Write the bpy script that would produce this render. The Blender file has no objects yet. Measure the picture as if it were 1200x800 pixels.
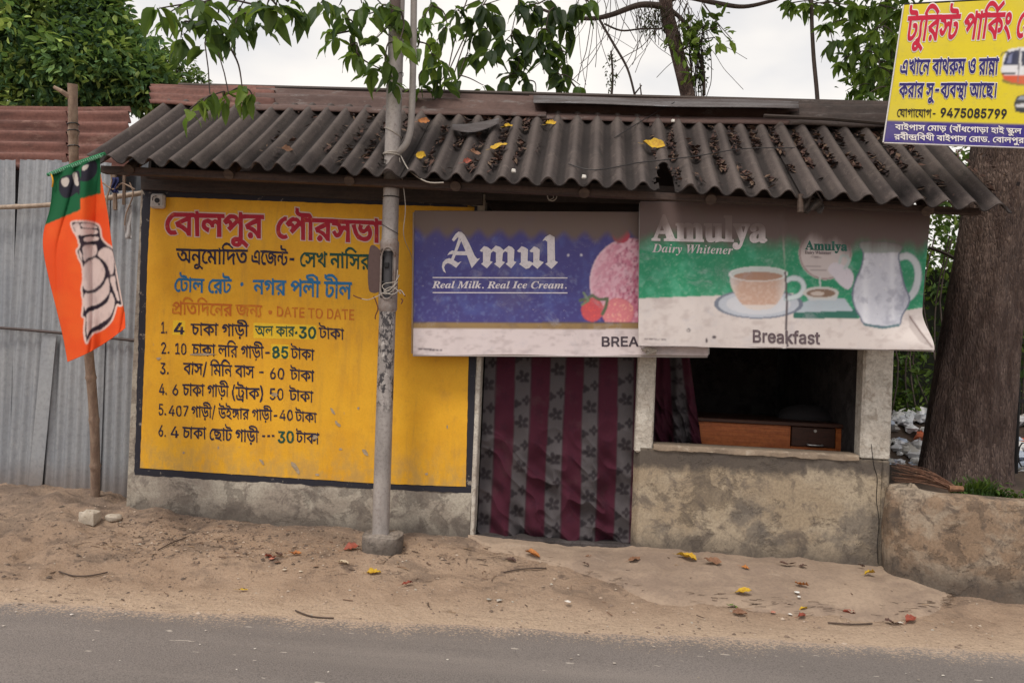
import bpy, math, random
import numpy as np
from mathutils import Vector, Matrix, Euler
from mathutils.geometry import delaunay_2d_cdt

# ------------------------------------------------------------------ camera, sky, sun, exposure
S = bpy.context.scene
COL = S.collection
CAM_POS = Vector((0.0, -5.05, 1.45))
FPX = 867.0                                    # focal length in pixels of a 1200 px wide picture
cam_data = bpy.data.cameras.new('camera')
cam_data.sensor_width = 36.0
cam_data.lens = FPX / 1200.0 * 36.0
cam_data.clip_start = 0.05
cam_data.clip_end = 2000.0
cam = bpy.data.objects.new('camera', cam_data)
COL.objects.link(cam)
CROT = Matrix.Rotation(0.10, 3, 'Z') @ Matrix.Rotation(math.pi / 2 + math.radians(0.7), 3, 'X') @ Matrix.Rotation(0.042, 3, 'Z')
cam.matrix_world = Matrix.Translation(CAM_POS) @ CROT.to_4x4()
S.camera = cam

SUN_EL, SUN_AZ = math.radians(60), math.radians(205)      # azimuth measured from +Y, clockwise
world = bpy.data.worlds.new('World')
S.world = world
world.use_nodes = True
wn = world.node_tree.nodes
wl = world.node_tree.links
wn.clear()
w_out = wn.new('ShaderNodeOutputWorld')
w_bg = wn.new('ShaderNodeBackground')
w_bg.inputs['Strength'].default_value = 0.12
sky = wn.new('ShaderNodeTexSky')
sky.sky_type = 'NISHITA'
sky.sun_disc = False
sky.sun_elevation = SUN_EL
sky.sun_rotation = SUN_AZ
sky.dust_density = 4.0
w_tc = wn.new('ShaderNodeTexCoord')
w_map = wn.new('ShaderNodeMapping')
w_map.inputs['Scale'].default_value = (1.0, 1.0, 2.2)
w_noise = wn.new('ShaderNodeTexNoise')
w_noise.inputs['Scale'].default_value = 1.7
w_noise.inputs['Detail'].default_value = 5.0
w_noise.inputs['Roughness'].default_value = 0.5
w_ramp = wn.new('ShaderNodeValToRGB')
w_ramp.color_ramp.elements[0].position = 0.42
w_ramp.color_ramp.elements[0].color = (0.52, 0.52, 0.52, 1)
w_ramp.color_ramp.elements[1].position = 0.60
w_ramp.color_ramp.elements[1].color = (1, 1, 1, 1)
w_mix = wn.new('ShaderNodeMix')
w_mix.data_type = 'RGBA'
w_mix.inputs[7].default_value = (6.55, 6.25, 5.9, 1)       # sunlit high cloud veil
wl.new(w_tc.outputs['Generated'], w_map.inputs['Vector'])
wl.new(w_map.outputs['Vector'], w_noise.inputs['Vector'])
wl.new(w_noise.outputs['Fac'], w_ramp.inputs['Fac'])
wl.new(w_ramp.outputs['Color'], w_mix.inputs[0])
wl.new(sky.outputs['Color'], w_mix.inputs[6])
wl.new(w_mix.outputs[2], w_bg.inputs['Color'])
wl.new(w_bg.outputs['Background'], w_out.inputs['Surface'])

sun_data = bpy.data.lights.new('sun', 'SUN')
sun_data.energy = 1.5
sun_data.angle = math.radians(14)
sun_data.color = (1.0, 0.93, 0.82)
sun = bpy.data.objects.new('sun', sun_data)
COL.objects.link(sun)
sd = Vector((math.sin(SUN_AZ) * math.cos(SUN_EL), math.cos(SUN_AZ) * math.cos(SUN_EL), math.sin(SUN_EL)))
sun.rotation_euler = sd.to_track_quat('Z', 'Y').to_euler()
sun.location = (0, -8, 12)

S.view_settings.view_transform = 'Standard'
S.view_settings.look = 'None'
S.view_settings.exposure = 0.42
S.view_settings.gamma = 1.0

random.seed(7)
RNG = np.random.default_rng(11)

# ------------------------------------------------------------------ survey: a picture pixel and a depth give a point in the place
def ray(px, py):
    return CROT @ Vector(((px - 600.0) / FPX, -(py - 400.0) / FPX, -1.0))

def at(px, py, Y=0.0):
    r = ray(px, py)
    return CAM_POS + r * ((Y - CAM_POS.y) / r.y)

def atz(px, py, Z):
    r = ray(px, py)
    return CAM_POS + r * ((Z - CAM_POS.z) / r.z)

MN = np.array([list(r) for r in CROT])
CN = np.array(list(CAM_POS))
def at_np(px, py, Y):
    px = np.asarray(px, float); py = np.asarray(py, float)
    d = np.stack([(px - 600) / FPX, -(py - 400) / FPX, -np.ones_like(px)], -1) @ MN.T
    t = (np.asarray(Y, float) - CN[1]) / d[..., 1]
    return CN + d * t[..., None]

# ------------------------------------------------------------------ objects
ORIGIN = {}
def link(o, label=None, cat=None, group=None, kind=None):
    COL.objects.link(o)
    if label: o['label'] = label
    if cat: o['category'] = cat
    if group: o['group'] = group
    if kind: o['kind'] = kind
    return o

def thing(name, loc, label, cat, group=None):
    o = bpy.data.objects.new(name, None)
    o.empty_display_size = 0.1
    o.location = loc
    link(o, label, cat, group)
    ORIGIN[o] = Vector(loc)
    return o

def make(name, verts, faces, mat, parent=None, smooth=False, label=None, cat=None, group=None, kind=None, origin=None, colors=None, sharp=None, mats=None, midx=None):
    """one mesh object; verts in world coordinates"""
    if parent is not None: org = ORIGIN[parent]
    elif origin is not None: org = Vector(origin)
    else: org = Vector((0, 0, 0))
    me = bpy.data.meshes.new(name)
    if isinstance(verts, np.ndarray): v = (verts - np.array(org)).tolist()
    else: v = [(a[0] - org.x, a[1] - org.y, a[2] - org.z) for a in verts]
    if isinstance(faces, np.ndarray): faces = faces.tolist()
    me.from_pydata(v, [], faces)
    if mats:
        for m in mats: me.materials.append(m)
        if midx is not None: me.polygons.foreach_set('material_index', midx)
    elif mat: me.materials.append(mat)
    if smooth:
        me.polygons.foreach_set('use_smooth', [True] * len(me.polygons))
        if sharp: me.set_sharp_from_angle(angle=math.radians(sharp))
    if colors is not None:
        ca = me.color_attributes.new('print', 'FLOAT_COLOR', 'POINT')
        c4 = np.ones((len(v), 4), np.float32); c4[:, :3] = colors
        ca.data.foreach_set('color', c4.ravel())
    me.update()
    o = bpy.data.objects.new(name, me)
    link(o, label, cat, group, kind)
    if parent is not None:
        o.parent = parent
        ORIGIN[o] = ORIGIN[parent]
    else:
        o.location = org
        ORIGIN[o] = org
    return o

def inst(src, name, parent, loc, rot, scale=1.0):
    """a light copy sharing mesh data; loc in world coordinates"""
    o = bpy.data.objects.new(name, src)
    COL.objects.link(o)
    o.parent = parent
    o.location = Vector(loc) - ORIGIN[parent]
    o.rotation_euler = rot
    o.scale = (scale,) * 3 if not hasattr(scale, '__len__') else scale
    return o

class MB:
    """collects shapes into one mesh"""
    def __init__(s): s.v = []; s.f = []
    def add(s, v, f):
        n = len(s.v); s.v += [tuple(p) for p in v]; s.f += [tuple(i + n for i in q) for q in f]; return s
    def box(s, a, b, bev=0.0, jit=0.0):
        x0, y0, z0 = a; x1, y1, z1 = b
        x0, x1 = min(x0, x1), max(x0, x1); y0, y1 = min(y0, y1), max(y0, y1); z0, z1 = min(z0, z1), max(z0, z1)
        if bev <= 0:
            v = [(x, y, z) for z in (z0, z1) for y in (y0, y1) for x in (x0, x1)]
            return s.add(v, [(0, 2, 3, 1), (4, 5, 7, 6), (0, 1, 5, 4), (2, 6, 7, 3), (0, 4, 6, 2), (1, 3, 7, 5)])
        b_ = min(bev, (x1 - x0) / 2.01, (y1 - y0) / 2.01, (z1 - z0) / 2.01)
        v = []; idx = {}
        for ix, (xo, sx) in enumerate(((x0, 1), (x1, -1))):
            for iy, (yo, sy) in enumerate(((y0, 1), (y1, -1))):
                for iz, (zo, sz) in enumerate(((z0, 1), (z1, -1))):
                    j = lambda: random.uniform(-jit, jit)
                    for k, p in enumerate(((xo, yo + sy * b_, zo + sz * b_), (xo + sx * b_, yo, zo + sz * b_), (xo + sx * b_, yo + sy * b_, zo))):
                        idx[ix, iy, iz, k] = len(v); v.append((p[0] + j(), p[1] + j(), p[2] + j()))
        f = []
        for ix in (0, 1): f.append([idx[ix, 0, 0, 0], idx[ix, 1, 0, 0], idx[ix, 1, 1, 0], idx[ix, 0, 1, 0]])
        for iy in (0, 1): f.append([idx[0, iy, 0, 1], idx[1, iy, 0, 1], idx[1, iy, 1, 1], idx[0, iy, 1, 1]])
        for iz in (0, 1): f.append([idx[0, 0, iz, 2], idx[1, 0, iz, 2], idx[1, 1, iz, 2], idx[0, 1, iz, 2]])
        for ix in (0, 1):
            for iy in (0, 1): f.append([idx[ix, iy, 0, 0], idx[ix, iy, 1, 0], idx[ix, iy, 1, 1], idx[ix, iy, 0, 1]])
        for ix in (0, 1):
            for iz in (0, 1): f.append([idx[ix, 0, iz, 0], idx[ix, 1, iz, 0], idx[ix, 1, iz, 2], idx[ix, 0, iz, 2]])
        for iy in (0, 1):
            for iz in (0, 1): f.append([idx[0, iy, iz, 1], idx[1, iy, iz, 1], idx[1, iy, iz, 2], idx[0, iy, iz, 2]])
        for ix in (0, 1):
            for iy in (0, 1):
                for iz in (0, 1): f.append([idx[ix, iy, iz, k] for k in range(3)])
        c = Vector(((x0 + x1) / 2, (y0 + y1) / 2, (z0 + z1) / 2))
        g = []
        for q in f:
            p = [Vector(v[i]) for i in q]
            n = (p[1] - p[0]).cross(p[2] - p[0])
            g.append(q if n.dot(p[0] - c) > 0 else q[::-1])
        return s.add(v, g)
    def tube(s, pts, r, n=8, caps=True):
        pts = [Vector(p) for p in pts]
        rs = r if hasattr(r, '__len__') else [r] * len(pts)
        v = []; f = []
        up = None
        for i, p in enumerate(pts):
            d = (pts[min(i + 1, len(pts) - 1)] - pts[max(i - 1, 0)]).normalized()
            if up is None:
                up = Vector((0, 0, 1)) if abs(d.z) < .9 else Vector((1, 0, 0))
            a = d.cross(up).normalized(); b = a.cross(d).normalized(); up = b
            for k in range(n):
                t = 2 * math.pi * k / n
                v.append(p + a * (rs[i] * math.cos(t)) + b * (rs[i] * math.sin(t)))
        for i in range(len(pts) - 1):
            for k in range(n):
                f.append((i * n + k, i * n + (k + 1) % n, (i + 1) * n + (k + 1) % n, (i + 1) * n + k))
        if caps:
            f.append(tuple(range(n))[::-1]); f.append(tuple((len(pts) - 1) * n + k for k in range(n)))
        return s.add(v, f)
    def build(s, name, mat, parent=None, **k): return make(name, s.v, s.f, mat, parent, **k)

def curve_pts(pts, n=6):
    """Catmull-Rom through points"""
    P = [Vector(p) for p in pts]; out = []
    for i in range(len(P) - 1):
        a, b, c, d = P[max(i - 1, 0)], P[i], P[i + 1], P[min(i + 2, len(P) - 1)]
        for k in range(n):
            t = k / n
            out.append(.5 * ((2 * b) + (c - a) * t + (2 * a - 5 * b + 4 * c - d) * t * t + (3 * b - a - 3 * c + d) * t ** 3))
    out.append(P[-1]); return out

def grid_faces(nu, nv, off=0):
    a = np.arange(nu - 1)[:, None] * nv + np.arange(nv - 1)[None, :]
    a = a.ravel() + off
    return np.stack([a, a + nv, a + nv + 1, a + 1], -1)

def sheet(P, thick, name, mat, parent=None, **k):
    """closed thin sheet from an (nu,nv,3) grid of points; thickness along -normal (vector array or fixed vector)"""
    nu, nv = P.shape[:2]
    du = np.gradient(P, axis=0); dv = np.gradient(P, axis=1)
    N = np.cross(du, dv); N /= np.linalg.norm(N, axis=-1, keepdims=True) + 1e-12
    Q = P - N * thick
    V = np.concatenate([P.reshape(-1, 3), Q.reshape(-1, 3)])
    F1 = grid_faces(nu, nv); m = nu * nv
    F2 = F1[:, ::-1] + m
    e = []
    ring = [i * nv for i in range(nu)] + [(nu - 1) * nv + j for j in range(1, nv)] + [i * nv + nv - 1 for i in range(nu - 2, -1, -1)] + [j for j in range(nv - 2, 0, -1)]
    for a, b in zip(ring, ring[1:] + ring[:1]): e.append([b, a, a + m, b + m])
    F = np.concatenate([F1, F2, np.array(e)])
    if 'colors' in k and k['colors'] is not None: k['colors'] = np.concatenate([k['colors'], k['colors']])
    return make(name, V, F, mat, parent, **k)

# smooth value noise in numpy
def vnoise(x, y, seed=0):
    x = np.asarray(x, float); y = np.asarray(y, float)
    xi = np.floor(x).astype(np.int64); yi = np.floor(y).astype(np.int64)
    xf = x - xi; yf = y - yi
    xf = xf * xf * (3 - 2 * xf); yf = yf * yf * (3 - 2 * yf)
    def h(a, b):
        n = (a * 374761393 + b * 668265263 + seed * 1442695041) & 0xffffffff
        n = ((n ^ (n >> 13)) * 1274126177) & 0xffffffff
        return ((n ^ (n >> 16)) & 0xffff) / 65535.0
    return (h(xi, yi) * (1 - xf) + h(xi + 1, yi) * xf) * (1 - yf) + (h(xi, yi + 1) * (1 - xf) + h(xi + 1, yi + 1) * xf) * yf
def fbm(x, y, o=4, seed=0):
    s = 0; a = .5; t = 0
    for k in range(o):
        s = s + a * vnoise(np.asarray(x) * 2 ** k, np.asarray(y) * 2 ** k, seed + k); t += a; a *= .55
    return s / t
def sm(a, b, x):
    t = np.clip((np.asarray(x, float) - a) / (b - a), 0, 1); return t * t * (3 - 2 * t)

def blur(C, n=1):
    for _ in range(n):
        for ax in (0, 1):
            A_ = np.concatenate([np.take(C, [0], ax), C, np.take(C, [-1], ax)], ax)
            m = C.shape[ax]
            C = (np.take(A_, range(0, m), ax) + 2 * np.take(A_, range(1, m + 1), ax) + np.take(A_, range(2, m + 2), ax)) / 4
    return C

def rgb(r, g, b):
    return tuple(((c / 255) / 12.92 if c / 255 <= .04045 else ((c / 255 + .055) / 1.055) ** 2.4) for c in (r, g, b))

# ------------------------------------------------------------------ materials
class NT:
    """small helper round a node tree"""
    def __init__(s, name):
        s.m = bpy.data.materials.new(name); s.m.use_nodes = True
        s.n = s.m.node_tree.nodes; s.l = s.m.node_tree.links; s.n.clear()
        s.out = s.n.new('ShaderNodeOutputMaterial')
        s.b = s.n.new('ShaderNodeBsdfPrincipled')
        s.l.new(s.b.outputs[0], s.out.inputs[0])
        s.geo = s.n.new('ShaderNodeNewGeometry')
        s.pos = s.geo.outputs['Position']
        s.b.inputs['Specular IOR Level'].default_value = 0.3
    def vec(s, scale=(1, 1, 1), loc=(0, 0, 0), rot=(0, 0, 0), src=None):
        m = s.n.new('ShaderNodeMapping'); m.inputs['Scale'].default_value = scale; m.inputs['Location'].default_value = loc; m.inputs['Rotation'].default_value = rot
        s.l.new(src or s.pos, m.inputs['Vector']); return m.outputs[0]
    def noise(s, scale, detail=4, rough=.6, vec=None, dist=0.0):
        t = s.n.new('ShaderNodeTexNoise'); t.inputs['Scale'].default_value = scale; t.inputs['Detail'].default_value = detail
        t.inputs['Roughness'].default_value = rough; t.inputs['Distortion'].default_value = dist
        s.l.new(vec or s.pos, t.inputs['Vector']); return t.outputs['Fac']
    def voro(s, scale, vec=None, feat='F1', rnd=1.0):
        t = s.n.new('ShaderNodeTexVoronoi'); t.feature = feat; t.inputs['Scale'].default_value = scale; t.inputs['Randomness'].default_value = rnd
        s.l.new(vec or s.pos, t.inputs['Vector']); return t.outputs['Distance']
    def ramp(s, fac, a, b, ca=0.0, cb=1.0):
        """smooth map of fac from [a,b] to [ca,cb]"""
        r = s.n.new('ShaderNodeMapRange'); r.interpolation_type = 'SMOOTHSTEP'
        for k, v in zip(('From Min', 'From Max', 'To Min', 'To Max'), (a, b, ca, cb)): r.inputs[k].default_value = v
        s.l.new(fac, r.inputs['Value']); return r.outputs[0]
    def math(s, op, a, b=None, c=None):
        m = s.n.new('ShaderNodeMath'); m.operation = op
        for i, x in enumerate((a, b, c)):
            if x is None: continue
            if isinstance(x, (int, float)): m.inputs[i].default_value = x
            else: s.l.new(x, m.inputs[i])
        return m.outputs[0]
    def mix(s, fac, a, b, mode='MIX'):
        m = s.n.new('ShaderNodeMix'); m.data_type = 'RGBA'; m.blend_type = mode
        for i, x in ((0, fac), (6, a), (7, b)):
            if isinstance(x, (int, float)): m.inputs[i].default_value = x
            elif isinstance(x, tuple): m.inputs[i].default_value = (*x[:3], 1)
            else: s.l.new(x, m.inputs[i])
        return m.outputs[2]
    def sep(s, v=None):
        m = s.n.new('ShaderNodeSeparateXYZ'); s.l.new(v or s.pos, m.inputs[0]); return m.outputs
    def bump(s, h, dist=.01, strength=.5, prev=None):
        b = s.n.new('ShaderNodeBump'); b.inputs['Distance'].default_value = dist; b.inputs['Strength'].default_value = strength
        s.l.new(h, b.inputs['Height'])
        if prev: s.l.new(prev, b.inputs['Normal'])
        return b.outputs[0]
    def attr(s, name='print'):
        a = s.n.new('ShaderNodeAttribute'); a.attribute_name = name; return a.outputs['Color']
    def rand(s):
        a = s.n.new('ShaderNodeObjectInfo'); return a.outputs['Random']
    def done(s, col=None, rough=.8, metal=0.0, normal=None):
        for sock, x in (('Base Color', col), ('Roughness', rough), ('Metallic', metal)):
            if x is None: continue
            if isinstance(x, (int, float)): s.b.inputs[sock].default_value = x
            elif isinstance(x, tuple): s.b.inputs[sock].default_value = (*x[:3], 1)
            else: s.l.new(x, s.b.inputs[sock])
        if normal: s.l.new(normal, s.b.inputs['Normal'])
        return s.m

def worn(name, c1, c2, c3=None, scale=3.0, fine=40.0, rough=.85, bump=.004, bs=.5, stretch=(1, 1, 1), metal=0.0, spots=None, lo=.35, hi=.65):
    t = NT(name); v = t.vec(stretch)
    n1 = t.noise(scale, 6, .62, v); n2 = t.noise(fine, 5, .65, v)
    col = t.mix(t.ramp(n1, lo, hi), c1, c2)
    if c3: col = t.mix(t.ramp(t.noise(scale * 2.3, 6, .7, t.vec(stretch, (5, 3, 7)), .6), .55, .68), col, c3)
    col = t.mix(t.ramp(n2, .3, .7, 0, .35), col, t.mix(.5, col, (0, 0, 0)))
    if spots: col = t.mix(t.ramp(t.voro(spots[0]), spots[1], spots[1] + .04, 1, 0), col, spots[2])
    return t.done(col, rough, metal, t.bump(n2, bump, bs))

def flat(name, c, rough=.7, metal=0.0, fine=60, amt=.25):
    t = NT(name); n = t.noise(fine, 4, .6)
    col = t.mix(t.ramp(n, .3, .75, 0, amt), c, t.mix(.6, c, (0, 0, 0)))
    return t.done(col, rough, metal, t.bump(n, .002, .2))

# ---- ground, road
def road_edge(x): return -1.35 + (x + 3.0) * 0.079
M = {}
t = NT('dirt')
n1 = t.noise(1.3, 7, .62); n2 = t.noise(9, 7, .7); n3 = t.noise(60, 4, .7)
xyz = t.sep()
e = t.math('SUBTRACT', xyz[1], t.math('MULTIPLY_ADD', xyz[0], .079, -1.113))
e2 = t.math('ADD', e, t.math('MULTIPLY', n1, .35))
c = t.mix(t.ramp(n1, .35, .65), (.42, .305, .222), (.33, .232, .165))
c = t.mix(t.ramp(e2, .1, .55, 1, 0), c, (.54, .41, .305))
c = t.mix(t.math('MULTIPLY', t.ramp(t.noise(3.2, 8, .7, t.vec((.8, 1.6, 1))), .47, .62), t.ramp(e2, .35, .75, 0, .8)), c, (.21, .155, .118))
c = t.mix(t.math('MULTIPLY', t.ramp(n2, .52, .66), t.ramp(e2, .45, .85)), c, (.155, .11, .085))
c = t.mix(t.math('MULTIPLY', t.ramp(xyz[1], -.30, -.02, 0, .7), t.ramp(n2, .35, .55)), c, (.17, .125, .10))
c = t.mix(t.ramp(n3, .35, .75, 0, .40), c, (.21, .155, .12))
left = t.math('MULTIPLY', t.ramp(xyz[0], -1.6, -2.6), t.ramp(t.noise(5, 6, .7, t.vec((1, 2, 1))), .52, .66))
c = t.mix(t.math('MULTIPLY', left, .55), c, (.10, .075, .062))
streak = t.ramp(t.noise(6, 5, .6, t.vec((.35, 3.2, 1), rot=(0, 0, -.08))), .56, .68)
c = t.mix(t.math('MULTIPLY', streak, t.ramp(e2, .15, .5, .35, .0)), c, (.22, .16, .12))
c = t.mix(t.ramp(t.voro(120), .05, .22, .5, 0), c, (.13, .095, .075))
M['dirt'] = t.done(c, .95, 0, t.bump(n3, .010, .8, t.bump(n2, .05, .8)))

t = NT('road_asphalt')
n1 = t.noise(1.2, 5, .6, t.vec((.4, 1, 1))); n3 = t.noise(140, 3, .8); n4 = t.voro(170)
xyz = t.sep()
e = t.math('SUBTRACT', xyz[1], t.math('MULTIPLY_ADD', xyz[0], .079, -1.113))
c = t.mix(t.ramp(n1, .3, .7), (.195, .172, .162), (.24, .212, .200))
c = t.mix(t.ramp(n3, .42, .66, 0, .75), c, (.085, .077, .074))
c = t.mix(t.ramp(n4, .0, .28, .35, 0), c, (.34, .31, .29))
c = t.mix(t.ramp(t.noise(9, 3, .5, t.vec((1, 3, 1))), .70, .73, 0, .8), c, (.5, .45, .40))
n5 = t.noise(75, 4, .75)
grain = t.math('ADD', t.math('ADD', e, t.math('MULTIPLY', n5, 1.1)), t.math('MULTIPLY', t.noise(3, 6, .65, t.vec((1, .6, 1))), .34))
c = t.mix(t.ramp(t.noise(.9, 6, .6, t.vec((.25, 2.2, 1))), .45, .7, 0, .35), c, (.30, .265, .24))
c = t.mix(t.ramp(t.voro(3.1, t.vec((1, 1.4, 1)), 'DISTANCE_TO_EDGE'), .004, .012, .0, 0), c, (.06, .055, .05))
c = t.mix(t.ramp(grain, .50, .72), c, (.48, .365, .275))
M['road'] = t.done(c, .88, 0, t.bump(n3, .005, .8))

def ground_h(x, y):
    ye = -1.35 + (x + 3.0) * 0.079
    tt = sm(0.05, 1.0, (y - ye) / np.maximum(-ye, .3))
    h = .012 + .138 * tt
    left = sm(-2.6, -3.4, x)
    h = h + left * .07 * sm(-.7, .2, y)
    rough = (fbm(x * 2.1, y * 2.1, 4, 3) - .5) * .06 + (fbm(x * 9, y * 9, 3, 9) - .5) * .030 - .014 * sm(.62, .8, vnoise(x * 5.3, y * 6.1, 33))
    rough = rough * sm(-.05, .45, (y - ye))
    h = h + rough * (1 + left * 1.2)
    # dirt banked against the painted wall
    h = h + .03 * sm(-.35, -.02, y) * sm(-.6, -1.2, x) * (.4 + fbm(x * 3, y, 2, 5))
    # doorstep and slab area is a little flatter and higher
    far = sm(1.5, 4, np.abs(y + 0) - 1)
    h = h - sm(-1.6, -2.6, y) * .03
    return h * (1 - far) + 0.0 * far
xs = np.concatenate([[-400, -150, -60, -25, -12, -8], np.arange(-5.6, 4.2, .035), [5, 6.5, 9, 14, 25, 60, 150, 400]])
ys = np.concatenate([[-400, -120, -40, -15, -8, -5, -3.5, -2.5], np.arange(-1.9, .75, .03), [1, 1.5, 2.2, 3, 4, 6, 9, 15, 40, 120, 400]])
X, Y = np.meshgrid(xs, ys, indexing='ij')
Z = ground_h(X, Y)
inside = (X > -3.1) & (X < 1.95) & (Y > .05) & (Y < 2.4)
Z = np.where(inside, .08, Z)
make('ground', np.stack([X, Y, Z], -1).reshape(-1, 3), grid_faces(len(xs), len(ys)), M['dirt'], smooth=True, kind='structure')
def gz(x, y): return float(ground_h(np.array(x, float), np.array(y, float)))

xs = np.concatenate([[-300, -100, -40, -15, -8], np.arange(-5.6, 4.6, .05), [6, 9, 15, 40, 100, 300]])
V = []; 
for x in xs:
    ye = road_edge(x) + (float(fbm(x * 3.1, 0, 4, 2)) - .5) * .10 if abs(x) < 8 else road_edge(x)
    for k, yy in enumerate((ye, ye - .12, ye - .5, ye - 1.5, ye - 3.2, ye - 6.4)):
        V.append((x, yy, (.006, .019, .026, .045, .06, .02)[k]))
V = np.array(V)
make('road', V, grid_faces(len(xs), 6)[:, ::-1], M['road'], smooth=True, kind='structure')

# cement apron in front of the door, worn and sandy
t = NT('cement_apron')
n1 = t.noise(2.2, 6, .65); n2 = t.noise(50, 5, .7)
c = t.mix(t.ramp(n1, .38, .62), (.37, .28, .212), (.29, .217, .166))
c = t.mix(t.ramp(t.noise(3.2, 8, .7, t.vec((.8, 1.6, 1))), .47, .62, 0, .5), c, (.21, .155, .125))
c = t.mix(t.ramp(t.noise(7, 6, .7, t.vec((.5, 2, 1))), .6, .72, 0, .5), c, (.44, .36, .29))
c = t.mix(t.ramp(n2, .4, .75, 0, .4), c, (.14, .11, .09))
M['apron'] = t.done(c, .93, 0, t.bump(n2, .004, .5, t.bump(t.noise(8, 5, .6), .012, .4)))
edge_px = [(548, 640), (600, 655), (690, 672), (770, 692), (860, 702), (960, 712), (1060, 714), (1108, 708), (1116, 694), (1104, 682)]
lower = [atz(x, y, .10) for x, y in edge_px]
upper = []
for k, p in enumerate(lower):
    upper.append(Vector((min(max(p.x * 1.0, -.78), 2.3), 0.03 if p.x < 1.95 else .1, .165)))
upper[0].x = -.76
P = []
lc = curve_pts(lower, 14); uc = curve_pts(upper, 14)
for a, b in zip(lc, uc):
    row = []
    for k in range(15):
        s = k / 14
        p = a.lerp(b, s)
        jag = (float(fbm(p.x * 7, 3, 3, 4)) - .5) * .06 * (1 - s)
        g = gz(p.x, p.y)
        z = g + .014 * float(sm(0, .12, s)) - .02 * (1 - float(sm(0, .05, s))) + .004
        z = max(z, .0) + (float(fbm(p.x * 4, p.y * 4, 3, 8)) - .5) * .012
        row.append((p.x, p.y + jag, z))
    P.append(row)
P = np.array(P)
make("cement_apron", P.reshape(-1, 3), grid_faces(P.shape[0], P.shape[1]), M['apron'], smooth=True, kind='structure')

# ---- materials of the stall
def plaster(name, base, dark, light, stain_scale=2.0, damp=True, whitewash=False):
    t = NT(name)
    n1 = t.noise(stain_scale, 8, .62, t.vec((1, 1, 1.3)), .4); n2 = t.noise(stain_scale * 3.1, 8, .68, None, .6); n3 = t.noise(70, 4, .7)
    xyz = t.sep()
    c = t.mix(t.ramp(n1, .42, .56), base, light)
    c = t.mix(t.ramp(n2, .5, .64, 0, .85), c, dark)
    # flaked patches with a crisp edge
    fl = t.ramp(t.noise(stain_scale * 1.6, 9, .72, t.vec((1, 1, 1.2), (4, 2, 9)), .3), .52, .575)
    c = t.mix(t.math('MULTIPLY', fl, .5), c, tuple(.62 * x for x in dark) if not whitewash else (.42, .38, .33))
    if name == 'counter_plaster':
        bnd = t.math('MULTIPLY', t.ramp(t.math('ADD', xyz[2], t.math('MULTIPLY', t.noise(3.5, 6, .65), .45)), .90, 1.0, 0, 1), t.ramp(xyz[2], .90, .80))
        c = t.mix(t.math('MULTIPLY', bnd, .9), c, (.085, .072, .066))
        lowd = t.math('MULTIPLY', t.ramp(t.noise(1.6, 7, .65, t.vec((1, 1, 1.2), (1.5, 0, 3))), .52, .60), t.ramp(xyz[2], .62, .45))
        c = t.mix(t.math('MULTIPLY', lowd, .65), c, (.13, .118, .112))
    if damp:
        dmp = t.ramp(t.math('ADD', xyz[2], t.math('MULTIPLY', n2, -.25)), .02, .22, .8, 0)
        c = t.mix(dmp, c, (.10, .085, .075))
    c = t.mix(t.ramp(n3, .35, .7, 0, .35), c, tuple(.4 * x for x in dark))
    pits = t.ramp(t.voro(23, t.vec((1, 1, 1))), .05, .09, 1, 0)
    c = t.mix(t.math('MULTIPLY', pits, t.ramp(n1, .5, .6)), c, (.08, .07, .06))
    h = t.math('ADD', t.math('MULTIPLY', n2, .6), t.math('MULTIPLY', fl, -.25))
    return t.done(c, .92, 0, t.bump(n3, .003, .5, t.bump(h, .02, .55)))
M['plaster'] = plaster('lower_wall_plaster', (.33, .285, .24), (.19, .16, .14), (.43, .39, .33), 2.2)
M['plaster_counter'] = plaster('counter_plaster', (.37, .295, .21), (.165, .135, .112), (.45, .375, .28), 1.9)
M['whitewash'] = plaster('whitewash', (.55, .50, .44), (.36, .31, .26), (.62, .58, .52), 5, False, True)
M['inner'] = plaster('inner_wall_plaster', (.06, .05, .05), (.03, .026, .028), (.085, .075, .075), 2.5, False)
M['planter'] = plaster('planter_plaster', (.29, .205, .142), (.125, .098, .082), (.38, .31, .24), 3.2)

t = NT('yellow_paint')
n1 = t.noise(1.6, 7, .68); n2 = t.noise(11, 7, .74, t.vec((1, 1, .6))); n3 = t.noise(80, 4, .7)
xyz = t.sep()
c = t.mix(t.ramp(n1, .35, .7), (.80, .425, .026), (.70, .34, .018))
c = t.mix(t.ramp(n2, .52, .72, 0, .65), c, (.58, .29, .035))
c = t.mix(t.ramp(t.noise(5, 6, .7, t.vec((1, 1, 1), (8, 1, 2))), .62, .75, 0, .5), c, (.80, .50, .06))
low = t.ramp(xyz[2], .62, .9, 1, .25)
chip = t.ramp(t.voro(7.5, t.vec((1.0, 1, .55), (2.3, .4, 1))), .035, .06, 1, 0)
chip = t.math('MULTIPLY', t.math('MULTIPLY', chip, low), t.ramp(n2, .45, .5))
scr = t.ramp(t.noise(7, 8, .78, t.vec((1.6, 1, .9), (1, 3, 5)), .8), .685, .70, 0, .9)
c = t.mix(t.math('MAXIMUM', chip, t.math('MULTIPLY', scr, low)), c, (.30, .25, .22))
c = t.mix(t.ramp(n3, .4, .8, 0, .2), c, (.35, .17, .02))
c = t.mix(t.ramp(t.noise(2.5, 6, .7, t.vec((4, 1, .45))), .50, .72, 0, .42), c, (.45, .235, .045))
c = t.mix(t.math('MULTIPLY', t.ramp(xyz[2], .9, .45), t.ramp(n2, .38, .6, 0, .55)), c, (.42, .29, .12))
M['yellow'] = t.done(c, .62, 0, t.bump(n2, .004, .4, t.bump(n1, .03, .3)))

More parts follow.
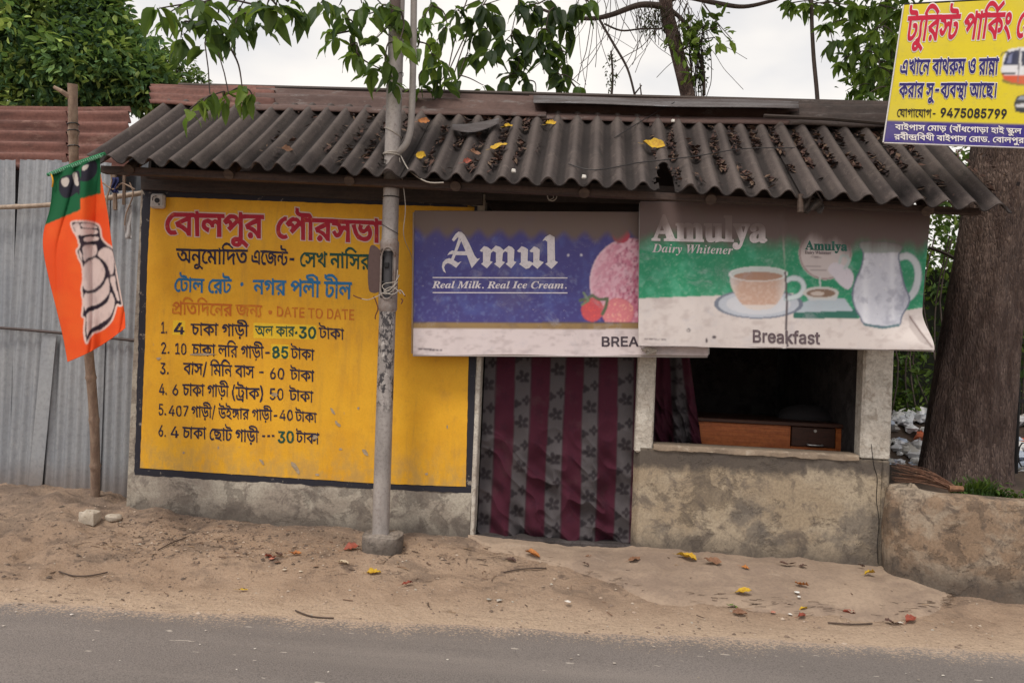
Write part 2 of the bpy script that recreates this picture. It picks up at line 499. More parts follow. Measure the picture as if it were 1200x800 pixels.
t = NT('black_paint')
n2 = t.noise(14, 7, .75); 
c = t.mix(t.ramp(n2, .60, .66), (.022, .022, .032), (.26, .23, .2))
M['black'] = t.done(c, .7, 0, t.bump(n2, .003, .4))

def letter_paint(name, c, fade=0.0, base=(.78, .38, .014)):
    t = NT(name); n = t.noise(26, 6, .75); n2 = t.noise(90, 3, .6)
    col = t.mix(t.ramp(n, .56, .72, 0, .4 + fade * .5), c, base)
    if fade: col = t.mix(t.ramp(t.noise(9, 5, .7), .4, .65, fade * .25, fade), col, base)
    col = t.mix(t.ramp(n2, .3, .7, 0, .25), col, tuple(.5 * x for x in c))
    return t.done(col, .6)
M['l_red'] = letter_paint('red_letter_paint', (.42, .012, .035))
M['l_outline'] = letter_paint('pale_outline_paint', (.72, .55, .50))
M['l_navy'] = letter_paint('navy_letter_paint', (.018, .016, .05))
M['l_green'] = letter_paint('dark_green_letter_paint', (.01, .075, .055))
M['l_blue'] = letter_paint('blue_letter_paint', (.02, .17, .38))
M['l_faded'] = letter_paint('faded_orange_letter_paint', (.52, .11, .02), .45)
M['l_patch'] = letter_paint('fresh_yellow_paint', (.82, .54, .03))

t = NT('roof_asbestos')
n1 = t.noise(1.4, 7, .65); n2 = t.noise(16, 7, .72); n3 = t.noise(90, 3, .7)
c = t.mix(t.ramp(n1, .35, .65), (.098, .078, .072), (.056, .045, .044))
c = t.mix(t.ramp(n2, .52, .7, 0, .8), c, (.15, .122, .110))
c = t.mix(t.ramp(t.noise(7, 7, .75, t.vec((1, .5, .5), (3, 3, 3))), .55, .66, 0, .7), c, (.035, .03, .028))
c = t.mix(t.ramp(n3, .4, .75, 0, .5), c, (.03, .026, .024))
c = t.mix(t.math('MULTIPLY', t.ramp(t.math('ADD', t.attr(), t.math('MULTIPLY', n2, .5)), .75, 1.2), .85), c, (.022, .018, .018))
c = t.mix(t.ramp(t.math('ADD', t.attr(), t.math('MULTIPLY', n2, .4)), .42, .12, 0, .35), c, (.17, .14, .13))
M['roof'] = t.done(c, .95, 0, t.bump(n3, .003, .5, t.bump(n2, .01, .6)))

def rusty(name, a, b, c3, scale=5, stretch=(.3, 1, 1)):
    t = NT(name); n1 = t.noise(scale, 7, .7, t.vec(stretch)); n2 = t.noise(40, 5, .7)
    c = t.mix(t.ramp(n1, .38, .62), a, b)
    c = t.mix(t.ramp(t.noise(scale * 2, 7, .75, t.vec(stretch, (7, 2, 4))), .55, .65, 0, .8), c, c3)
    c = t.mix(t.ramp(n2, .35, .75, 0, .4), c, tuple(.4 * x for x in b))
    return t.done(c, .75, .15, t.bump(n2, .002, .4))
M['rust'] = rusty('rusty_tin', (.20, .092, .075), (.11, .052, .044), (.25, .145, .12))
M['rust_brown'] = rusty('brown_weathered_tin', (.085, .052, .047), (.13, .082, .073), (.18, .155, .15), 6)
M['tin_grey'] = rusty('grey_weathered_tin', (.15, .138, .142), (.09, .075, .075), (.23, .23, .25), 5)
M['tin_dark'] = rusty('dark_weathered_tin', (.08, .06, .055), (.05, .04, .038), (.15, .13, .125), 7)
t = NT('galvanised_sheet')
n1 = t.noise(2.2, 6, .65, t.vec((1, 1, .5))); n2 = t.noise(30, 5, .7); xyz = t.sep()
c = t.mix(t.ramp(n1, .35, .65), (.29, .31, .345), (.36, .375, .40))
c = t.mix(t.ramp(t.noise(9, 6, .75, t.vec((2, 1, .5))), .58, .72, 0, .6), c, (.47, .47, .48))
c = t.mix(t.ramp(t.noise(4, 8, .75, t.vec((2.5, 1, .4), (3, 1, 1))), .64, .70, 0, .8), c, (.15, .095, .075))
c = t.mix(t.ramp(t.math('ADD', xyz[2], t.math('MULTIPLY', n1, -.3)), .1, .35, .6, 0), c, (.22, .17, .14))
c = t.mix(t.ramp(n2, .4, .75, 0, .35), c, (.14, .14, .15))
M['galv'] = t.done(c, .55, .35, t.bump(n2, .002, .3))

def wood(name, a, b, grain=(1.2, 14, 14), rough=.7):
    t = NT(name); n = t.noise(3.5, 6, .65, t.vec(grain)); n2 = t.noise(40, 4, .7)
    c = t.mix(t.ramp(n, .35, .65), a, b)
    c = t.mix(t.ramp(n2, .4, .75, 0, .4), c, tuple(.35 * x for x in b))
    return t.done(c, rough, 0, t.bump(n, .004, .4))
M['beam'] = wood('dark_beam_wood', (.045, .036, .034), (.07, .052, .045))
M['fascia'] = wood('reddish_plank_wood', (.085, .055, .045), (.05, .034, .03))
M['log_end'] = wood('log_wood', (.10, .07, .055), (.06, .042, .035))
M['desk'] = wood('varnished_desk_wood', (.50, .15, .045), (.38, .10, .03), (2, 10, 20), .4)
M['desk_dark'] = wood('dark_desk_wood', (.075, .03, .02), (.05, .022, .016), (2, 10, 20), .5)
M['bamboo'] = wood('bamboo_skin', (.42, .33, .26), (.30, .23, .18), (6, 6, 1.2), .6)
M['bamboo_dark'] = wood('weathered_bamboo', (.22, .15, .115), (.34, .25, .19), (6, 6, 1.2), .7)
M['rail_dark'] = wood('dark_rail', (.10, .075, .075), (.07, .055, .05))
M['bark'] = None
t = NT('tree_bark')
n1 = t.noise(5, 7, .65, t.vec((2.5, 2.5, .8))); n2 = t.noise(22, 6, .7, t.vec((2.2, 2.2, .55)), .5); n3 = t.noise(70, 4, .7)
c = t.mix(t.ramp(n1, .38, .62), (.092, .060, .050), (.195, .140, .120))
c = t.mix(t.ramp(t.noise(2.2, 6, .7, t.vec((1, 1, .7), (4, 4, 4))), .50, .68, 0, .7), c, (.06, .042, .04))
c = t.mix(t.ramp(n2, .5, .72, 0, .8), c, (.042, .030, .030))
c = t.mix(t.ramp(t.noise(14, 6, .75, t.vec((1, 1, .6), (6, 6, 6))), .62, .7, 0, .7), c, (.20, .15, .125))
ck = t.voro(20, t.vec((3.6, 3.6, .8)), 'DISTANCE_TO_EDGE')
ckn = t.math('ADD', ck, t.math('MULTIPLY', t.noise(50, 5, .7, t.vec((1.5, 1.5, .4))), .5))
c = t.mix(t.ramp(ckn, .20, .36, .8, 0), c, (.036, .026, .027))
M['bark'] = t.done(c, .95, 0, t.bump(n3, .006, .6, t.bump(ckn, .03, .9)))
M['branch'] = wood('branch_bark', (.10, .075, .065), (.06, .045, .04), (4, 4, 1))
M['dark_cloth'] = flat('dark_cloth', (.03, .027, .03), .9)
M['soil'] = worn('planter_soil', (.12, .085, .065), (.07, .05, .04), None, 6, 50)
M['wire_dark'] = flat('dark_wire', (.03, .028, .03), .5)
M['wire_light'] = flat('pale_wire', (.42, .38, .34), .6)
M['iron'] = flat('black_iron', (.02, .02, .022), .5, .3)
M['void'] = flat('unlit_inside', (.012, .011, .012), .9)
M['metal'] = flat('dull_steel', (.45, .43, .42), .35, .8)

# ------------------------------------------------------------------ the stall
st = thing('tea_stall', (-.6, 0, .15), 'low roadside tea stall with yellow painted wall, open door, counter window and dark corrugated roof', 'tea stall')
WT = 2.52
def wallbox(name, a, b, mat, bev=.012, jit=0, **k):
    return MB().box(a, b, bev, jit).build(name, mat, st, **k)

# painted wall: front face as a grid with slight waviness, closed at the back
def wavy_wall(name, x0, x1, z0, z1, y0, y1, mat, amp=.006, step=.05, label=None, round_l=0, round_r=0, seed=1):
    nx = max(2, int((x1 - x0) / step) + 1); nz = max(2, int((z1 - z0) / step) + 1)
    U_, V_ = np.meshgrid(np.linspace(x0, x1, nx), np.linspace(z0, z1, nz), indexing='ij')
    Yf = y0 + (fbm(U_ * 2, V_ * 2, 3, seed) - .5) * amp * 2 + (fbm(U_ * 8, V_ * 8, 2, seed + 4) - .5) * amp
    if round_l: Yf = Yf + round_l * (1 - np.sqrt(np.clip(1 - (1 - np.clip((U_ - x0) / round_l, 0, 1)) ** 2, 0, 1)))
    if round_r: Yf = Yf + round_r * (1 - np.sqrt(np.clip(1 - (1 - np.clip((x1 - U_) / round_r, 0, 1)) ** 2, 0, 1)))
    F_ = np.stack([U_, Yf, V_], -1); B_ = np.stack([U_, np.full_like(U_, y1), V_], -1)
    Vv = np.concatenate([F_.reshape(-1, 3), B_.reshape(-1, 3)]); m = nx * nz
    F1 = grid_faces(nx, nz); F2 = F1[:, ::-1] + m
    ring = [i * nz for i in range(nx)] + [(nx - 1) * nz + j for j in range(1, nz)] + [i * nz + nz - 1 for i in range(nx - 2, -1, -1)] + [j for j in range(nz - 2, 0, -1)]
    e = [[b, a, a + m, b + m] for a, b in zip(ring, ring[1:] + ring[:1])]
    return make(name, Vv, np.concatenate([F1, F2, np.array(e)]), mat, st, smooth=True, sharp=40, label=label)
wavy_wall('painted_wall', -3.25, -.735, -.05, WT, 0, .12, M['plaster'], .005, label='wall with hand painted yellow rate board over bare grey plaster foot')
# plaster foot stands a little proud of the painted field
foot = [at(157, 556, -.02), at(551, 576, -.02)]
P = []
for i in range(60):
    s = i / 59; x = -3.212 + s * (-.742 + 3.212)
    top = .452 + s * .012 + (float(fbm(s * 14, 0, 3, 5)) - .5) * .03
    row = []
    for k in range(10):
        z = -.05 + (top + .05) * k / 9
        row.append((x, -.014 - (float(fbm(x * 4, z * 5, 4, 3)) - .5) * .02 - .012 * (1 - k / 9) + (.012 if k == 9 else 0), z))
    P.append(row)
sheet(np.array(P), .02, 'plaster_foot', M['plaster'], st, smooth=True, sharp=50)

WALLY = lambda d: -d
def px_poly(name, pts, Y, mat, parent, jit=0.0, seg=.03, label=None, th=.0015):
    """thin flat coat with an outline given in survey pixels, standing on plane Y, with a real thickness"""
    P3 = [at(x, y, Y) for x, y in pts]
    out = []
    for a, b in zip(P3, P3[1:] + P3[:1]):
        n = max(1, int((b - a).length / seg))
        for k in range(n):
            p = a.lerp(b, k / n)
            if jit:
                d = (b - a).normalized(); nn = Vector((-d.z, 0, d.x))
                p = p + nn * random.uniform(-jit, jit)
            out.append(p)
    n = len(out)
    v = [tuple(p) for p in out] + [(p.x, p.y + th, p.z) for p in out]
    # orientation: front faces -Y
    area = sum(a.x * b.z - b.x * a.z for a, b in zip(out, out[1:] + out[:1]))
    idx = list(range(n))
    if area < 0: idx = idx[::-1]
    f = [tuple(idx), tuple(i + n for i in idx[::-1])]
    for a, b in zip(idx, idx[1:] + idx[:1]): f.append((b, a, a + n, b + n))
    return make(name, v, f, mat, parent, label=label)
px_poly('paint_border', [(167, 222), (380, 232), (560, 241), (555, 578), (350, 568), (157.5, 556)], -.0075, M['black'], st, .004, label='black painted border of the rate board')
px_poly('paint_field', [(195, 231), (380, 238), (556, 243), (548, 240.5) , (556, 243), (549, 420), (546, 570), (440, 566), (300, 557), (164, 548), (170, 400), (173, 300), (177, 231)], -.0105, M['yellow'], st, .0016, label='yellow painted field of the rate board')

# door jamb strip, pillars, counter, side wall
px = at
def roof_gable(x, y):
    if y <= .5:
        s = (y + .55) / 1.05; ze = 2.585 - (x + 3.27) * .0325; zt = 3.30 - (x + 3.3) * .026
        return ze + (zt - ze) * s - .035 - .012 * math.sin(max(0, s) * math.pi)
    return 3.18 - (y - .5) * .36
wallbox('door_jamb', (-.745, -.012, .12), (-.712, .12, 2.40), M['whitewash'], .006)
wallbox('pillar', (.352, .0, .80), (.475, .13, 2.46), M['whitewash'], .012, .002)
wavy_wall('counter_wall', .355, 1.945, -.05, .835, -.004, .15, M['plaster_counter'], .010, .035, label='low counter wall of stained bare plaster', round_l=.05, seed=8)
# sill with a worn front lip
P = []
for i in range(70):
    s = i / 69; x = .476 + s * (1.80 - .476)
    dz = (float(fbm(s * 16, 0, 4, 15)) - .5) * .016
    P.append([(x, -.016 + (float(fbm(s * 22, 1, 3, 1)) - .5) * .012, .826 + dz), (x, -.014, .850 + dz * .3), (x, -.003, .862), (x, .08, .864), (x, .17, .862)])
sheet(np.array(P), .012, 'sill', worn('sill_cement', (.30, .23, .17), (.22, .17, .13), (.4, .33, .26), 6, 50), st, smooth=True, sharp=40)
wallbox('corner_pillar', (1.815, .008, .838), (2.005, .14, 2.44), M['whitewash'], .012, .002)
wallbox('corner_pillar_foot', (1.948, .004, -.05), (2.004, .14, .836), M['plaster_counter'], .012, .002)
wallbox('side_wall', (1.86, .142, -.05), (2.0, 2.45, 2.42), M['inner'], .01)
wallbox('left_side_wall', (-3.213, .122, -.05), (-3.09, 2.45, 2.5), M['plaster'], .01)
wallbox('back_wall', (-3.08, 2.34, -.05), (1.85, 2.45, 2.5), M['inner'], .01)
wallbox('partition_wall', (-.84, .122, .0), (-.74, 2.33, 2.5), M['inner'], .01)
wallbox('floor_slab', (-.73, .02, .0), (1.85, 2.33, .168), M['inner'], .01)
# crack between counter and corner pillar
cr = MB(); pts = [at(x, y, -.006) for x, y in ((1021, 520), (1024, 545), (1028, 560), (1027, 585), (1030, 610), (1028, 640), (1029, 660))]
cr.tube(curve_pts(pts, 4), .0022, 4); cr.build('wall_crack', M['void'], st)
# gable ends close the space between the walls and the sheets
for xg, ex in ((-3.205, 0), (1.995, 0)):
    V = []; ys_ = [.0, .15, .30, .62, 1.2, 2.45]
    tops = [roof_gable(xg, y) for y in ys_]
    for y, tz in zip(ys_, tops): V += [(xg, y, 2.38), (xg, y, tz), (xg + .02, y, 2.38), (xg + .02, y, tz)]
    F = []
    for i in range(len(ys_) - 1):
        a = i * 4; b = a + 4; F += [(a, b, b + 1, a + 1), (a + 2, a + 3, b + 3, b + 2), (a + 1, b + 1, b + 3, a + 3), (a, a + 2, b + 2, b)]
    F += [(0, 1, 3, 2), (20, 22, 23, 21)]
    make('gable_board', V, F, M['beam'], st)
# head timber: beam, dark boards under the eave, purlin
def eave(x): return 2.585 - (x + 3.27) * .0325
def xz_plank(name, px0, px1, Y, th, mat, jit=.003):
    """plank with top/bottom pixel edges at both ends"""
    (xa, ta, ba), (xb, tb, bb) = px0, px1
    m = MB(); n = 14; v = []
    for i in range(n + 1):
        s = i / n
        T = at(xa + (xb - xa) * s, ta + (tb - ta) * s, Y); B = at(xa + (xb - xa) * s, ba + (bb - ba) * s, Y)
        j = lambda: random.uniform(-jit, jit)
        v += [(T.x, Y + j(), T.z + j()), (B.x, Y + j(), B.z + j()), (B.x, Y + th, B.z), (T.x, Y + th, T.z)]
    f = []
    for i in range(n):
        for k in range(4): f.append((i * 4 + k, (i + 1) * 4 + k, (i + 1) * 4 + (k + 1) % 4, i * 4 + (k + 1) % 4))
    f += [(3, 2, 1, 0), tuple(n * 4 + k for k in range(4))]
    f = [q[::-1] for q in f]
    m.add(v, f); return m.build(name, mat, st)
xz_plank('purlin', (118, 194, 202), (1150, 244, 251), -.42, .06, M['fascia'])
xz_plank('wall_plate', (165, 205, 222), (565, 226, 240), -.035, .06, M['beam'])
xz_plank('lintel', (560, 222, 234), (1060, 238, 248), .0, .10, M['beam'])
xz_plank('ledger', (170, 197, 208), (1060, 228, 236), -.14, .05, M['beam'])
# rafters: logs carrying the sheets, round ends seen under the eave
def roof_pt(x, s, up=0.0):
    """s=0 at the eave, 1 at the top end of the sheets"""
    y = -.55 + s * 1.05
    ze = eave(x); zt = 3.30 - (x + 3.3) * .026
    k = 1 + .035 * s
    return Vector((x * k, y, ze + (zt - ze) * s + up - .012 * math.sin(s * math.pi)))
for k, xx in enumerate((-3.05, -2.36, -1.55, -.86, -.05, .72, 1.32, 1.98)):
    a = roof_pt(xx, .10, -.105); b = roof_pt(xx, 1.0, -.10); m = MB()
    m.tube([a, a.lerp(b, .5) + Vector((.01, 0, .01)), b], [.034, .038, .032], 12)
    m.build('rafter', M['log_end'], st)

# ---- roof sheets
PITCH = .1428; AMP = .028
def roof_sheet(x0, x1, z_off, slide, rot, name='roof_sheet', hole=None, lift=0.0, s1=1.02):
    nx = int((x1 - x0) / PITCH * 12) + 1
    nv = 26
    xs = np.linspace(x0, x1, nx)
    P = np.zeros((nx, nv, 3)); TR = np.zeros((nx, nv, 3))
    for i, x in enumerate(xs):
        ph = 2 * math.pi * (x + 3.27) / PITCH
        c = math.cos(ph)
        c = math.copysign(abs(c) ** .85, c)
        q = (x - x0) / (x1 - x0) - .5
        rag = (float(vnoise(x * 31, 1, 3)) - .5) * .012 + (float(vnoise(x * 9, 4, 3)) - .5) * .020
        for j in range(nv):
            s = -slide + (s1 + slide) * (j / (nv - 1)) + (rag if j == 0 else 0)
            p = roof_pt(x, s)
            p.z += AMP * c * .82 + z_off + lift * q
            p.y -= AMP * c * .5
            p.x += rot * (s - .5)
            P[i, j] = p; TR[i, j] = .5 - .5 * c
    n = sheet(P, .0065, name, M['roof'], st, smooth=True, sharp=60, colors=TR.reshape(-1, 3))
    if hole:
        me = n.data
        import bmesh
        bm = bmesh.new(); bm.from_mesh(me)
        org = ORIGIN[n]
        kill = []
        for f in bm.faces:
            c = f.calc_center_median() + org
            if hole(c): kill.append(f)
        bmesh.ops.delete(bm, geom=kill, context='FACES')
        bm.to_mesh(me); bm.free()
    return n
def hole(c):
    s = (c.y + .55) / 1.05
    xx = c.x / (1 + .035 * s)
    h = .20 + .09 * math.sin((xx - .36) * 19)
    return .385 + .02 * math.sin(s * 40) < xx < .515 + .015 * math.sin(s * 30) and .0 <= s + .02 < h
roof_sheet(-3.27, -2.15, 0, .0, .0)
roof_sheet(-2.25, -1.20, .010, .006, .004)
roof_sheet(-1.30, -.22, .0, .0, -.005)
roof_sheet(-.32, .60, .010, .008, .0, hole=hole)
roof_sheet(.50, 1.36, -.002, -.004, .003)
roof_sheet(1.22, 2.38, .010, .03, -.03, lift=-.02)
# back slope
P = np.zeros((60, 6, 3))
for i in range(60):
    for j in range(6):
        a = roof_pt(-3.3 + 5.7 * i / 59, 1.22, -.10); x = a.x; y = a.y + j * .38
        P[i, j] = (x, y, a.z + .08 - j * .14 + AMP * math.cos(2 * math.pi * i / 4))
sheet(P, .006, 'back_roof_sheet', M['roof'], st, smooth=True)
# ridge tins: ribbed lengthwise
def ridge_tin(pa, pb, mat, ribs=3, dz=0.0, dy=0.0, label=None, name='ridge_sheet', amp=.019):
    """pa/pb = (px, top, bottom) pixels; bottom edge at Y .42, top edge at Y .76"""
    n = 24; nv = 22; P = np.zeros((n, nv, 3))
    for i in range(n):
        s = i / (n - 1); x = pa[0] + (pb[0] - pa[0]) * s
        B = at(x, pa[2] + (pb[2] - pa[2]) * s, .42 + dy); T = at(x, pa[1] + (pb[1] - pa[1]) * s, .78 + dy)
        for j in range(nv):
            k = j / (nv - 1)
            p = B.lerp(T, k)
            w = amp * math.sin(k * math.pi * 2 * ribs)
            p = p + Vector((0, -w * .8, w * .6 + dz + .004 * math.sin(s * 9 + k)))
            P[i, j] = p
    return sheet(P, .004, name, mat, st, smooth=True, label=label)
ridge_tin((176, 99, 121), (322, 101, 131), M['rust'], 3, label='rust red ribbed ridge tin')
ridge_tin((300, 104, 130), (640, 114, 138), M['rust_brown'], 2, .006, -.015, label='brown weathered ridge tin')
ridge_tin((620, 112, 140), (935, 118, 147), M['rust_brown'], 2, .0, -.0)
ridge_tin((625, 113, 121), (936, 119, 128), M['tin_grey'], 1, .004, -.022, amp=.006, label='pale grey flashing strip lying over the ridge tin')
ridge_tin((925, 119, 148), (1062, 121, 152), M['tin_dark'], 3, .010, -.02, label='dark battered ridge tin')
m = MB(); a = at(895, 136, .36); b = at(1052, 146, .36)
m.tube([a, a.lerp(b, .5) + Vector((0, 0, .01)), b], .014, 6); m.build('ridge_batten', M['beam'], st)
m = MB(); a = at(210, 100, .80); b = at(1055, 122, .80)
m.tube([a, b], .02, 6); m.build('ridge_pole', M['beam'], st)

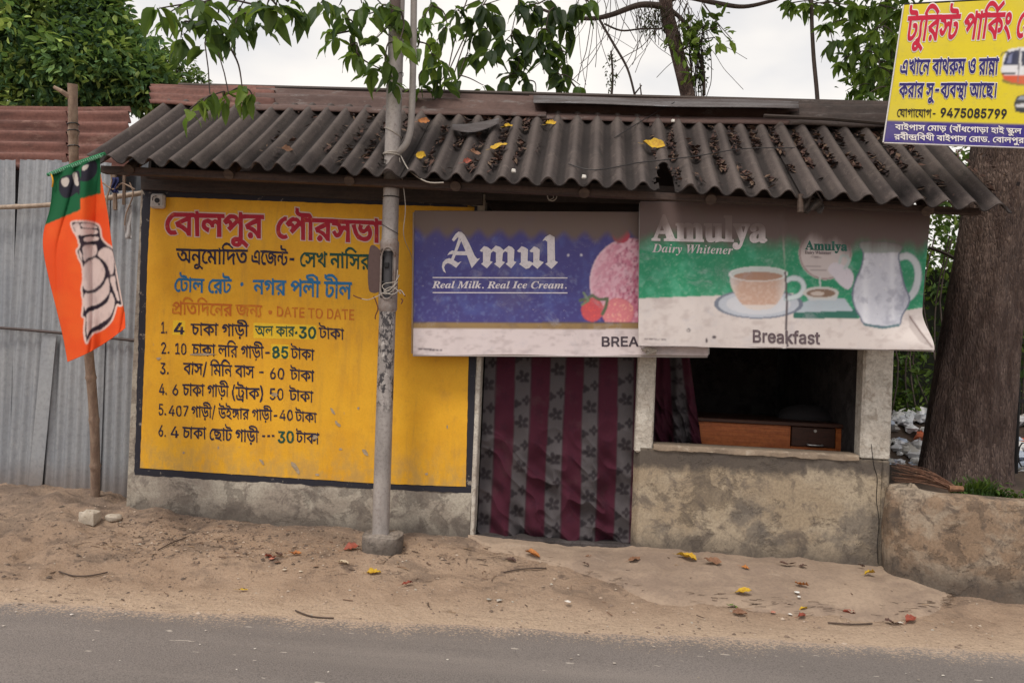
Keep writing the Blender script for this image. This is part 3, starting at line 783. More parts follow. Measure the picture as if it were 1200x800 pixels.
# outlines of the characters written in the place: first point, then steps, in units of 6 thousandths of the letter size
GLYPHS = [
[[59,104,0,-12,-7,-1,-7,-4,-8,-7,-7,-8,-5,-10,-2,-6,-2,-12,2,-14,5,-10,2,-3,7,-4,7,-1,8,0,6,3,6,-10,-10,-5,-10,-1,-7,1,-6,2,-6,3,-5,4,-7,11,-3,7,-2,16,2,16,2,7,7,12,4,6,9,9,10,6,10,5]],
[[101,104,0,-12,-17,0,0,-92,-13,0,-9,13,-11,11,-14,9,-16,6,-8,1,-7,16,33,18,12,5,23,8,-3,-7,0,12,-73,0,0,12],[71,79,3,-5,-26,-10,-26,-13,19,-7,13,-8,11,-10,8,-11,-1,0,-1,13]],
[[46,104,0,-12,-18,0,0,-92,-12,0,0,78,-2,4,-4,6,-6,3,-6,1,0,12,6,-1,8,-4,4,-6,0,22,9,0,3,-11]],
[[124,104,0,-12,-18,0,0,-92,-13,0,0,56,1,-4,-5,6,-5,4,-6,1,-7,-1,-3,-3,-2,-5,1,-9,-11,-1,-1,5,-3,7,-4,5,-9,4,-6,1,-5,-2,-5,-5,-2,-6,1,-5,2,-3,6,-7,10,-4,-4,-13,-15,7,-7,7,-3,4,-3,9,0,10,3,8,3,4,7,5,4,1,10,2,5,-1,5,-1,9,-4,8,-8,-3,0,1,3,5,5,7,3,3,0,8,-1,6,-3,6,-5,-1,-2,-1,28,-95,0,0,12]],
[[121,104,0,-12,-17,0,0,-92,-13,0,0,66,3,-11,-12,17,-11,12,-10,7,-11,2,-9,-1,-7,-4,-6,-4,-9,-10,-1,0,5,3,6,1,6,-1,5,-2,3,-3,4,-8,1,-7,-1,-4,-3,1,11,11,22,21,8,-9,-47,-45,-10,10,14,13,-6,-7,-6,-4,5,6,1,4,0,6,-2,4,-4,2,-5,0,-9,-3,-12,12,9,11,14,12,10,5,6,1,11,0,6,-1,10,-4,5,-4,9,-9,10,-12,-2,0,-1,3,0,38,9,0,3,-11]],
[[-48,-44,-6,0,-7,3,-6,5,-3,6,0,10,2,5,4,3,5,3,6,2,7,1,14,-2,13,-5,13,-8,21,-15,-8,-9,-20,15,-17,10,-11,2,-5,1,-7,-1,-3,-2,-2,-3,0,-5,1,-2,7,-4,10,1,4,3,5,8,2,10,0,13,13,0,0,-12,-2,-11,-6,-12,-3,-4,-9,-5]],
[[101,104,0,-12,-17,0,0,-92,-13,0,-9,13,-11,11,-14,9,-16,6,-8,1,-7,16,33,18,12,5,23,8,-3,-7,0,12,-73,0,0,12],[71,79,3,-5,-26,-10,-26,-13,19,-7,13,-8,11,-10,8,-11,-1,0,-1,13],[31,-1,-5,1,-2,2,-3,4,0,3,0,2,3,5,4,2,3,1,3,-1,4,-2,2,-5,1,-2,-1,-3,-2,-4,-2,-2]],
[[28,0,-12,0,0,92,-18,0,0,12,48,0,0,-12,-18,0],[16,104,-1,7,-2,3,-5,2,-45,1,-8,2,-7,4,-5,5,-3,7,-1,8,1,9,12,-1,0,-3,0,-8,1,-4,4,-4,5,-2,12,-2,31,0,9,-1,6,-3,6,-6,2,-6,0,-8]],
[[115,104,0,-12,-17,0,0,-92,-13,0,0,59,4,-11,-11,13,-5,1,-5,-1,-4,-5,-10,-16,-8,-12,-8,-6,-10,-1,-8,3,-5,5,-9,12,10,6,8,-11,4,-2,6,1,3,2,4,5,17,26,2,3,6,3,7,0,3,0,6,-5,7,-7,-3,0,-1,10,0,20,-87,0,0,12],[45,45,-5,22,-4,7,-7,4,-5,1,-18,3,3,13,29,-9,6,-4,2,-3,4,-6,2,-14]],
[[70,7,-14,2,-6,2,-12,6,-6,5,-5,6,-10,16,-8,21,-4,13,13,3,4,-14,9,-22,5,-8,6,-6,6,-5,7,-4,7,-2,8,0,11,1,8,4,6,7,3,8,0,11,-3,7,-5,8,8,13,7,-12,4,-11,2,-12,-2,-13,-3,-6,-4,-5,-4,-4,-6,-4,-6,-3,-7,-1],[64,47,-6,1,-6,2,-4,3,-4,3,-2,5,0,6,1,8,2,6,13,-4,-2,-4,-1,-5,1,-3,2,-4,6,-2,7,1,8,6,9,12,10,1,-1,-9,-9,-12,-11,-8,-4,-2],[122,104,0,-12,-124,0,0,12]],
[[150,104,0,-12,-17,0,0,-92,-13,0,-12,17,-15,13,4,11,17,-14,7,-9,-1,74,-122,0,0,12],[63,15,-15,3,-7,2,-13,11,-12,17,-11,26,12,4,8,-21,9,-15,10,-9,12,-5,13,0,12,5,5,6,2,11,-2,11,-7,8,-4,2,-11,0,-4,-4,-1,-5,1,-7,-12,-2,-3,12,4,10,8,6,8,2,10,0,11,-4,4,-3,7,-9,3,-11,-1,-18,-5,-10,-10,-8,-6,-3],[57,78,-5,9,-12,6,4,7,14,-4,10,-10,2,-8]],
[[102,104,0,-12,-17,0,0,-92,-13,0,0,40,3,-9,-17,18,-13,8,-13,1,-6,-3,-4,-5,1,-10,5,-5,8,-4,-7,-12,-11,7,-5,4,-5,10,0,6,1,10,5,7,12,6,14,1,10,-2,13,-9,12,-12,-2,0,-1,2,0,43,-74,0,0,12]],
[[59,104,0,-12,-7,-1,-7,-4,-8,-7,-7,-8,-7,-16,-2,-12,2,-14,5,-10,6,-6,7,-2,9,0,8,3,6,-10,-6,-3,-14,-3,-13,3,-6,3,-9,9,-3,6,-4,15,0,17,1,8,7,15,5,6,11,11,14,6,-11,-6,-38,0,0,12]],
[[105,104,0,-12,-17,0,0,-92,-13,0,0,22,3,-8,-16,21,-8,7,-10,4,-12,0,-6,-5,-1,-3,1,-10,6,-6,8,-4,-4,-12,-10,4,-10,10,-5,11,2,13,8,10,12,4,17,-1,10,-5,8,-7,10,-13,-2,-1,-1,10,0,51,-77,0,0,12],[50,54,0,-4,-13,4,-2,11,-4,8,-7,5,-11,3,-7,1,2,12,18,-4,12,-6,6,-6,4,-8]],
[[46,104,0,-12,-18,0,0,-92,-12,0,0,92,-18,0,0,12,16,0,-11,13,8,13,9,10,11,8,6,3,7,1,8,1,12,-1,16,-5,10,-5,11,-7,17,-13,-8,-9,-20,15,-12,7,-12,4,-6,1,-12,0,-10,-2,-8,-6,-7,-7,-5,-9,9,-12]],
[[102,104,0,-12,-76,0,0,-50,-2,4,10,9,17,13,14,7,14,6,11,-11,-6,-15,-2,-12,0,-19,5,-22,-13,-3,-5,25,-1,18,4,19,4,7,2,0,-25,-14,-29,-25,-10,7,0,56,-16,0,0,12]],
[[68,8,-18,3,-8,4,-14,13,-13,20,-10,30,13,3,8,-24,9,-18,11,-12,14,-5,12,-1,12,3,5,4,4,6,2,9,-1,12,-6,11,-10,5,-8,0,-6,-2,-2,-8,1,-7,-13,-3,-2,10,0,7,6,9,10,5,16,1,12,-4,8,-8,6,-12,2,-13,0,-7,-4,-12,-8,-10,-12,-7],[120,104,0,-12,-122,0,0,12]],
[[85,105,12,-2,5,-2,6,-6,2,-5,1,-90,-12,0,-4,8,-9,6,-10,0,-31,-2,-8,0,-12,4,-11,8,-5,9,-1,16,2,14,12,-2,-1,-19,2,-7,3,-5,11,-5,19,0,25,2,12,-4,5,-5,0,63,0,5,-3,4,-9,3,-12,-3,-9,-7,-9,-12,0,-7,1,-3,6,-3,9,0,2,-12,-11,-1,-10,2,-8,7,-2,5,-1,6,2,9,4,9,7,9,14,9]],
[[67,10,-19,4,-17,11,-14,21,-12,32,13,3,8,-24,9,-17,11,-11,14,-5,15,0,11,4,6,10,0,7,-4,15,10,0,-9,-9,-11,-6,-13,-2,-11,2,-8,8,-3,7,1,9,4,10,4,5,14,8,-68,0,0,12,156,0,0,-12,-65,0,-15,-8,-14,-10,-3,-5,-1,-6,1,-5,3,-2,4,-1,8,1,15,10,15,-5,2,-12,1,-12,-4,-10,-3,-5,-9,-7,-6,-3],[134,34,1,-16,4,-16,-12,-3,-5,19,-2,19,2,16,4,12,-22,3,-15,9,-10,13,13,3,7,-8,10,-6,10,-2,15,0,7,-12,-6,-14]],
[[32,78,14,-2,14,-10,7,-6,-1,-15,-15,15,-11,6,-9,0,-6,-2,-2,-2,-2,-7,3,-7,10,-6,-6,-12,-6,3,-5,3,-7,9,-2,11,1,9,5,7,7,4],[143,104,0,-12,-68,0,1,-66,2,-6,2,-2,12,-2,8,3,7,5,8,10,5,12,-1,10,-7,4,-12,0,-2,11,18,2,10,-4,6,-9,0,-16,-4,-13,-8,-11,-13,-10,-15,-6,-13,1,-10,5,-6,12,-1,70,-64,0,0,12],[112,104,-1,7,-4,4,-36,2,-8,2,-6,4,-5,5,-3,7,-1,17,13,-1,-1,-3,2,-12,5,-5,11,-2,28,-1,7,-2,5,-4,5,-7,1,-11]],
[[80,58,0,-13,-53,0,0,13]],
[[118,104,0,-12,-18,0,0,-92,-13,0,-15,17,-14,11,-17,8,-13,4,-4,15,8,-6,18,-5,15,-6,11,-9,12,-13,-1,99,9,0,4,-11],[75,78,-2,-11,-3,-5,-4,-4,-11,-7,-20,-5,-8,2,-3,7,22,4,9,5,6,6,1,8,-2,9,-7,8,9,9,9,-12],[30,72,-11,2,-8,7,-3,10,4,14,12,-4,-2,-9,2,-6,6,-2,10,2,5,4,8,12,9,2,0,-8,-5,-9,-6,-7,-11,-7]],
[[96,104,0,-12,-67,0,0,-58,0,-8,2,-6,3,-2,3,-2,8,0,8,3,7,5,6,6,5,8,2,12,-1,6,-4,4,-6,1,-9,-1,-2,11,7,2,7,0,7,-1,7,-3,4,-5,2,-4,1,-10,0,-6,-5,-13,-7,-11,-5,-4,-4,-4,-9,-5,-10,-3,-6,0,-8,1,-6,2,-4,3,-3,5,-3,11,0,66,-18,0,0,12],[66,104,-2,7,-1,3,-3,1,-8,1,-28,1,-8,2,-6,4,-5,5,-3,7,-1,8,1,9,12,-1,0,-3,0,-8,1,-4,2,-2,4,-3,10,-2,28,-1,7,-2,6,-4,4,-7,2,-11]],
[[24,47,-8,3,-3,8,3,8,8,3,8,-3,3,-8,-3,-8]],
[[81,0,0,71,3,-11,-11,15,-13,12,-13,5,-13,-1,-16,-15,4,3,10,2,9,0,7,-3,6,-4,3,-6,0,-13,-6,-11,-12,-10,-9,-5,-8,12,11,5,8,7,3,8,-2,6,-5,2,-7,0,-13,-4,-13,11,11,15,8,8,14,5,11,0,10,-2,13,-9,13,-14,-2,1,-1,35,9,0,3,-11,18,0,0,-12,-17,0,0,-92]],
[[46,92,-18,0,0,-92,-12,0,0,92,-18,0,0,12,18,0,-3,12,-3,6,-13,11,-11,5,-14,2,-20,1,-15,-1,-9,-4,-1,-6,6,-2,36,-2,6,-3,6,-7,2,-14,-11,0,-2,9,-4,3,-33,2,-10,2,-5,2,-3,4,-2,8,1,6,4,5,6,4,20,5,34,0,17,-4,14,-7,10,-9,7,-13,3,-15,17,0]],
[[128,104,0,-12,-18,0,0,-92,-13,0,0,66,4,-11,-23,29,-11,7,-11,2,-8,-1,-8,-4,-16,-14,12,4,10,-3,4,-3,4,-8,0,-11,-3,1,10,11,22,21,9,-9,-48,-45,-10,10,14,13,-11,-11,6,10,0,6,-3,4,-9,2,-8,-3,-13,12,9,11,15,12,15,6,18,-1,10,-4,9,-8,15,-17,-3,0,0,3,-1,38,9,0,4,-11],[110,-7,-12,0,-6,10,-7,3,-11,1,-33,-3,-13,2,-8,4,-6,5,-5,9,-1,11,0,9,1,4,13,-2,-2,-9,2,-10,4,-5,10,-5,14,-1,30,3,11,-4,6,-5,0,15,13,0]],
[[44,104,0,-12,-12,0,10,4,-10,-10,-4,-6,-1,-6,-1,-12,6,-30,0,-8,-3,-12,-3,-6,-6,-6,-9,-5,-6,-2,-7,-2,-3,12,11,4,5,2,3,3,3,6,2,6,0,8,-5,30,0,11,3,10,6,9,3,3,3,-3,-31,0,0,12]],
[[47,22,-9,2,-8,4,-8,11,-1,9,1,9,5,8,11,8,9,1,9,-1,8,-5,6,-6,3,-14,-3,-13,-6,-7,-8,-4]],
[[52,0,-29,0,0,14,38,0,15,5,11,10,3,7,3,7,2,18,-2,17,-2,8,-9,12,-12,7,-17,3,-31,0,0,13,43,-1,19,-6,8,-6,12,-15,6,-20,0,-12,-3,-23,-3,-10,-6,-8,-14,-13,-9,-4],[30,121,0,-121,-15,0,0,121]],
[[4,0,44,121,18,0,45,-121,-17,0,-36,104,-2,10,3,0,-8,-26,-30,-88],[26,34,0,13,63,0,0,-13]],
[[8,108,0,13,92,0,0,-13,-38,0,0,-108,-16,0,0,108]],
[[15,0,0,121,73,0,0,-13,-58,0,0,-40,54,0,0,-14,-54,0,0,-40,59,0,0,-14]],
[[64,-2,-10,1,-18,7,-14,13,-9,18,-3,23,3,24,9,18,14,13,18,7,10,1,10,-1,18,-7,13,-13,9,-18,4,-24,-4,-23,-9,-18,-13,-13,-18,-7],[64,13,7,0,12,5,11,10,6,14,2,18,-2,19,-6,15,-5,5,-12,7,-13,2,-14,-2,-11,-7,-5,-6,-7,-14,-2,-19,2,-18,7,-14,10,-10,6,-3]],
[[18,0,0,13,75,0,0,-13],[66,121,0,-121,-15,0,-1,107,-29,-22,0,17,26,19]],
[[23,-1,-8,3,-3,8,3,8,8,3,7,-3,4,-8,-4,-8]],
[[15,0,0,11,52,57,7,10,2,11,-1,8,-4,6,-6,4,-8,2,-8,0,-11,-5,-6,-9,-2,-8,-14,0,0,7,2,6,6,11,5,4,11,6,6,1,14,0,13,-4,9,-7,6,-10,2,-6,0,-10,-4,-13,-10,-16,-39,-42,56,0,0,-14]],
[[52,-2,-14,2,-12,5,-5,4,-8,9,-3,13,16,0,4,-11,9,-6,9,-2,13,1,11,6,4,7,2,12,-5,12,-8,5,-5,2,-22,2,0,12,30,37,-52,0,0,13,73,0,0,-11,-39,-44,0,2,16,0,13,-6,5,-4,4,-6,5,-11,1,-7,-3,-13,-3,-5,-9,-10,-12,-6]],
[[10,25,0,12,48,84,15,0,-47,-82,72,-1,0,-13],[67,0,0,76,15,0,0,-76]],
[[52,-2,-13,2,-11,6,-4,4,-7,9,-3,12,16,0,1,-7,5,-6,5,-4,8,-2,13,2,10,7,6,13,0,10,-4,8,-9,10,-9,3,-8,1,-8,-2,-9,-5,-15,2,8,60,63,0,0,-13,-51,0,-4,-36,7,4,11,3,10,0,10,-3,8,-5,7,-7,5,-9,3,-11,-1,-13,-1,-7,-7,-12,-11,-8,-6,-3]],
[[54,-2,-14,3,-11,6,-5,5,-6,12,-2,7,0,13,3,13,8,15,33,49,17,0,-41,-59,-1,0,1,2,6,6,5,3,9,1,14,-2,5,-2,5,-4,8,-9,4,-13,0,-14,-2,-7,-6,-11,-5,-5,-11,-6],[54,12,9,1,9,7,4,8,2,9,-2,10,-4,7,-9,8,-9,1,-9,-1,-7,-5,-6,-10,-2,-9,2,-10,6,-10,7,-5]],
[[54,-2,-8,1,-15,7,-11,12,-6,19,-2,23,2,24,3,10,8,16,13,10,16,3,16,-3,13,-10,9,-16,2,-10,2,-24,-2,-23,-6,-19,-5,-7,-13,-9],[54,12,11,2,8,8,5,12,4,26,-4,27,-5,12,-8,8,-11,3,-11,-3,-8,-8,-3,-5,-4,-15,-2,-19,2,-18,4,-14,3,-6,8,-8]],
[[23,0,54,108,-62,0,0,13,78,0,0,-14,-54,-107]],
[[96,104,0,-12,-67,0,1,-68,2,-4,5,-4,12,1,11,7,8,10,4,7,1,11,-1,3,-4,3,-16,1,-13,4,-7,5,-5,6,1,15,8,-10,6,-5,12,-3,21,-2,6,-3,3,-5,2,-6,0,-11,-5,-12,-12,-16,-13,-9,-11,-3,-13,1,-8,4,-5,6,-3,11,0,66,-18,0,0,12]],
[[136,104,0,-12,-54,0,0,-92,-13,0,-8,13,-11,11,-14,9,-8,3,-15,4,-7,16,32,17,35,13,-4,-7,0,13,-71,0,0,12],[69,78,4,-5,-18,-6,-33,-16,6,-2,13,-5,12,-8,6,-5,5,-5,7,-11,-1,0,-1,7],[127,48,-1,-7,-3,-7,-5,-4,-4,-2,-10,-2,-10,1,1,12,6,0,8,1,2,2,2,2,1,5,-1,6,-3,5,-5,4,-6,4,-9,3,-10,2,0,13,16,-4,8,-3,12,-8,4,-5,4,-6,2,-6]],
[[120,104,0,-12,-61,0,1,-33,2,-5,6,-1,4,2,8,6,8,11,10,2,6,-11,4,-11,1,-18,-4,-12,-4,-5,-10,-8,-13,-5,-16,0,-13,4,-12,7,-11,12,-14,26,-7,25,13,3,13,-37,10,-16,13,-8,7,-3,16,0,7,3,10,8,2,6,0,11,-1,8,-6,9,8,3,-10,-14,-7,-6,-11,-4,-11,0,-7,5,-4,9,-1,37,-48,0,0,12],[60,-25,-7,3,-3,7,3,7,7,3,8,-3,2,-7,-2,-7]],
[[54,-2,-15,2,-7,3,-10,7,-7,10,-3,12,2,10,4,8,10,10,8,3,-10,6,-7,10,-2,12,2,11,6,10,10,7,6,2,13,2,13,-2,6,-2,10,-7,6,-10,2,-11,-2,-12,-7,-10,-10,-6,8,-3,10,-10,4,-8,2,-10,-3,-12,-7,-10,-5,-4,-12,-6],[54,12,10,1,10,6,5,6,1,8,-1,8,-5,7,-11,7,-9,1,-10,-1,-10,-7,-5,-7,-1,-8,1,-8,4,-6,11,-6],[54,69,8,1,6,4,7,8,1,8,-3,10,-4,5,-7,3,-8,2,-8,-2,-7,-3,-5,-5,-2,-10,2,-11,5,-5,7,-4]],
[[56,127,-39,-145,-13,0,39,145]],
[[21,49,1,19,4,19,8,27,8,15,14,0,-14,-36,-5,-27,-1,-24,2,-14,6,-24,12,-27,-14,0,-7,12,-9,24,-5,25]],
[[114,104,0,-12,-68,0,0,-55,3,-14,6,-4,8,0,8,3,7,4,8,11,4,7,1,8,-1,6,-4,4,-6,1,-9,-1,-2,12,9,2,9,-1,7,-2,7,-7,3,-8,0,-9,-4,-13,-10,-15,-16,-11,-16,-4,-11,2,-7,5,-6,11,0,68,-36,0,0,12],[84,104,-2,7,-4,4,-36,2,-8,2,-6,4,-5,5,-3,7,0,17,12,-1,0,-3,1,-12,5,-5,11,-2,28,-1,7,-2,6,-4,4,-7,2,-11],[96,-32,-12,0,-7,11,-7,3,-36,-2,-11,2,-6,4,-5,6,-4,8,0,20,1,6,13,-1,-1,-5,0,-18,3,-5,4,-3,9,-2,31,2,9,-3,6,-5,1,36,12,9]],
[[9,-23,15,36,3,15,3,21,-5,35,-12,36,-4,9,14,0,8,-15,11,-37,2,-28,-2,-24,-7,-24,-5,-12,-7,-12]],
[[85,104,-2,7,-4,4,-43,2,-8,2,-7,4,-7,8,-2,8,0,9,1,4,12,-1,0,-3,1,-12,4,-4,4,-2,39,-2,9,-1,6,-3,6,-6,3,-14],[120,104,0,-12,-61,0,1,-33,2,-5,6,-1,4,2,8,6,8,11,10,2,6,-11,4,-11,1,-18,-4,-12,-4,-5,-10,-8,-13,-5,-16,0,-13,4,-12,7,-11,12,-14,26,-7,25,13,3,13,-37,10,-16,13,-8,7,-3,16,0,7,3,10,8,2,6,0,11,-1,8,-6,9,8,3,-10,-14,-7,-6,-11,-4,-11,0,-7,5,-4,9,-1,37,-48,0,0,12]],
[[60,104,-2,7,-4,4,-32,2,-8,2,-7,4,-5,5,-3,7,0,17,13,-1,-1,-3,1,-12,6,-5,6,-2,33,-2,9,-5,4,-7,2,-11],[40,83,16,-2,10,-5,8,-8,3,-14,-1,-8,-3,-8,-5,-6,-8,-4,-21,-4,2,1,16,-6,17,-9,16,-12,-8,-8,-36,22,-17,8,-21,6,2,11,11,-2,13,-1,14,1,9,4,5,5,2,6,0,9,-6,8,-10,4,-7,1,-7,-1,-6,-3,-3,-4,1,-8,-12,-2,-2,14,3,6,10,7],[29,78,-5,9,-12,6,4,7,14,-4,10,-10,2,-8],[90,104,0,-12,-92,0,0,12]],
[[37,14,-11,4,-10,12,9,6,8,-8,6,-1,3,2,7,7,3,7,1,10,-2,7,-7,8,-6,3,-7,0,-5,-2,-2,-4,1,-9,-12,-3,-2,6,0,10,5,9,14,4,15,-1,10,-6,6,-9,2,-6,1,-20,-8,5,11,12,15,9,20,7,8,-10,-6,-15,-2,-16,1,-15,4,-15,-12,-3,-3,11,-3,18,0,11,3,13,3,9,5,-1,-17,-6,-13,-9,-21,-27,-5,-3],[12,100,7,-2,11,-5,5,-7,3,-8,-13,0,-5,9,-12,6],[80,72,-7,0,-12,6,-5,5,-7,13,13,2,8,-12,8,-4,9,2,3,3,2,5,-1,3,-4,5,14,1,3,-8,-1,-9,-7,-8,-8,-3],[123,104,0,-12,-63,0,-62,0,0,12]],
[[102,52,-3,-16,-9,-10,-13,-7,-9,-2,-5,-1,-3,4,23,-5,31,-13,-6,-10,-26,12,-19,5,-39,7,1,12,23,-3,18,2,12,5,8,7,3,8,0,10,-2,5,-7,6,-5,1,-11,0,-2,11,14,0,14,-4,8,-9],[38,36,-13,2,-4,4,-4,6,-2,12,0,33,13,0,0,-38,5,-6,10,-1,11,4,7,7,1,5,-1,3,-19,3,-9,4,-7,6,2,11,6,-6,8,-4,21,-1,8,-6,4,-6,-2,-14,-7,-8,-15,-8],[-2,92,0,12,118,0,0,-12]],
[[31,21,-8,2,-6,3,-5,6,-6,9,10,6,8,-11,4,-2,6,1,3,2,4,5,17,27,5,4,6,2,7,-1,3,-2,10,-10,1,-5,-1,-8,-11,12,-5,1,-3,0,-3,-2,-3,-4,-10,-16,-8,-12,-8,-6],[45,45,-5,22,-4,7,-7,4,-5,1,-18,3,3,13,29,-9,6,-4,2,-3,4,-6,2,-14],[166,104,0,-12,-68,0,0,-66,2,-6,3,-2,3,-2,8,0,8,3,8,5,8,10,2,4,2,8,0,4,-1,6,-3,4,-3,0,-5,1,-8,-1,-2,11,9,2,9,0,4,-1,6,-3,3,-3,3,-6,2,-10,-1,-6,-4,-13,-8,-11,-5,-4,-8,-6,-10,-4,-5,-2,-13,1,-6,2,-5,3,-3,5,-2,7,-1,10,1,30,-1,30,-87,0,0,12],[135,104,-1,7,-2,3,-2,1,-8,1,-28,1,-8,2,-7,4,-5,5,-3,7,-1,8,1,9,13,-1,-1,-3,0,-8,1,-4,2,-2,4,-3,10,-2,28,-1,8,-2,5,-4,5,-7,1,-11]],
[[-42,118,54,35,6,-10,-53,-36]],
[[20,52,20,-15,12,-12,10,-13,9,-13,-11,-6,-14,19,-9,11,-11,9,-14,10],[13,81,1,8,4,7,6,5,8,2,4,1,5,-1,7,-2,7,-5,4,-7,1,-8,-1,-8,-4,-7,-7,-5,-7,-3,-5,0,-4,0,-8,3,-6,5,-4,6],[24,81,2,-7,2,-2,2,-2,6,-1,4,0,5,3,3,6,0,3,0,3,-3,6,-2,2,-7,1,-3,-1,-5,-2,-3,-6]],
[[109,104,0,-12,-17,0,0,-92,-13,0,-15,17,-13,10,-15,8,-17,5,-4,15,9,-6,17,-4,20,-11,11,-9,7,-9,0,99,9,0,4,-11],[35,104,18,-3,7,-6,6,-13,0,-13,-4,-7,-6,-6,-8,-5,-22,-5,-8,2,-3,7,23,4,9,5,5,6,1,8,-2,8,-6,5,-5,1,-10,0,-4,-1,-5,-4,-1,-8,5,-5,-7,-10,-8,6,-2,5,-1,12,5,9,8,5]],
[[136,104,0,-12,-52,0,0,-92,-13,0,-9,13,-11,11,-22,12,-16,4,-7,16,33,18,35,13,-3,-7,0,12,-73,0,0,12],[71,79,3,-5,-26,-10,-26,-13,19,-7,13,-8,11,-10,8,-11,-1,0,-1,13],[106,27,-11,3,-7,4,-6,8,-5,11,6,11,6,-14,4,-6,6,-4,6,-1,5,1,4,3,1,7,-1,6,-3,4,-12,5,3,12,8,-3,8,-4,6,-6,4,-9,-1,-11,-5,-10,-4,-4],[31,-1,-7,3,-3,7,3,7,7,3,7,-3,3,-7,-3,-7]],
[[85,105,14,-3,10,-8,2,-6,0,-13,-6,-13,-9,-7,-16,-8,-5,12,13,5,8,7,2,5,0,8,-3,6,-6,3,-8,0,-11,-3,-8,-6,-6,-9,1,-6,7,-3,-3,-12,-11,3,-6,6,-2,9,1,8,5,7,11,10,15,7],[114,38,-2,-9,-3,-7,-6,-7,-7,-4,-10,-3,-18,0,-15,3,-7,3,-6,5,-12,12,-15,28,-8,25,12,4,10,-28,11,-20,13,-13,8,-4,17,-3,12,2,9,6,3,10,-2,8,-2,3,-11,7,13,6,12,-10]],
[[102,104,0,-12,-17,0,0,-60,-13,0,0,20,2,-10,-18,18,-9,6,-9,4,-11,-1,-5,-6,0,-5,2,-5,9,-5,-6,-12,-14,10,-5,10,1,13,7,9,11,4,11,0,10,-3,14,-9,14,-13,-4,0,0,35,-74,0,0,12],[37,34,17,-4,14,-9,12,-15,-3,-13,-16,19,-13,8,-12,2,-5,-2,-2,-6,2,-5,9,-5,-6,-11,-7,3,-8,7,-3,5,-1,6,2,8,7,8,6,3],[85,34,0,-41,-13,0,0,25,0,16]],
[[83,51,-13,2,-6,3,-9,10,-3,7,2,0,-6,-14,-8,-7,-7,-2,-6,1,-12,7,-9,12,10,6,6,-9,4,-3,5,-1,5,1,4,4,3,6,2,18,12,0,5,-15,6,-9,8,-5,8,-1,8,3,4,9,-4,12,-8,10,13,2,2,-1,5,-7,4,-9,0,-15,-6,-10,-5,-3],[122,104,0,-12,-124,0,0,12],[76,53,11,-1,11,-5,8,-7,3,-12,-2,-10,-7,-7,-9,-5,-13,-3,0,4,9,-2,30,-15,-6,-10,-31,16,-33,9,2,12,14,-3,16,0,7,1,7,5,2,4,0,8,-4,7,-9,3,-12,0,-6,-6,1,-8,-12,-2,-2,10,3,9,9,6]],
[[150,104,0,-12,-17,0,0,-92,-13,0,-12,17,-15,13,4,11,17,-14,7,-9,-1,74,-122,0,0,12],[63,15,-15,3,-7,2,-13,11,-12,17,-11,26,12,4,8,-21,9,-15,10,-9,12,-5,13,0,12,5,5,6,2,11,-2,11,-7,8,-4,2,-11,0,-4,-4,-1,-5,1,-7,-12,-2,-3,12,4,10,8,6,8,2,10,0,11,-4,4,-3,7,-9,3,-11,-1,-18,-5,-10,-10,-8,-6,-3],[57,78,-5,9,-12,6,4,7,14,-4,10,-10,2,-8],[195,104,0,-12,-18,0,0,-92,-13,0,0,80,-6,9,-10,3,0,12,4,-1,9,-4,4,-6,-1,22,9,0,4,-11]],
[[32,0,0,104,14,0,0,-104]],
[[106,104,0,-12,-18,0,0,-92,-12,0,-10,12,-18,13,-15,6,-19,4,-6,15,11,7,23,12,-15,9,-19,6,5,11,1,-3,-16,0,0,12],[76,92,-54,0,-3,1,19,-7,18,-14,1,-9,-29,-15,-7,-4,-2,3,9,-2,23,-8,12,-8,15,-15,-2,-1,0,11]],
[[54,123,14,-2,11,-7,5,-5,6,-12,2,-7,0,-13,-3,-13,-8,-14,-33,-50,-17,0,41,59,1,0,-1,-2,-6,-6,-8,-3,-6,-1,-14,2,-5,3,-5,3,-8,9,-4,13,0,14,2,7,6,12,5,4,11,7],[54,110,-9,-2,-7,-4,-6,-11,-2,-9,2,-9,4,-8,9,-7,9,-2,12,4,6,5,4,7,2,10,-3,13,-5,7,-7,4]],
[[7,144,-2,-11,-4,-9,-7,-6,-10,-3,-12,0,-10,3,-7,6,-5,9,-2,10,12,2,2,-11,6,-6,4,-2,11,0,7,4,3,4,2,11],[-15,138,-2,-5,-5,-2,-6,2,-2,6,2,5,6,2,5,-2]],
[[101,104,0,-12,-17,0,0,-92,-13,0,-14,18,-13,10,-15,8,-16,4,-7,16,33,18,23,9,12,4,-3,-7,0,24],[71,79,3,-5,-26,-10,-26,-13,19,-7,13,-8,11,-10,8,-11,-1,0,-1,13],[40,105,9,-1,-1,-12,-9,0,-7,-3,0,-7,3,-5,14,-7,-10,-7,-11,7,-7,8,-3,6,0,6,2,6,5,4,6,4]],
[[40,83,16,-2,10,-5,8,-8,3,-14,-1,-8,-3,-8,-5,-6,-8,-4,-21,-4,2,1,16,-6,17,-9,16,-12,-8,-8,-36,22,-17,8,-21,6,2,11,11,-2,13,-1,14,1,9,4,5,5,2,6,0,9,-6,8,-10,4,-7,1,-7,-1,-6,-3,-3,-4,1,-8,-12,-2,-2,14,3,6,10,7],[29,78,-5,9,-12,6,4,7,14,-4,10,-10,2,-8],[90,104,0,-12,-92,0,0,12]],
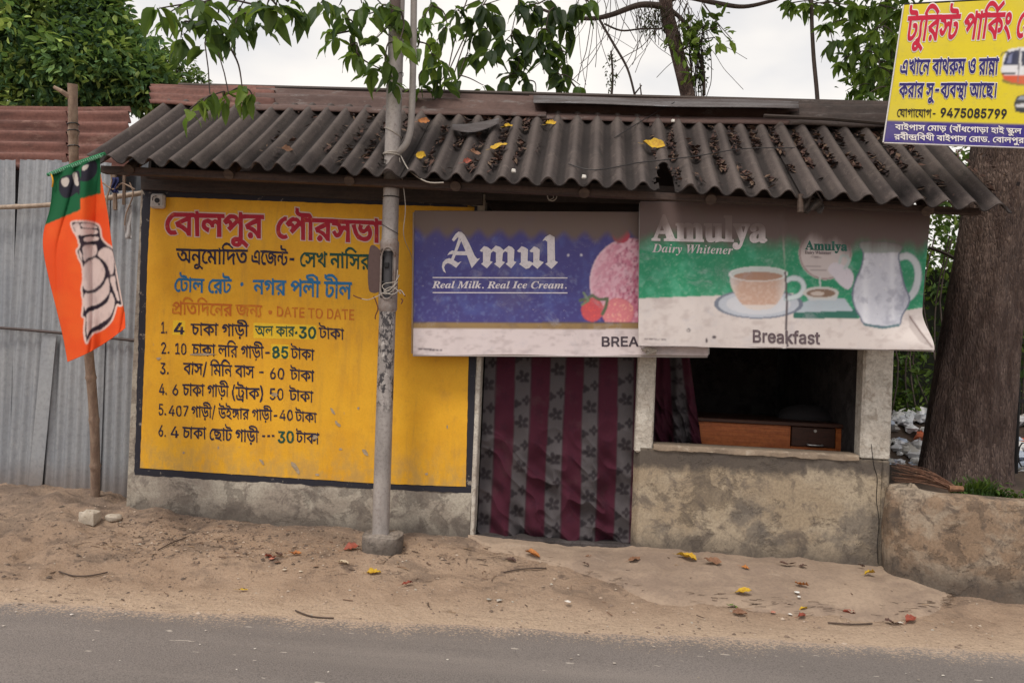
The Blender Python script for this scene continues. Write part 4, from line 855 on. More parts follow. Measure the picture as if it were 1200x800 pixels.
[[83,52,-13,2,-6,3,-9,9,-3,7,2,0,-6,-14,-8,-7,-7,-2,-6,1,-12,7,-9,12,10,6,6,-9,4,-3,5,-1,5,1,4,4,3,6,2,18,12,0,5,-15,6,-9,8,-5,8,-1,8,3,4,9,-4,12,-8,10,13,2,2,-1,5,-7,4,-9,0,-14,-6,-10,-5,-3],[137,104,0,-12,-139,0,0,12],[91,59,0,-6,13,-2,12,-5,8,-8,4,-4,1,-6,1,-10,-5,-9,-9,-5,-15,0,0,12,12,1,3,3,1,4,-3,8,-8,6,-15,5,0,1,0,-51,-13,0,-8,9,-9,7,-11,5,-18,4,-6,15,27,13,19,6,10,2,-4,-6,0,9],[78,48,4,-5,-14,-5,-29,-12,-1,3,16,-5,14,-7,11,-9]],
[[32,79,14,-2,14,-10,7,-7,-1,-15,-15,16,-11,5,-9,1,-6,-3,-2,-2,-2,-6,3,-7,7,-5,-7,-12,-5,3,-9,12,-2,9,1,9,8,10,7,3],[151,104,0,-12,-76,0,0,-50,-2,4,15,14,29,16,11,5,11,-11,-7,-15,-2,-13,1,-27,5,-22,-13,-3,-5,31,0,29,5,16,1,2,2,0,-24,-14,-30,-25,-10,7,0,56,-64,0,0,12],[100,17,12,-3,11,-7,0,-17,-4,8,-3,3,-9,3,-12,0,-27,-4,-14,3,-10,6,-6,10,-1,11,1,9,13,-2,-1,-7,1,-8,3,-5,4,-3,13,-2]],
[[120,104,0,-12,-61,0,1,-33,2,-5,6,-1,4,2,8,6,8,11,10,2,6,-11,4,-11,1,-18,-4,-12,-4,-5,-10,-8,-13,-5,-16,0,-13,4,-12,7,-11,12,-14,26,-7,25,13,3,13,-37,10,-16,13,-8,7,-3,16,0,7,3,10,8,2,6,0,11,-1,8,-6,9,8,3,-10,-14,-7,-6,-11,-4,-11,0,-7,5,-4,9,-1,37,-48,0,0,12]],
[[9,-29,7,46,17,0,-13,-46]],
[[-8,0,0,4,10,2,5,7,21,79,2,6,-1,6,-4,3,-7,1,0,4,45,0,23,-3,7,-3,6,-5,3,-6,0,-15,-7,-12,-14,-8,-10,-3,15,-45,4,-5,9,-3,0,-4,-33,0,-18,55,-5,0,-11,-41,1,-7,4,-2,7,-1,0,-4],[49,61,8,1,7,2,10,11,3,7,1,8,-2,9,-5,6,-8,1,-4,0,-3,-4,-12,-41]],
[[22,-2,-7,0,-11,7,-6,11,0,14,6,19,8,11,10,9,16,7,15,-1,4,-2,4,-7,0,-11,-10,-12,-8,-5,-23,-7,-2,-9,2,-7,7,-6,9,1,6,6,6,8,5,-3,-9,-13,-10,-8],[21,36,9,4,12,9,4,7,2,10,-2,4,-4,1,-7,-4,-8,-11]],
[[13,-2,-9,2,-6,8,-3,10,2,12,7,19,8,11,16,13,13,4,6,-1,4,-4,2,-6,3,9,18,0,-16,-57,-1,-6,2,-2,7,5,5,7,3,-3,-8,-12,-9,-7,-8,-2,-6,1,-3,3,-2,8,2,9,-12,-16,-10,-5],[23,10,5,2,5,4,7,12,5,13,4,21,-3,7,-3,1,-5,-2,-6,-6,-7,-12,-6,-14,-3,-16,1,-6,2,-3]],
[[10,-2,-9,3,-3,5,0,6,24,91,-4,4,-5,1,0,4,12,1,20,4,-27,-103,0,-2,3,-2,3,2,8,10,4,-2,-13,-17,-4,-3]],
[[47,-3,-11,93,-20,-76,1,-7,3,-2,7,-1,0,-4,-36,0,0,4,11,2,5,7,21,79,2,8,-2,4,-4,3,-6,1,0,4,38,0,9,-79,51,79,38,0,0,-4,-10,-3,-5,-6,-21,-79,-2,-7,2,-5,4,-3,6,-1,0,-4,-52,0,0,4,6,0,6,4,4,8,20,77,-61,-96]],
[[33,92,-8,3,-3,8,3,8,8,3,7,-3,4,-8,-4,-8],[12,-2,-9,3,-3,9,13,52,-1,4,-6,2,-1,0,0,4,32,5,-16,-63,3,-4,6,6,5,6,3,-2,-8,-12,-9,-8]],
[[51,-2,-9,3,-4,4,-6,17,-2,14,-6,-5,-8,-31,-21,0,27,99,0,6,-10,2,0,5,34,5,-20,-76,24,20,3,7,-2,2,-6,1,0,4,34,0,0,-4,-10,-3,-22,-18,6,-30,4,-9,3,-1,3,2,6,9,3,-2,-6,-12,-8,-7]],
[[22,-2,-7,2,-3,9,3,9,7,2,8,-2,3,-9,-3,-9]],
[[-8,0,0,4,10,2,5,7,21,79,2,7,-2,5,-4,3,-6,1,0,4,52,0,0,-4,-9,-2,-3,-2,-3,-5,-21,-79,-2,-8,1,-4,4,-3,7,-1,0,-4]],
[[23,-2,-14,3,-8,9,-3,14,2,16,4,8,11,15,14,10,15,4,6,-1,8,-4,3,-3,3,-7,-3,-8,-5,-3,-8,1,-3,2,-1,5,3,8,-1,3,-6,1,-5,-4,-8,-12,-7,-21,-2,-10,2,-8,4,-6,6,-2,7,2,7,5,7,9,4,-3,-9,-13,-11,-8]],
[[50,-3,-17,3,-7,2,-6,4,-10,12,-3,7,-2,16,2,16,5,16,14,21,12,10,11,6,11,4,11,1,29,-5,5,2,2,3,5,0,-8,-39,-4,1,-1,9,-5,15,-10,7,-7,1,-8,-1,-7,-3,-13,-13,-6,-9,-5,-12,-7,-24,0,-21,3,-7,4,-6,11,-7,8,-1,13,2,11,7,10,12,5,-4,-13,-14,-15,-8]],
[[-4,0,17,62,-1,4,-2,1,-6,1,0,4,34,5,-10,-30,12,20,11,9,9,0,3,-4,1,-10,-2,-5,-7,-3,-3,0,-7,6,-4,-2,-12,-20,-13,-38]],
[[94,-2,-6,1,-4,5,-1,6,2,11,12,39,0,3,-3,2,-4,-1,-6,-4,-11,-16,-16,-44,-19,0,18,60,0,3,-3,2,-9,-5,-10,-13,-10,-20,-8,-27,-20,0,17,62,-1,4,-2,1,-6,1,0,4,34,5,-9,-29,17,22,12,6,6,1,6,-1,5,-5,1,-7,-2,-10,10,13,10,7,11,3,7,-1,4,-5,1,-12,-14,-45,1,-3,4,0,9,11,4,-2,-13,-16,-5,-4]],
[[15,0,0,121,51,0,7,-2,6,-2,9,-7,5,-10,1,-5,1,-6,-1,-9,-2,-4,-4,-6,-6,-4,-7,-2,0,-2,8,-1,7,-5,6,-8,2,-4,2,-12,-1,-6,-1,-5,-6,-10,-10,-7,-6,-2,-8,-2],[30,14,29,0,8,0,7,2,5,3,3,4,2,5,1,4,-2,8,-1,4,-6,6,-7,4,-10,1,-29,0],[30,68,27,0,8,1,7,3,3,3,2,3,3,7,0,9,-2,4,-4,4,-4,3,-6,2,-7,1,-27,0]],
[[15,0,0,121,50,0,15,-5,5,-3,8,-10,4,-12,0,-14,-4,-12,-3,-5,-10,-8,-15,-4,-42,-1,0,14,44,1,10,6,5,11,0,9,-2,8,-9,9,-10,2,-31,1,0,-108],[84,0,-29,55,17,0,30,-55]],
[[25,35,0,16,17,21,45,49,20,0],[15,0,0,121,15,0,0,-41,0,-80],[89,0,-44,62,10,12,52,-74]],
[[15,0,0,121,73,0,0,-13,-58,0,0,-42,52,0,0,-14,-52,0,0,-52]],
[[54,-2,-16,2,-13,5,-5,4,-8,10,-2,13,15,0,3,-8,8,-8,8,-3,15,-1,9,2,11,8,3,7,-1,11,-4,5,-7,4,-35,11,-8,4,-11,11,-3,14,1,6,4,12,10,9,12,5,22,1,14,-3,10,-7,7,-10,3,-11,-15,0,-2,5,-7,8,-11,5,-12,0,-9,-2,-9,-7,-3,-7,0,-7,4,-7,6,-4,36,-12,11,-6,9,-10,4,-14,-1,-6,-5,-12,-9,-9,-13,-6]],
[[13,0,0,91,14,0,0,-14,1,0,5,8,9,5,4,2,13,0,0,-15,-9,1,-8,-1,-7,-4,-5,-5,-1,-3,-1,-8,0,-57]],
[[51,-2,-8,1,-8,2,-7,3,-6,4,-4,6,-7,14,-2,8,0,18,2,8,3,8,3,6,5,6,6,4,6,4,8,2,12,0,14,-4,8,-6,4,-4,6,-10,2,-6,1,-7,0,-15,-71,0,0,13,63,0,-7,-5,0,6,-2,10,-3,4,-6,7,-8,4,-6,0,-9,-2,-8,-5,-3,-3,-3,-4,-2,-9,-1,-14,2,-12,5,-9,7,-6,9,-3,9,-1,6,2,5,2,4,5,3,5,15,-4,-2,-4,-6,-8,-7,-6,-10,-4]],
[[38,-2,-10,1,-5,2,-9,6,-5,8,-2,11,1,5,2,7,3,4,6,4,11,4,29,5,6,2,1,4,-1,7,-1,3,-4,5,-2,1,-7,2,-12,-1,-9,-4,-6,-8,-14,4,2,6,7,8,9,4,9,3,10,1,10,-1,8,-2,7,-5,5,-7,2,-5,2,-12,0,-60,-15,0,0,12,-1,0,-3,-4,-7,-6,-7,-3],[41,11,10,1,7,4,5,6,3,7,0,17,-6,-3,-14,-2,-11,-2,-6,-2,-4,-4,-3,-5,0,-6,1,-2,3,-5,8,-3]],
[[27,33,0,18,2,0,39,40,18,0,-42,-43,-1,0],[13,0,0,121,15,0,0,-121],[70,0,-34,44,10,11,43,-55]],
[[55,91,0,-13,-53,0,0,13],[20,0,0,103,1,9,5,8,7,4,12,3,13,-2,1,-1,-4,-12,-6,1,-6,0,-3,-1,-4,-5,-2,-7,0,-100]],
[[44,-2,-12,1,-10,4,-7,6,-3,4,-3,9,14,3,1,-4,3,-4,3,-3,4,-2,10,-1,11,2,7,5,2,3,0,7,-1,2,-4,4,-31,9,-6,3,-4,4,-4,4,-2,6,0,11,2,4,5,8,9,6,5,2,12,1,11,-1,9,-4,4,-2,5,-7,4,-8,-13,-3,-4,6,-6,5,-4,1,-11,0,-8,-3,-3,-3,-2,-3,-1,-4,2,-5,5,-5,4,-1,26,-7,6,-3,5,-4,3,-4,2,-5,1,-6,-2,-10,-6,-8,-10,-6,-5,-2]],
[[49,91,0,-13,-47,0,0,13],[15,113,15,0,0,-93,2,-5,2,-2,7,-1,7,1,3,-13,-11,-1,-7,1,-6,2,-5,3,-4,5,-2,6,-1,6]],
[[-8,0,0,4,10,2,5,7,21,79,2,8,-1,4,-4,3,-7,1,0,4,45,0,29,-5,17,-16,6,-26,-2,-17,-3,-8,-10,-16,-11,-10,-15,-9,-12,-3,-15,-2],[42,5,14,3,6,3,11,9,8,13,8,23,2,18,-3,18,-9,11,-14,4,-6,-1,-3,-3,-2,-5,-22,-81,1,-9,3,-2]],
[[-7,-35,-7,1,-4,4,-2,5,3,7,7,3,16,-6,8,7,6,11,-4,31,-6,28,-4,11,-4,2,-4,-1,0,5,8,1,12,3,6,-2,4,-12,9,-44,12,26,2,7,-2,5,-7,7,1,8,6,4,9,0,3,-4,1,-9,-4,-14,-8,-18,-23,-38,-18,-20,-8,-6]],
[[20,-3,0,98,-2,8,-6,4,-4,0,0,5,45,0,0,-4,-6,-2,-3,-9,-1,-57,31,51,-2,12,-3,3,-7,2,0,4,45,0,0,-4,-6,-2,-3,-3,-3,-63,34,58,0,7,-3,2,-6,1,0,4,31,0,0,-4,-7,-2,-8,-9,-60,-100,-5,0,2,81,-49,-81]],
[[52,-2,-6,1,-4,4,-1,7,3,16,11,34,0,3,-3,2,-6,-3,-6,-6,-8,-10,-12,-29,-4,-17,-21,0,27,99,0,5,-1,2,-9,1,0,5,34,5,-18,-68,12,16,11,9,12,3,7,-1,4,-5,1,-12,-14,-45,3,-3,3,1,9,12,4,-2,-10,-14,-9,-8]],
[[8,-2,-7,1,-3,4,-2,7,15,58,-8,0,0,6,11,5,10,9,9,11,7,0,-7,-25,13,0,-2,-6,-13,0,-14,-54,2,-4,3,2,10,12,4,-3,-14,-17,-5,-4]],
[[53,-2,-6,1,-4,4,-1,7,3,16,11,34,0,3,-3,2,-6,-2,-7,-6,-6,-10,-10,-20,-8,-27,-20,0,17,62,-1,4,-2,1,-6,1,0,4,34,5,-9,-29,12,16,11,10,12,3,6,-1,5,-5,1,-11,-14,-46,1,-3,3,0,10,11,3,-2,-13,-17,-4,-3]],
[[-2,0,0,4,3,1,5,3,4,6,41,102,5,0,44,-104,4,-6,6,-2,0,-4,-53,0,0,4,7,1,5,3,1,3,-7,22,-37,0,-7,-16,-1,-5,2,-4,4,-3,8,-1,0,-4],[28,40,32,0,-16,39]],
[[4,0,0,4,3,0,4,2,2,5,0,3,0,52,-1,2,-2,4,-5,1,0,4,31,0,0,-11,7,7,7,5,9,1,10,-1,7,-5,4,-8,6,8,8,5,10,1,12,-3,7,-9,2,-15,1,-44,2,-3,5,-1,0,-4,-39,0,0,4,2,0,4,2,2,8,-1,47,-2,5,-2,1,-3,0,-5,-1,-5,-2,-4,-5,1,-48,1,-5,4,-2,2,0,0,-4,-38,0,0,4,2,0,4,2,2,8,-1,44,-1,6,-1,2,-5,1,-6,-1,-4,-3,-4,-5,0,-47,1,-3,2,-3,5,-1,0,-4]],
[[32,-2,-6,0,-6,2,-4,4,-2,6,-2,6,-1,8,0,41,0,3,-3,4,-5,1,0,4,32,0,0,-59,2,-7,4,-2,8,1,4,2,4,4,0,46,-1,3,-1,5,-5,3,-3,0,0,4,33,0,0,-63,2,-4,4,-2,3,-1,0,-4,-20,-2,-12,-3,0,12,-3,-4,-8,-5,-9,-3]],
[[4,0,0,4,4,0,3,2,2,4,0,89,-1,6,-2,3,-5,1,0,4,32,0,0,-102,1,-5,2,-1,5,-1,0,-4]],
[[13,-35,-7,2,-6,5,-2,7,1,3,2,5,5,3,8,-1,3,-3,2,-9,2,-1,2,0,5,6,3,4,4,13,-27,65,-4,7,-5,2,0,4,41,0,0,-4,-6,-1,-2,-2,0,-2,14,-38,12,32,1,5,0,3,-2,2,-7,1,0,4,24,0,0,-4,-4,-1,-4,-8,-31,-83,-8,-11,-7,-4]],
[[63,-2,-7,1,-4,3,-2,7,-8,-6,-9,-4,-9,-1,-6,0,-4,2,-4,3,-3,3,-1,5,-1,5,1,6,4,7,6,5,8,4,25,9,0,13,-1,8,-4,4,-3,1,-10,0,-4,-2,-1,-3,4,-6,0,-5,0,-3,-3,-4,-5,-2,-6,0,-5,2,-3,6,1,6,1,4,5,6,9,4,10,3,17,-1,8,-2,6,-4,4,-5,3,-7,1,-8,0,-41,1,-2,2,-1,4,2,2,-3,-6,-5,-6,-4],[38,8,5,2,6,6,0,26,-11,-4,-6,-8,-3,-9,1,-7,3,-4]],
[[5,0,0,4,11,3,2,11,0,81,-3,7,-7,2,-4,1,0,4,51,0,18,-2,16,-5,12,-8,8,-11,5,-14,2,-17,-6,-31,-20,-19,-33,-6],[55,6,10,1,8,5,6,7,5,9,2,13,1,16,-3,28,-11,17,-18,6,-6,-2,-3,-3,-1,-7,0,-82,2,-6]],
[[25,90,-9,3,-4,9,4,9,9,4,9,-4,4,-9,-4,-9],[4,0,0,4,7,2,2,4,0,52,-1,7,-2,3,-5,1,0,4,32,0,0,-66,3,-6,5,-1,0,-4]],
[[4,0,0,4,7,2,2,8,0,52,-3,6,-5,1,0,4,31,0,0,-15,7,10,7,5,12,2,8,-6,2,-7,-3,-8,-5,-2,-7,0,-7,7,-3,1,-5,-2,-4,-6,-1,-8,0,-38,2,-4,10,-2,0,-4]],
[[42,-3,-35,104,-5,7,-6,1,0,4,49,0,0,-4,-6,-1,-3,-2,-1,-7,20,-61,20,50,-7,17,-4,3,-7,1,0,4,52,0,0,-4,-6,-1,-4,-2,-1,-6,20,-59,18,57,-1,8,-4,2,-6,1,0,4,30,0,0,-4,-5,-3,-6,-8,-33,-101,-5,0,-28,80,-31,-80]],
[[4,0,0,4,7,2,2,8,0,88,-3,6,-5,1,0,4,32,0,0,-47,7,7,7,5,9,1,12,-3,8,-9,2,-15,0,-41,3,-6,5,-1,0,-4,-40,0,0,4,5,1,3,3,0,6,0,44,-2,8,-6,1,-5,-1,-8,-8,0,-47,3,-6,5,-1,0,-4]],
[[31,-2,-11,2,-6,6,-2,12,0,51,-7,0,0,5,17,18,10,13,4,0,0,-28,16,0,0,-8,-16,0,0,-54,2,-4,4,-1,3,1,6,7,4,-2,-6,-10,-8,-6]],
[[38,-2,-12,2,-10,6,-4,5,-5,13,-2,15,2,14,6,12,4,5,10,7,12,2,9,-1,8,-3,6,-5,4,-8,3,-8,1,-13,-41,0,3,-17,6,-10,12,-4,6,2,6,3,5,6,4,-3,-9,-11,-11,-7],[29,48,21,0,0,12,-4,12,-6,2,-6,-3,-4,-8]],
[[4,0,0,4,7,2,2,8,0,52,-3,6,-5,1,0,4,32,0,0,-11,6,7,8,5,9,1,12,-3,8,-9,2,-15,0,-41,3,-6,5,-1,0,-4,-40,0,0,4,5,1,3,3,0,6,0,44,-2,8,-6,1,-5,-1,-8,-8,0,-47,3,-6,5,-1,0,-4]]]
# the lines of writing: character, place across, place up; then the width of the line
LINES = {
'w1a': ([[0,0,0],[1,346,0],[2,942,0],[3,1208,0],[4,1939,0],[5,2655,0],[6,2655,0]], 3251),
'w1b': ([[0,0,0],[4,346,0],[7,1062,0],[6,1328,0],[8,1924,0],[9,2606,0],[2,3327,0]], 3593),
'w2a': ([[10,0,0],[11,893,0],[5,1497,0],[12,1497,0],[13,1843,0],[2,2465,0],[14,2731,0],[15,2997,0],[16,3600,0]], 4307),
'w2b': ([[17,0,0],[12,758,0],[18,1104,0],[19,2021,0],[20,2869,0]], 3517),
'w2c': ([[0,0,0],[8,346,0],[21,1028,0]], 1724),
'w2d': ([[11,0,0],[2,604,0],[14,870,0],[8,1136,0],[6,1818,0]], 2414),
'w3a': ([[0,0,0],[22,346,0],[2,913,0],[3,1179,0],[0,2170,0],[6,2516,0],[22,3112,0]], 3679),
'w3b': ([[23,0,0]], 288),
'w3c': ([[11,0,0],[24,604,0],[6,1260,0],[4,2116,0],[3,2832,0],[25,3563,0],[22,4089,0],[25,4656,0],[3,4922,0]], 5653),
'w4a': ([[26,0,0],[14,755,0],[16,1021,0],[14,1728,0],[15,1994,0],[12,2597,0],[11,2943,0],[6,3547,0],[18,4403,0],[11,5320,0],[27,5924,0]], 6179),
'w4b': ([[28,0,0],[29,822,0],[30,1544,0],[31,2234,0],[32,2880,0],[31,3741,0],[33,4386,0],[29,5411,0],[30,6133,0],[31,6822,0],[32,7468,0]], 8069),
'n1': ([[34,0,0],[35,648,0]], 917),
'n2': ([[36,0,0],[35,648,0]], 917),
'n3': ([[37,0,0],[35,648,0]], 917),
'n4': ([[38,0,0],[35,648,0]], 917),
'n5': ([[39,0,0],[35,648,0]], 917),
'n6': ([[40,0,0],[35,648,0]], 917),
'a4': ([[38,0,0]], 648),
'a10': ([[34,0,0],[41,648,0]], 1297),
'a6': ([[40,0,0]], 648),
'a407': ([[38,0,0],[41,648,0],[42,1297,0]], 1945),
'chg': ([[43,0,0],[2,567,0],[44,833,0],[2,1640,0],[24,2166,0],[2,2822,0],[45,3088,0],[25,3800,0]], 4066),
'olkar': ([[10,0,0],[3,893,0],[44,1884,0],[2,2691,0],[6,2957,0]], 3553),
'd30': ([[23,0,0],[37,288,0],[41,937,0]], 1585),
'taka': ([[22,0,0],[2,567,0],[44,833,0],[2,1640,0]], 1906),
'clg': ([[43,0,0],[2,567,0],[44,833,0],[2,1640,0],[3,2166,0],[14,2897,0],[6,3163,0],[24,4019,0],[2,4675,0],[45,4941,0],[25,5653,0],[20,5919,0]], 6567),
'd85': ([[46,0,0],[39,648,0]], 1297),
'bmb': ([[1,0,0],[2,596,0],[8,862,0],[47,1544,0],[14,2164,0],[13,2430,0],[14,3052,0],[11,3318,0],[1,4182,0],[2,4778,0],[8,5044,0],[20,5986,0]], 6635),
'd60': ([[40,0,0],[41,648,0]], 1297),
'trk': ([[48,0,0],[49,391,0],[2,1066,0],[44,1332,0],[50,2139,0]], 2529),
'd50': ([[39,0,0],[41,648,0]], 1297),
'wng': ([[24,0,0],[2,656,0],[45,922,0],[25,1634,0],[47,1900,0],[51,2520,0],[52,3232,0],[53,3762,0],[2,4488,0],[6,4754,0],[24,5610,0],[2,6266,0],[45,6532,0],[25,7244,0],[20,7510,0]], 8159),
'd40': ([[38,0,0],[41,648,0]], 1297),
'sml': ([[43,0,0],[2,567,0],[44,833,0],[2,1640,0],[0,2166,0],[54,2512,0],[2,3199,0],[22,3465,0],[24,4292,0],[2,4948,0],[45,5214,0],[25,5926,0]], 6192),
'dsh': ([[20,0,0],[20,648,0],[20,1297,0]], 1945),
'e30': ([[37,0,0],[41,648,0]], 1297),
's1': ([[22,0,0],[27,567,0],[5,822,0],[14,822,0],[6,1088,0],[55,1684,0],[4,2927,0],[2,3643,0],[14,3909,0],[44,4175,0],[56,4762,0],[57,4982,0],[0,5680,0],[8,6026,0]], 6708),
's2': ([[17,0,0],[21,758,0],[2,1454,0],[12,1720,0],[11,2066,0],[1,2930,0],[2,3526,0],[58,3792,0],[59,4437,0],[13,5240,0],[60,6122,0],[6,7120,0],[2,7716,0],[61,7982,0],[2,8586,0]], 8852),
's3': ([[44,0,0],[6,807,0],[2,1403,0],[6,1669,0],[8,2525,0],[5,3207,0],[20,3207,0],[1,3855,0],[27,4451,0],[1,4706,0],[62,5302,0],[2,6023,0],[63,6549,0],[12,7707,0],[54,8053,0],[64,8740,0]], 9119),
's4a': ([[0,0,0],[65,346,0],[2,972,0],[24,1238,0],[2,1894,0],[12,2160,0],[65,2506,0],[2,3132,0],[24,3398,0],[20,4054,0]], 4702),
's4b': ([[66,0,0],[38,648,0],[42,1297,0],[39,1945,0],[41,2594,0],[46,3242,0],[39,3891,0],[42,4539,0],[66,5188,0],[66,5836,0]], 6484),
's5': ([[1,0,0],[2,596,0],[52,862,0],[4,1392,0],[2,2108,0],[8,2374,0],[0,3316,0],[13,3662,0],[2,4284,0],[45,4550,0],[48,5522,0],[1,5913,0],[2,6509,0],[67,6714,0],[68,6775,0],[12,7371,0],[24,7717,0],[2,8373,0],[45,8639,0],[2,9351,0],[69,9877,0],[2,10407,0],[52,10673,0],[70,11463,0],[5,12104,0],[3,12276,0]], 13007),
's6': ([[6,0,0],[1,596,0],[25,1192,0],[71,1458,0],[14,2354,0],[1,2620,0],[58,3216,0],[25,3861,0],[1,4387,0],[2,4983,0],[52,5249,0],[4,5779,0],[2,6495,0],[8,6761,0],[0,7703,0],[6,8049,0],[2,8645,0],[72,8911,0],[35,9623,0],[0,10152,0],[1,10498,0],[2,11094,0],[3,11360,0],[4,12091,0],[5,12807,0],[6,12807,0],[73,13403,0]], 13671),
'r1': ([[74,0,0],[75,639,0],[76,1040,0],[77,1540,0],[78,2058,0],[79,2932,0],[77,3221,0],[80,3479,0],[81,3960,0],[74,4488,0],[75,5127,0],[76,5528,0],[77,6028,0],[82,6546,0],[83,6917,0],[75,7329,0],[84,7990,0],[85,8645,0],[75,9033,0],[76,9434,0],[86,9934,0],[81,10715,0]], 10983),
'r2': ([[87,0,0],[88,654,0],[32,1298,0],[30,1899,0],[89,2589,0],[90,3261,0],[30,3851,0],[91,4541,0],[31,5183,0]], 5828),
'r3': ([[87,0,0],[92,654,0],[93,1031,0],[94,1614,0],[95,2175,0],[96,2724,0],[94,3094,0],[97,3656,0],[98,4184,0]], 4511),
'r4': ([[99,0,0],[76,720,0],[79,1220,0],[85,1509,0],[100,1897,0],[101,2576,0],[102,3394,0],[79,3926,0],[103,4215,0],[75,4490,0],[104,4891,0],[75,5423,0],[85,5824,0]], 6212),
'r5': ([[105,0,0],[106,650,0],[107,1475,0],[108,2033,0],[109,2330,0],[110,2777,0]], 3289),
'r6': ([[111,0,0],[110,738,0],[112,1250,0],[113,1545,0],[109,1973,0],[114,2680,0],[115,3590,0],[112,4157,0],[116,4452,0],[117,4792,0],[118,5240,0],[117,5807,0],[113,6255,0]], 6683),
'f1': ([[1,0,0]], 596),
'f2': ([[18,0,0]], 917)}

# ------------------------------------------------------------------ lettering
LN = LINES
def glyph_contours(key):
    r = []
    for c in GLYPHS[key]:
        x, y = c[0], c[1]; q = [(x * 6, y * 6)]
        for i in range(2, len(c), 2):
            x += c[i]; y += c[i + 1]; q.append((x * 6, y * 6))
        r.append(q)
    return r
_tri = {}
def tri_mesh(contours, off):
    cs = []
    for c in contours:
        q = []
        for p in c:
            if not q or abs(p[0] - q[-1][0]) + abs(p[1] - q[-1][1]) > 2: q.append(p)
        if len(q) > 2 and abs(q[0][0] - q[-1][0]) + abs(q[0][1] - q[-1][1]) <= 2: q.pop()
        if len(q) < 3: continue
        if off:
            n = len(q); o = []
            for i in range(n):
                ax, ay = q[i - 1]; bx, by = q[i]; cx, cy = q[(i + 1) % n]
                d1 = Vector((bx - ax, by - ay)).normalized(); d2 = Vector((cx - bx, cy - by)).normalized()
                n1 = Vector((-d1.y, d1.x)); n2 = Vector((-d2.y, d2.x)); s = n1 + n2
                if s.length < .3: s = n1
                s.normalize(); k = off / max(.5, s.dot(n1))
                o.append((bx + s.x * k, by + s.y * k))
            q = o
        cs.append(q)
    vs = []; es = []
    for q in cs:
        b = len(vs); n = len(q)
        vs += [Vector(p) for p in q]; es += [(b + i, b + (i + 1) % n) for i in range(n)]
    if not vs: return [], []
    ov, oe, of, *_ = delaunay_2d_cdt(vs, es, [], 0, 1e-3)
    def wind(x, y):
        w = 0
        for q in cs:
            for i in range(len(q)):
                x0, y0 = q[i - 1]; x1, y1 = q[i]
                if (y0 <= y) != (y1 <= y):
                    if x0 + (y - y0) / (y1 - y0) * (x1 - x0) > x: w += 1 if y1 > y0 else -1
        return w
    keep = []
    for f in of:
        cx = sum(ov[i].x for i in f) / 3; cy = sum(ov[i].y for i in f) / 3
        if wind(cx, cy) != 0: keep.append(tuple(f))
    return [(v.x, v.y) for v in ov], keep
def glyph(key, off):
    k = (key, off)
    if k not in _tri: _tri[k] = tri_mesh(glyph_contours(key), off)
    return _tri[k]
HB = 622.0; HI = 727.0

def lettering(line, x0, x1, t0, b0, t1=None, b1=None, Y=-.012, mat='l_navy', parent=None, off=12, H=HB, label=None, wob=9.0, shear=0.0, clip=None, name='lettering', surf=None, crop=0):
    """x0..x1: left and right pixel; t/b: head line and base line pixel rows at left (0) and right (1)"""
    if t1 is None: t1 = t0
    if b1 is None: b1 = b0
    L, W = LN[line]; sh = 1 if mat == 'l_outline' else 0
    V = []; F = []
    rs = random.Random(sum(map(ord, line)))
    lay = []
    for gi, (key, gx, gy) in enumerate(L):
        gv, gf = glyph(key, off)
        lay += [gi % 3 * .00022] * len(gv)
        jy = rs.uniform(-wob, wob)
        base = len(V)
        for x, y in gv:
            u = (x + gx) / W; yy = y + gy + jy
            X_ = x0 + (x1 - x0) * u + shear * (yy / H) 
            tt = t0 + (t1 - t0) * u; bb = b0 + (b1 - b0) * u
            V.append((X_, bb + (tt - bb) * yy / H))
        for f in gf:
            if clip and min(V[base + i][0] for i in f) > clip: continue
            F.append(tuple(base + i for i in f))
    V = np.array(V)
    if surf is None:
        V = V + .95 * np.stack([vnoise(V[:, 0] / 2.6, V[:, 1] / 2.6, 3) - .5, vnoise(V[:, 0] / 2.6, V[:, 1] / 2.6, 7) - .5], -1)
    if surf is not None: P3 = surf(V[:, 0], V[:, 1], Y)
    else: P3 = at_np(V[:, 0], V[:, 1], Y)
    P3 = P3 - np.array(lay)[:, None] * np.array([0, 1, 0])
    # face the road
    FF = []
    for f in F:
        a, b, c = (P3[i] for i in f[:3])
        n = np.cross(b - a, c - a)
        FF.append(f if n[1] < 0 else f[::-1])
    used = sorted({i for f in FF for i in f}); mp = {i: k for k, i in enumerate(used)}
    return make(name, P3[used], [tuple(mp[i] for i in f) for f in FF], mat if not isinstance(mat, str) else M[mat], parent, label=label)

A = dict(parent=st)
YL = -.0128
# heading, red with a pale outline
for ln, x0, x1, t0, b0, t1, b1, lab in (('w1a', 193, 308, 250, 274, 253, 279, 'first red word of the heading'), ('w1b', 323, 446, 255, 279, 260, 284, 'second red word of the heading')):
    lettering(ln, x0, x1, t0, b0, t1, b1, YL, 'l_outline', st, 62, label='pale outline round ' + lab)
    lettering(ln, x0, x1, t0, b0, t1, b1, YL - .0016, 'l_red', st, 30, label=lab)
lettering('w2a', 207, 290, 292, 308, 293, 310, YL, 'l_navy', st, 16)
lettering('w2b', 294, 347, 293, 309, 296, 312, YL, 'l_navy', st, 18)
lettering('w2c', 351, 383, 296, 312, 297, 313, YL, 'l_green', st, 20, label='dark green name')
lettering('w2d', 387, 434, 297, 313, 299, 316, YL, 'l_green', st, 20, label='dark green name')
lettering('w3a', 204, 271, 326, 341, 328, 344, YL, 'l_blue', st, 22, label='blue words')
lettering('w3b', 281, 286, 326, 342, 326, 342, YL, 'l_blue', st, 40, label='blue dot')
lettering('w3c', 297, 412, 328, 344, 331, 350, YL, 'l_blue', st, 20, label='blue words')
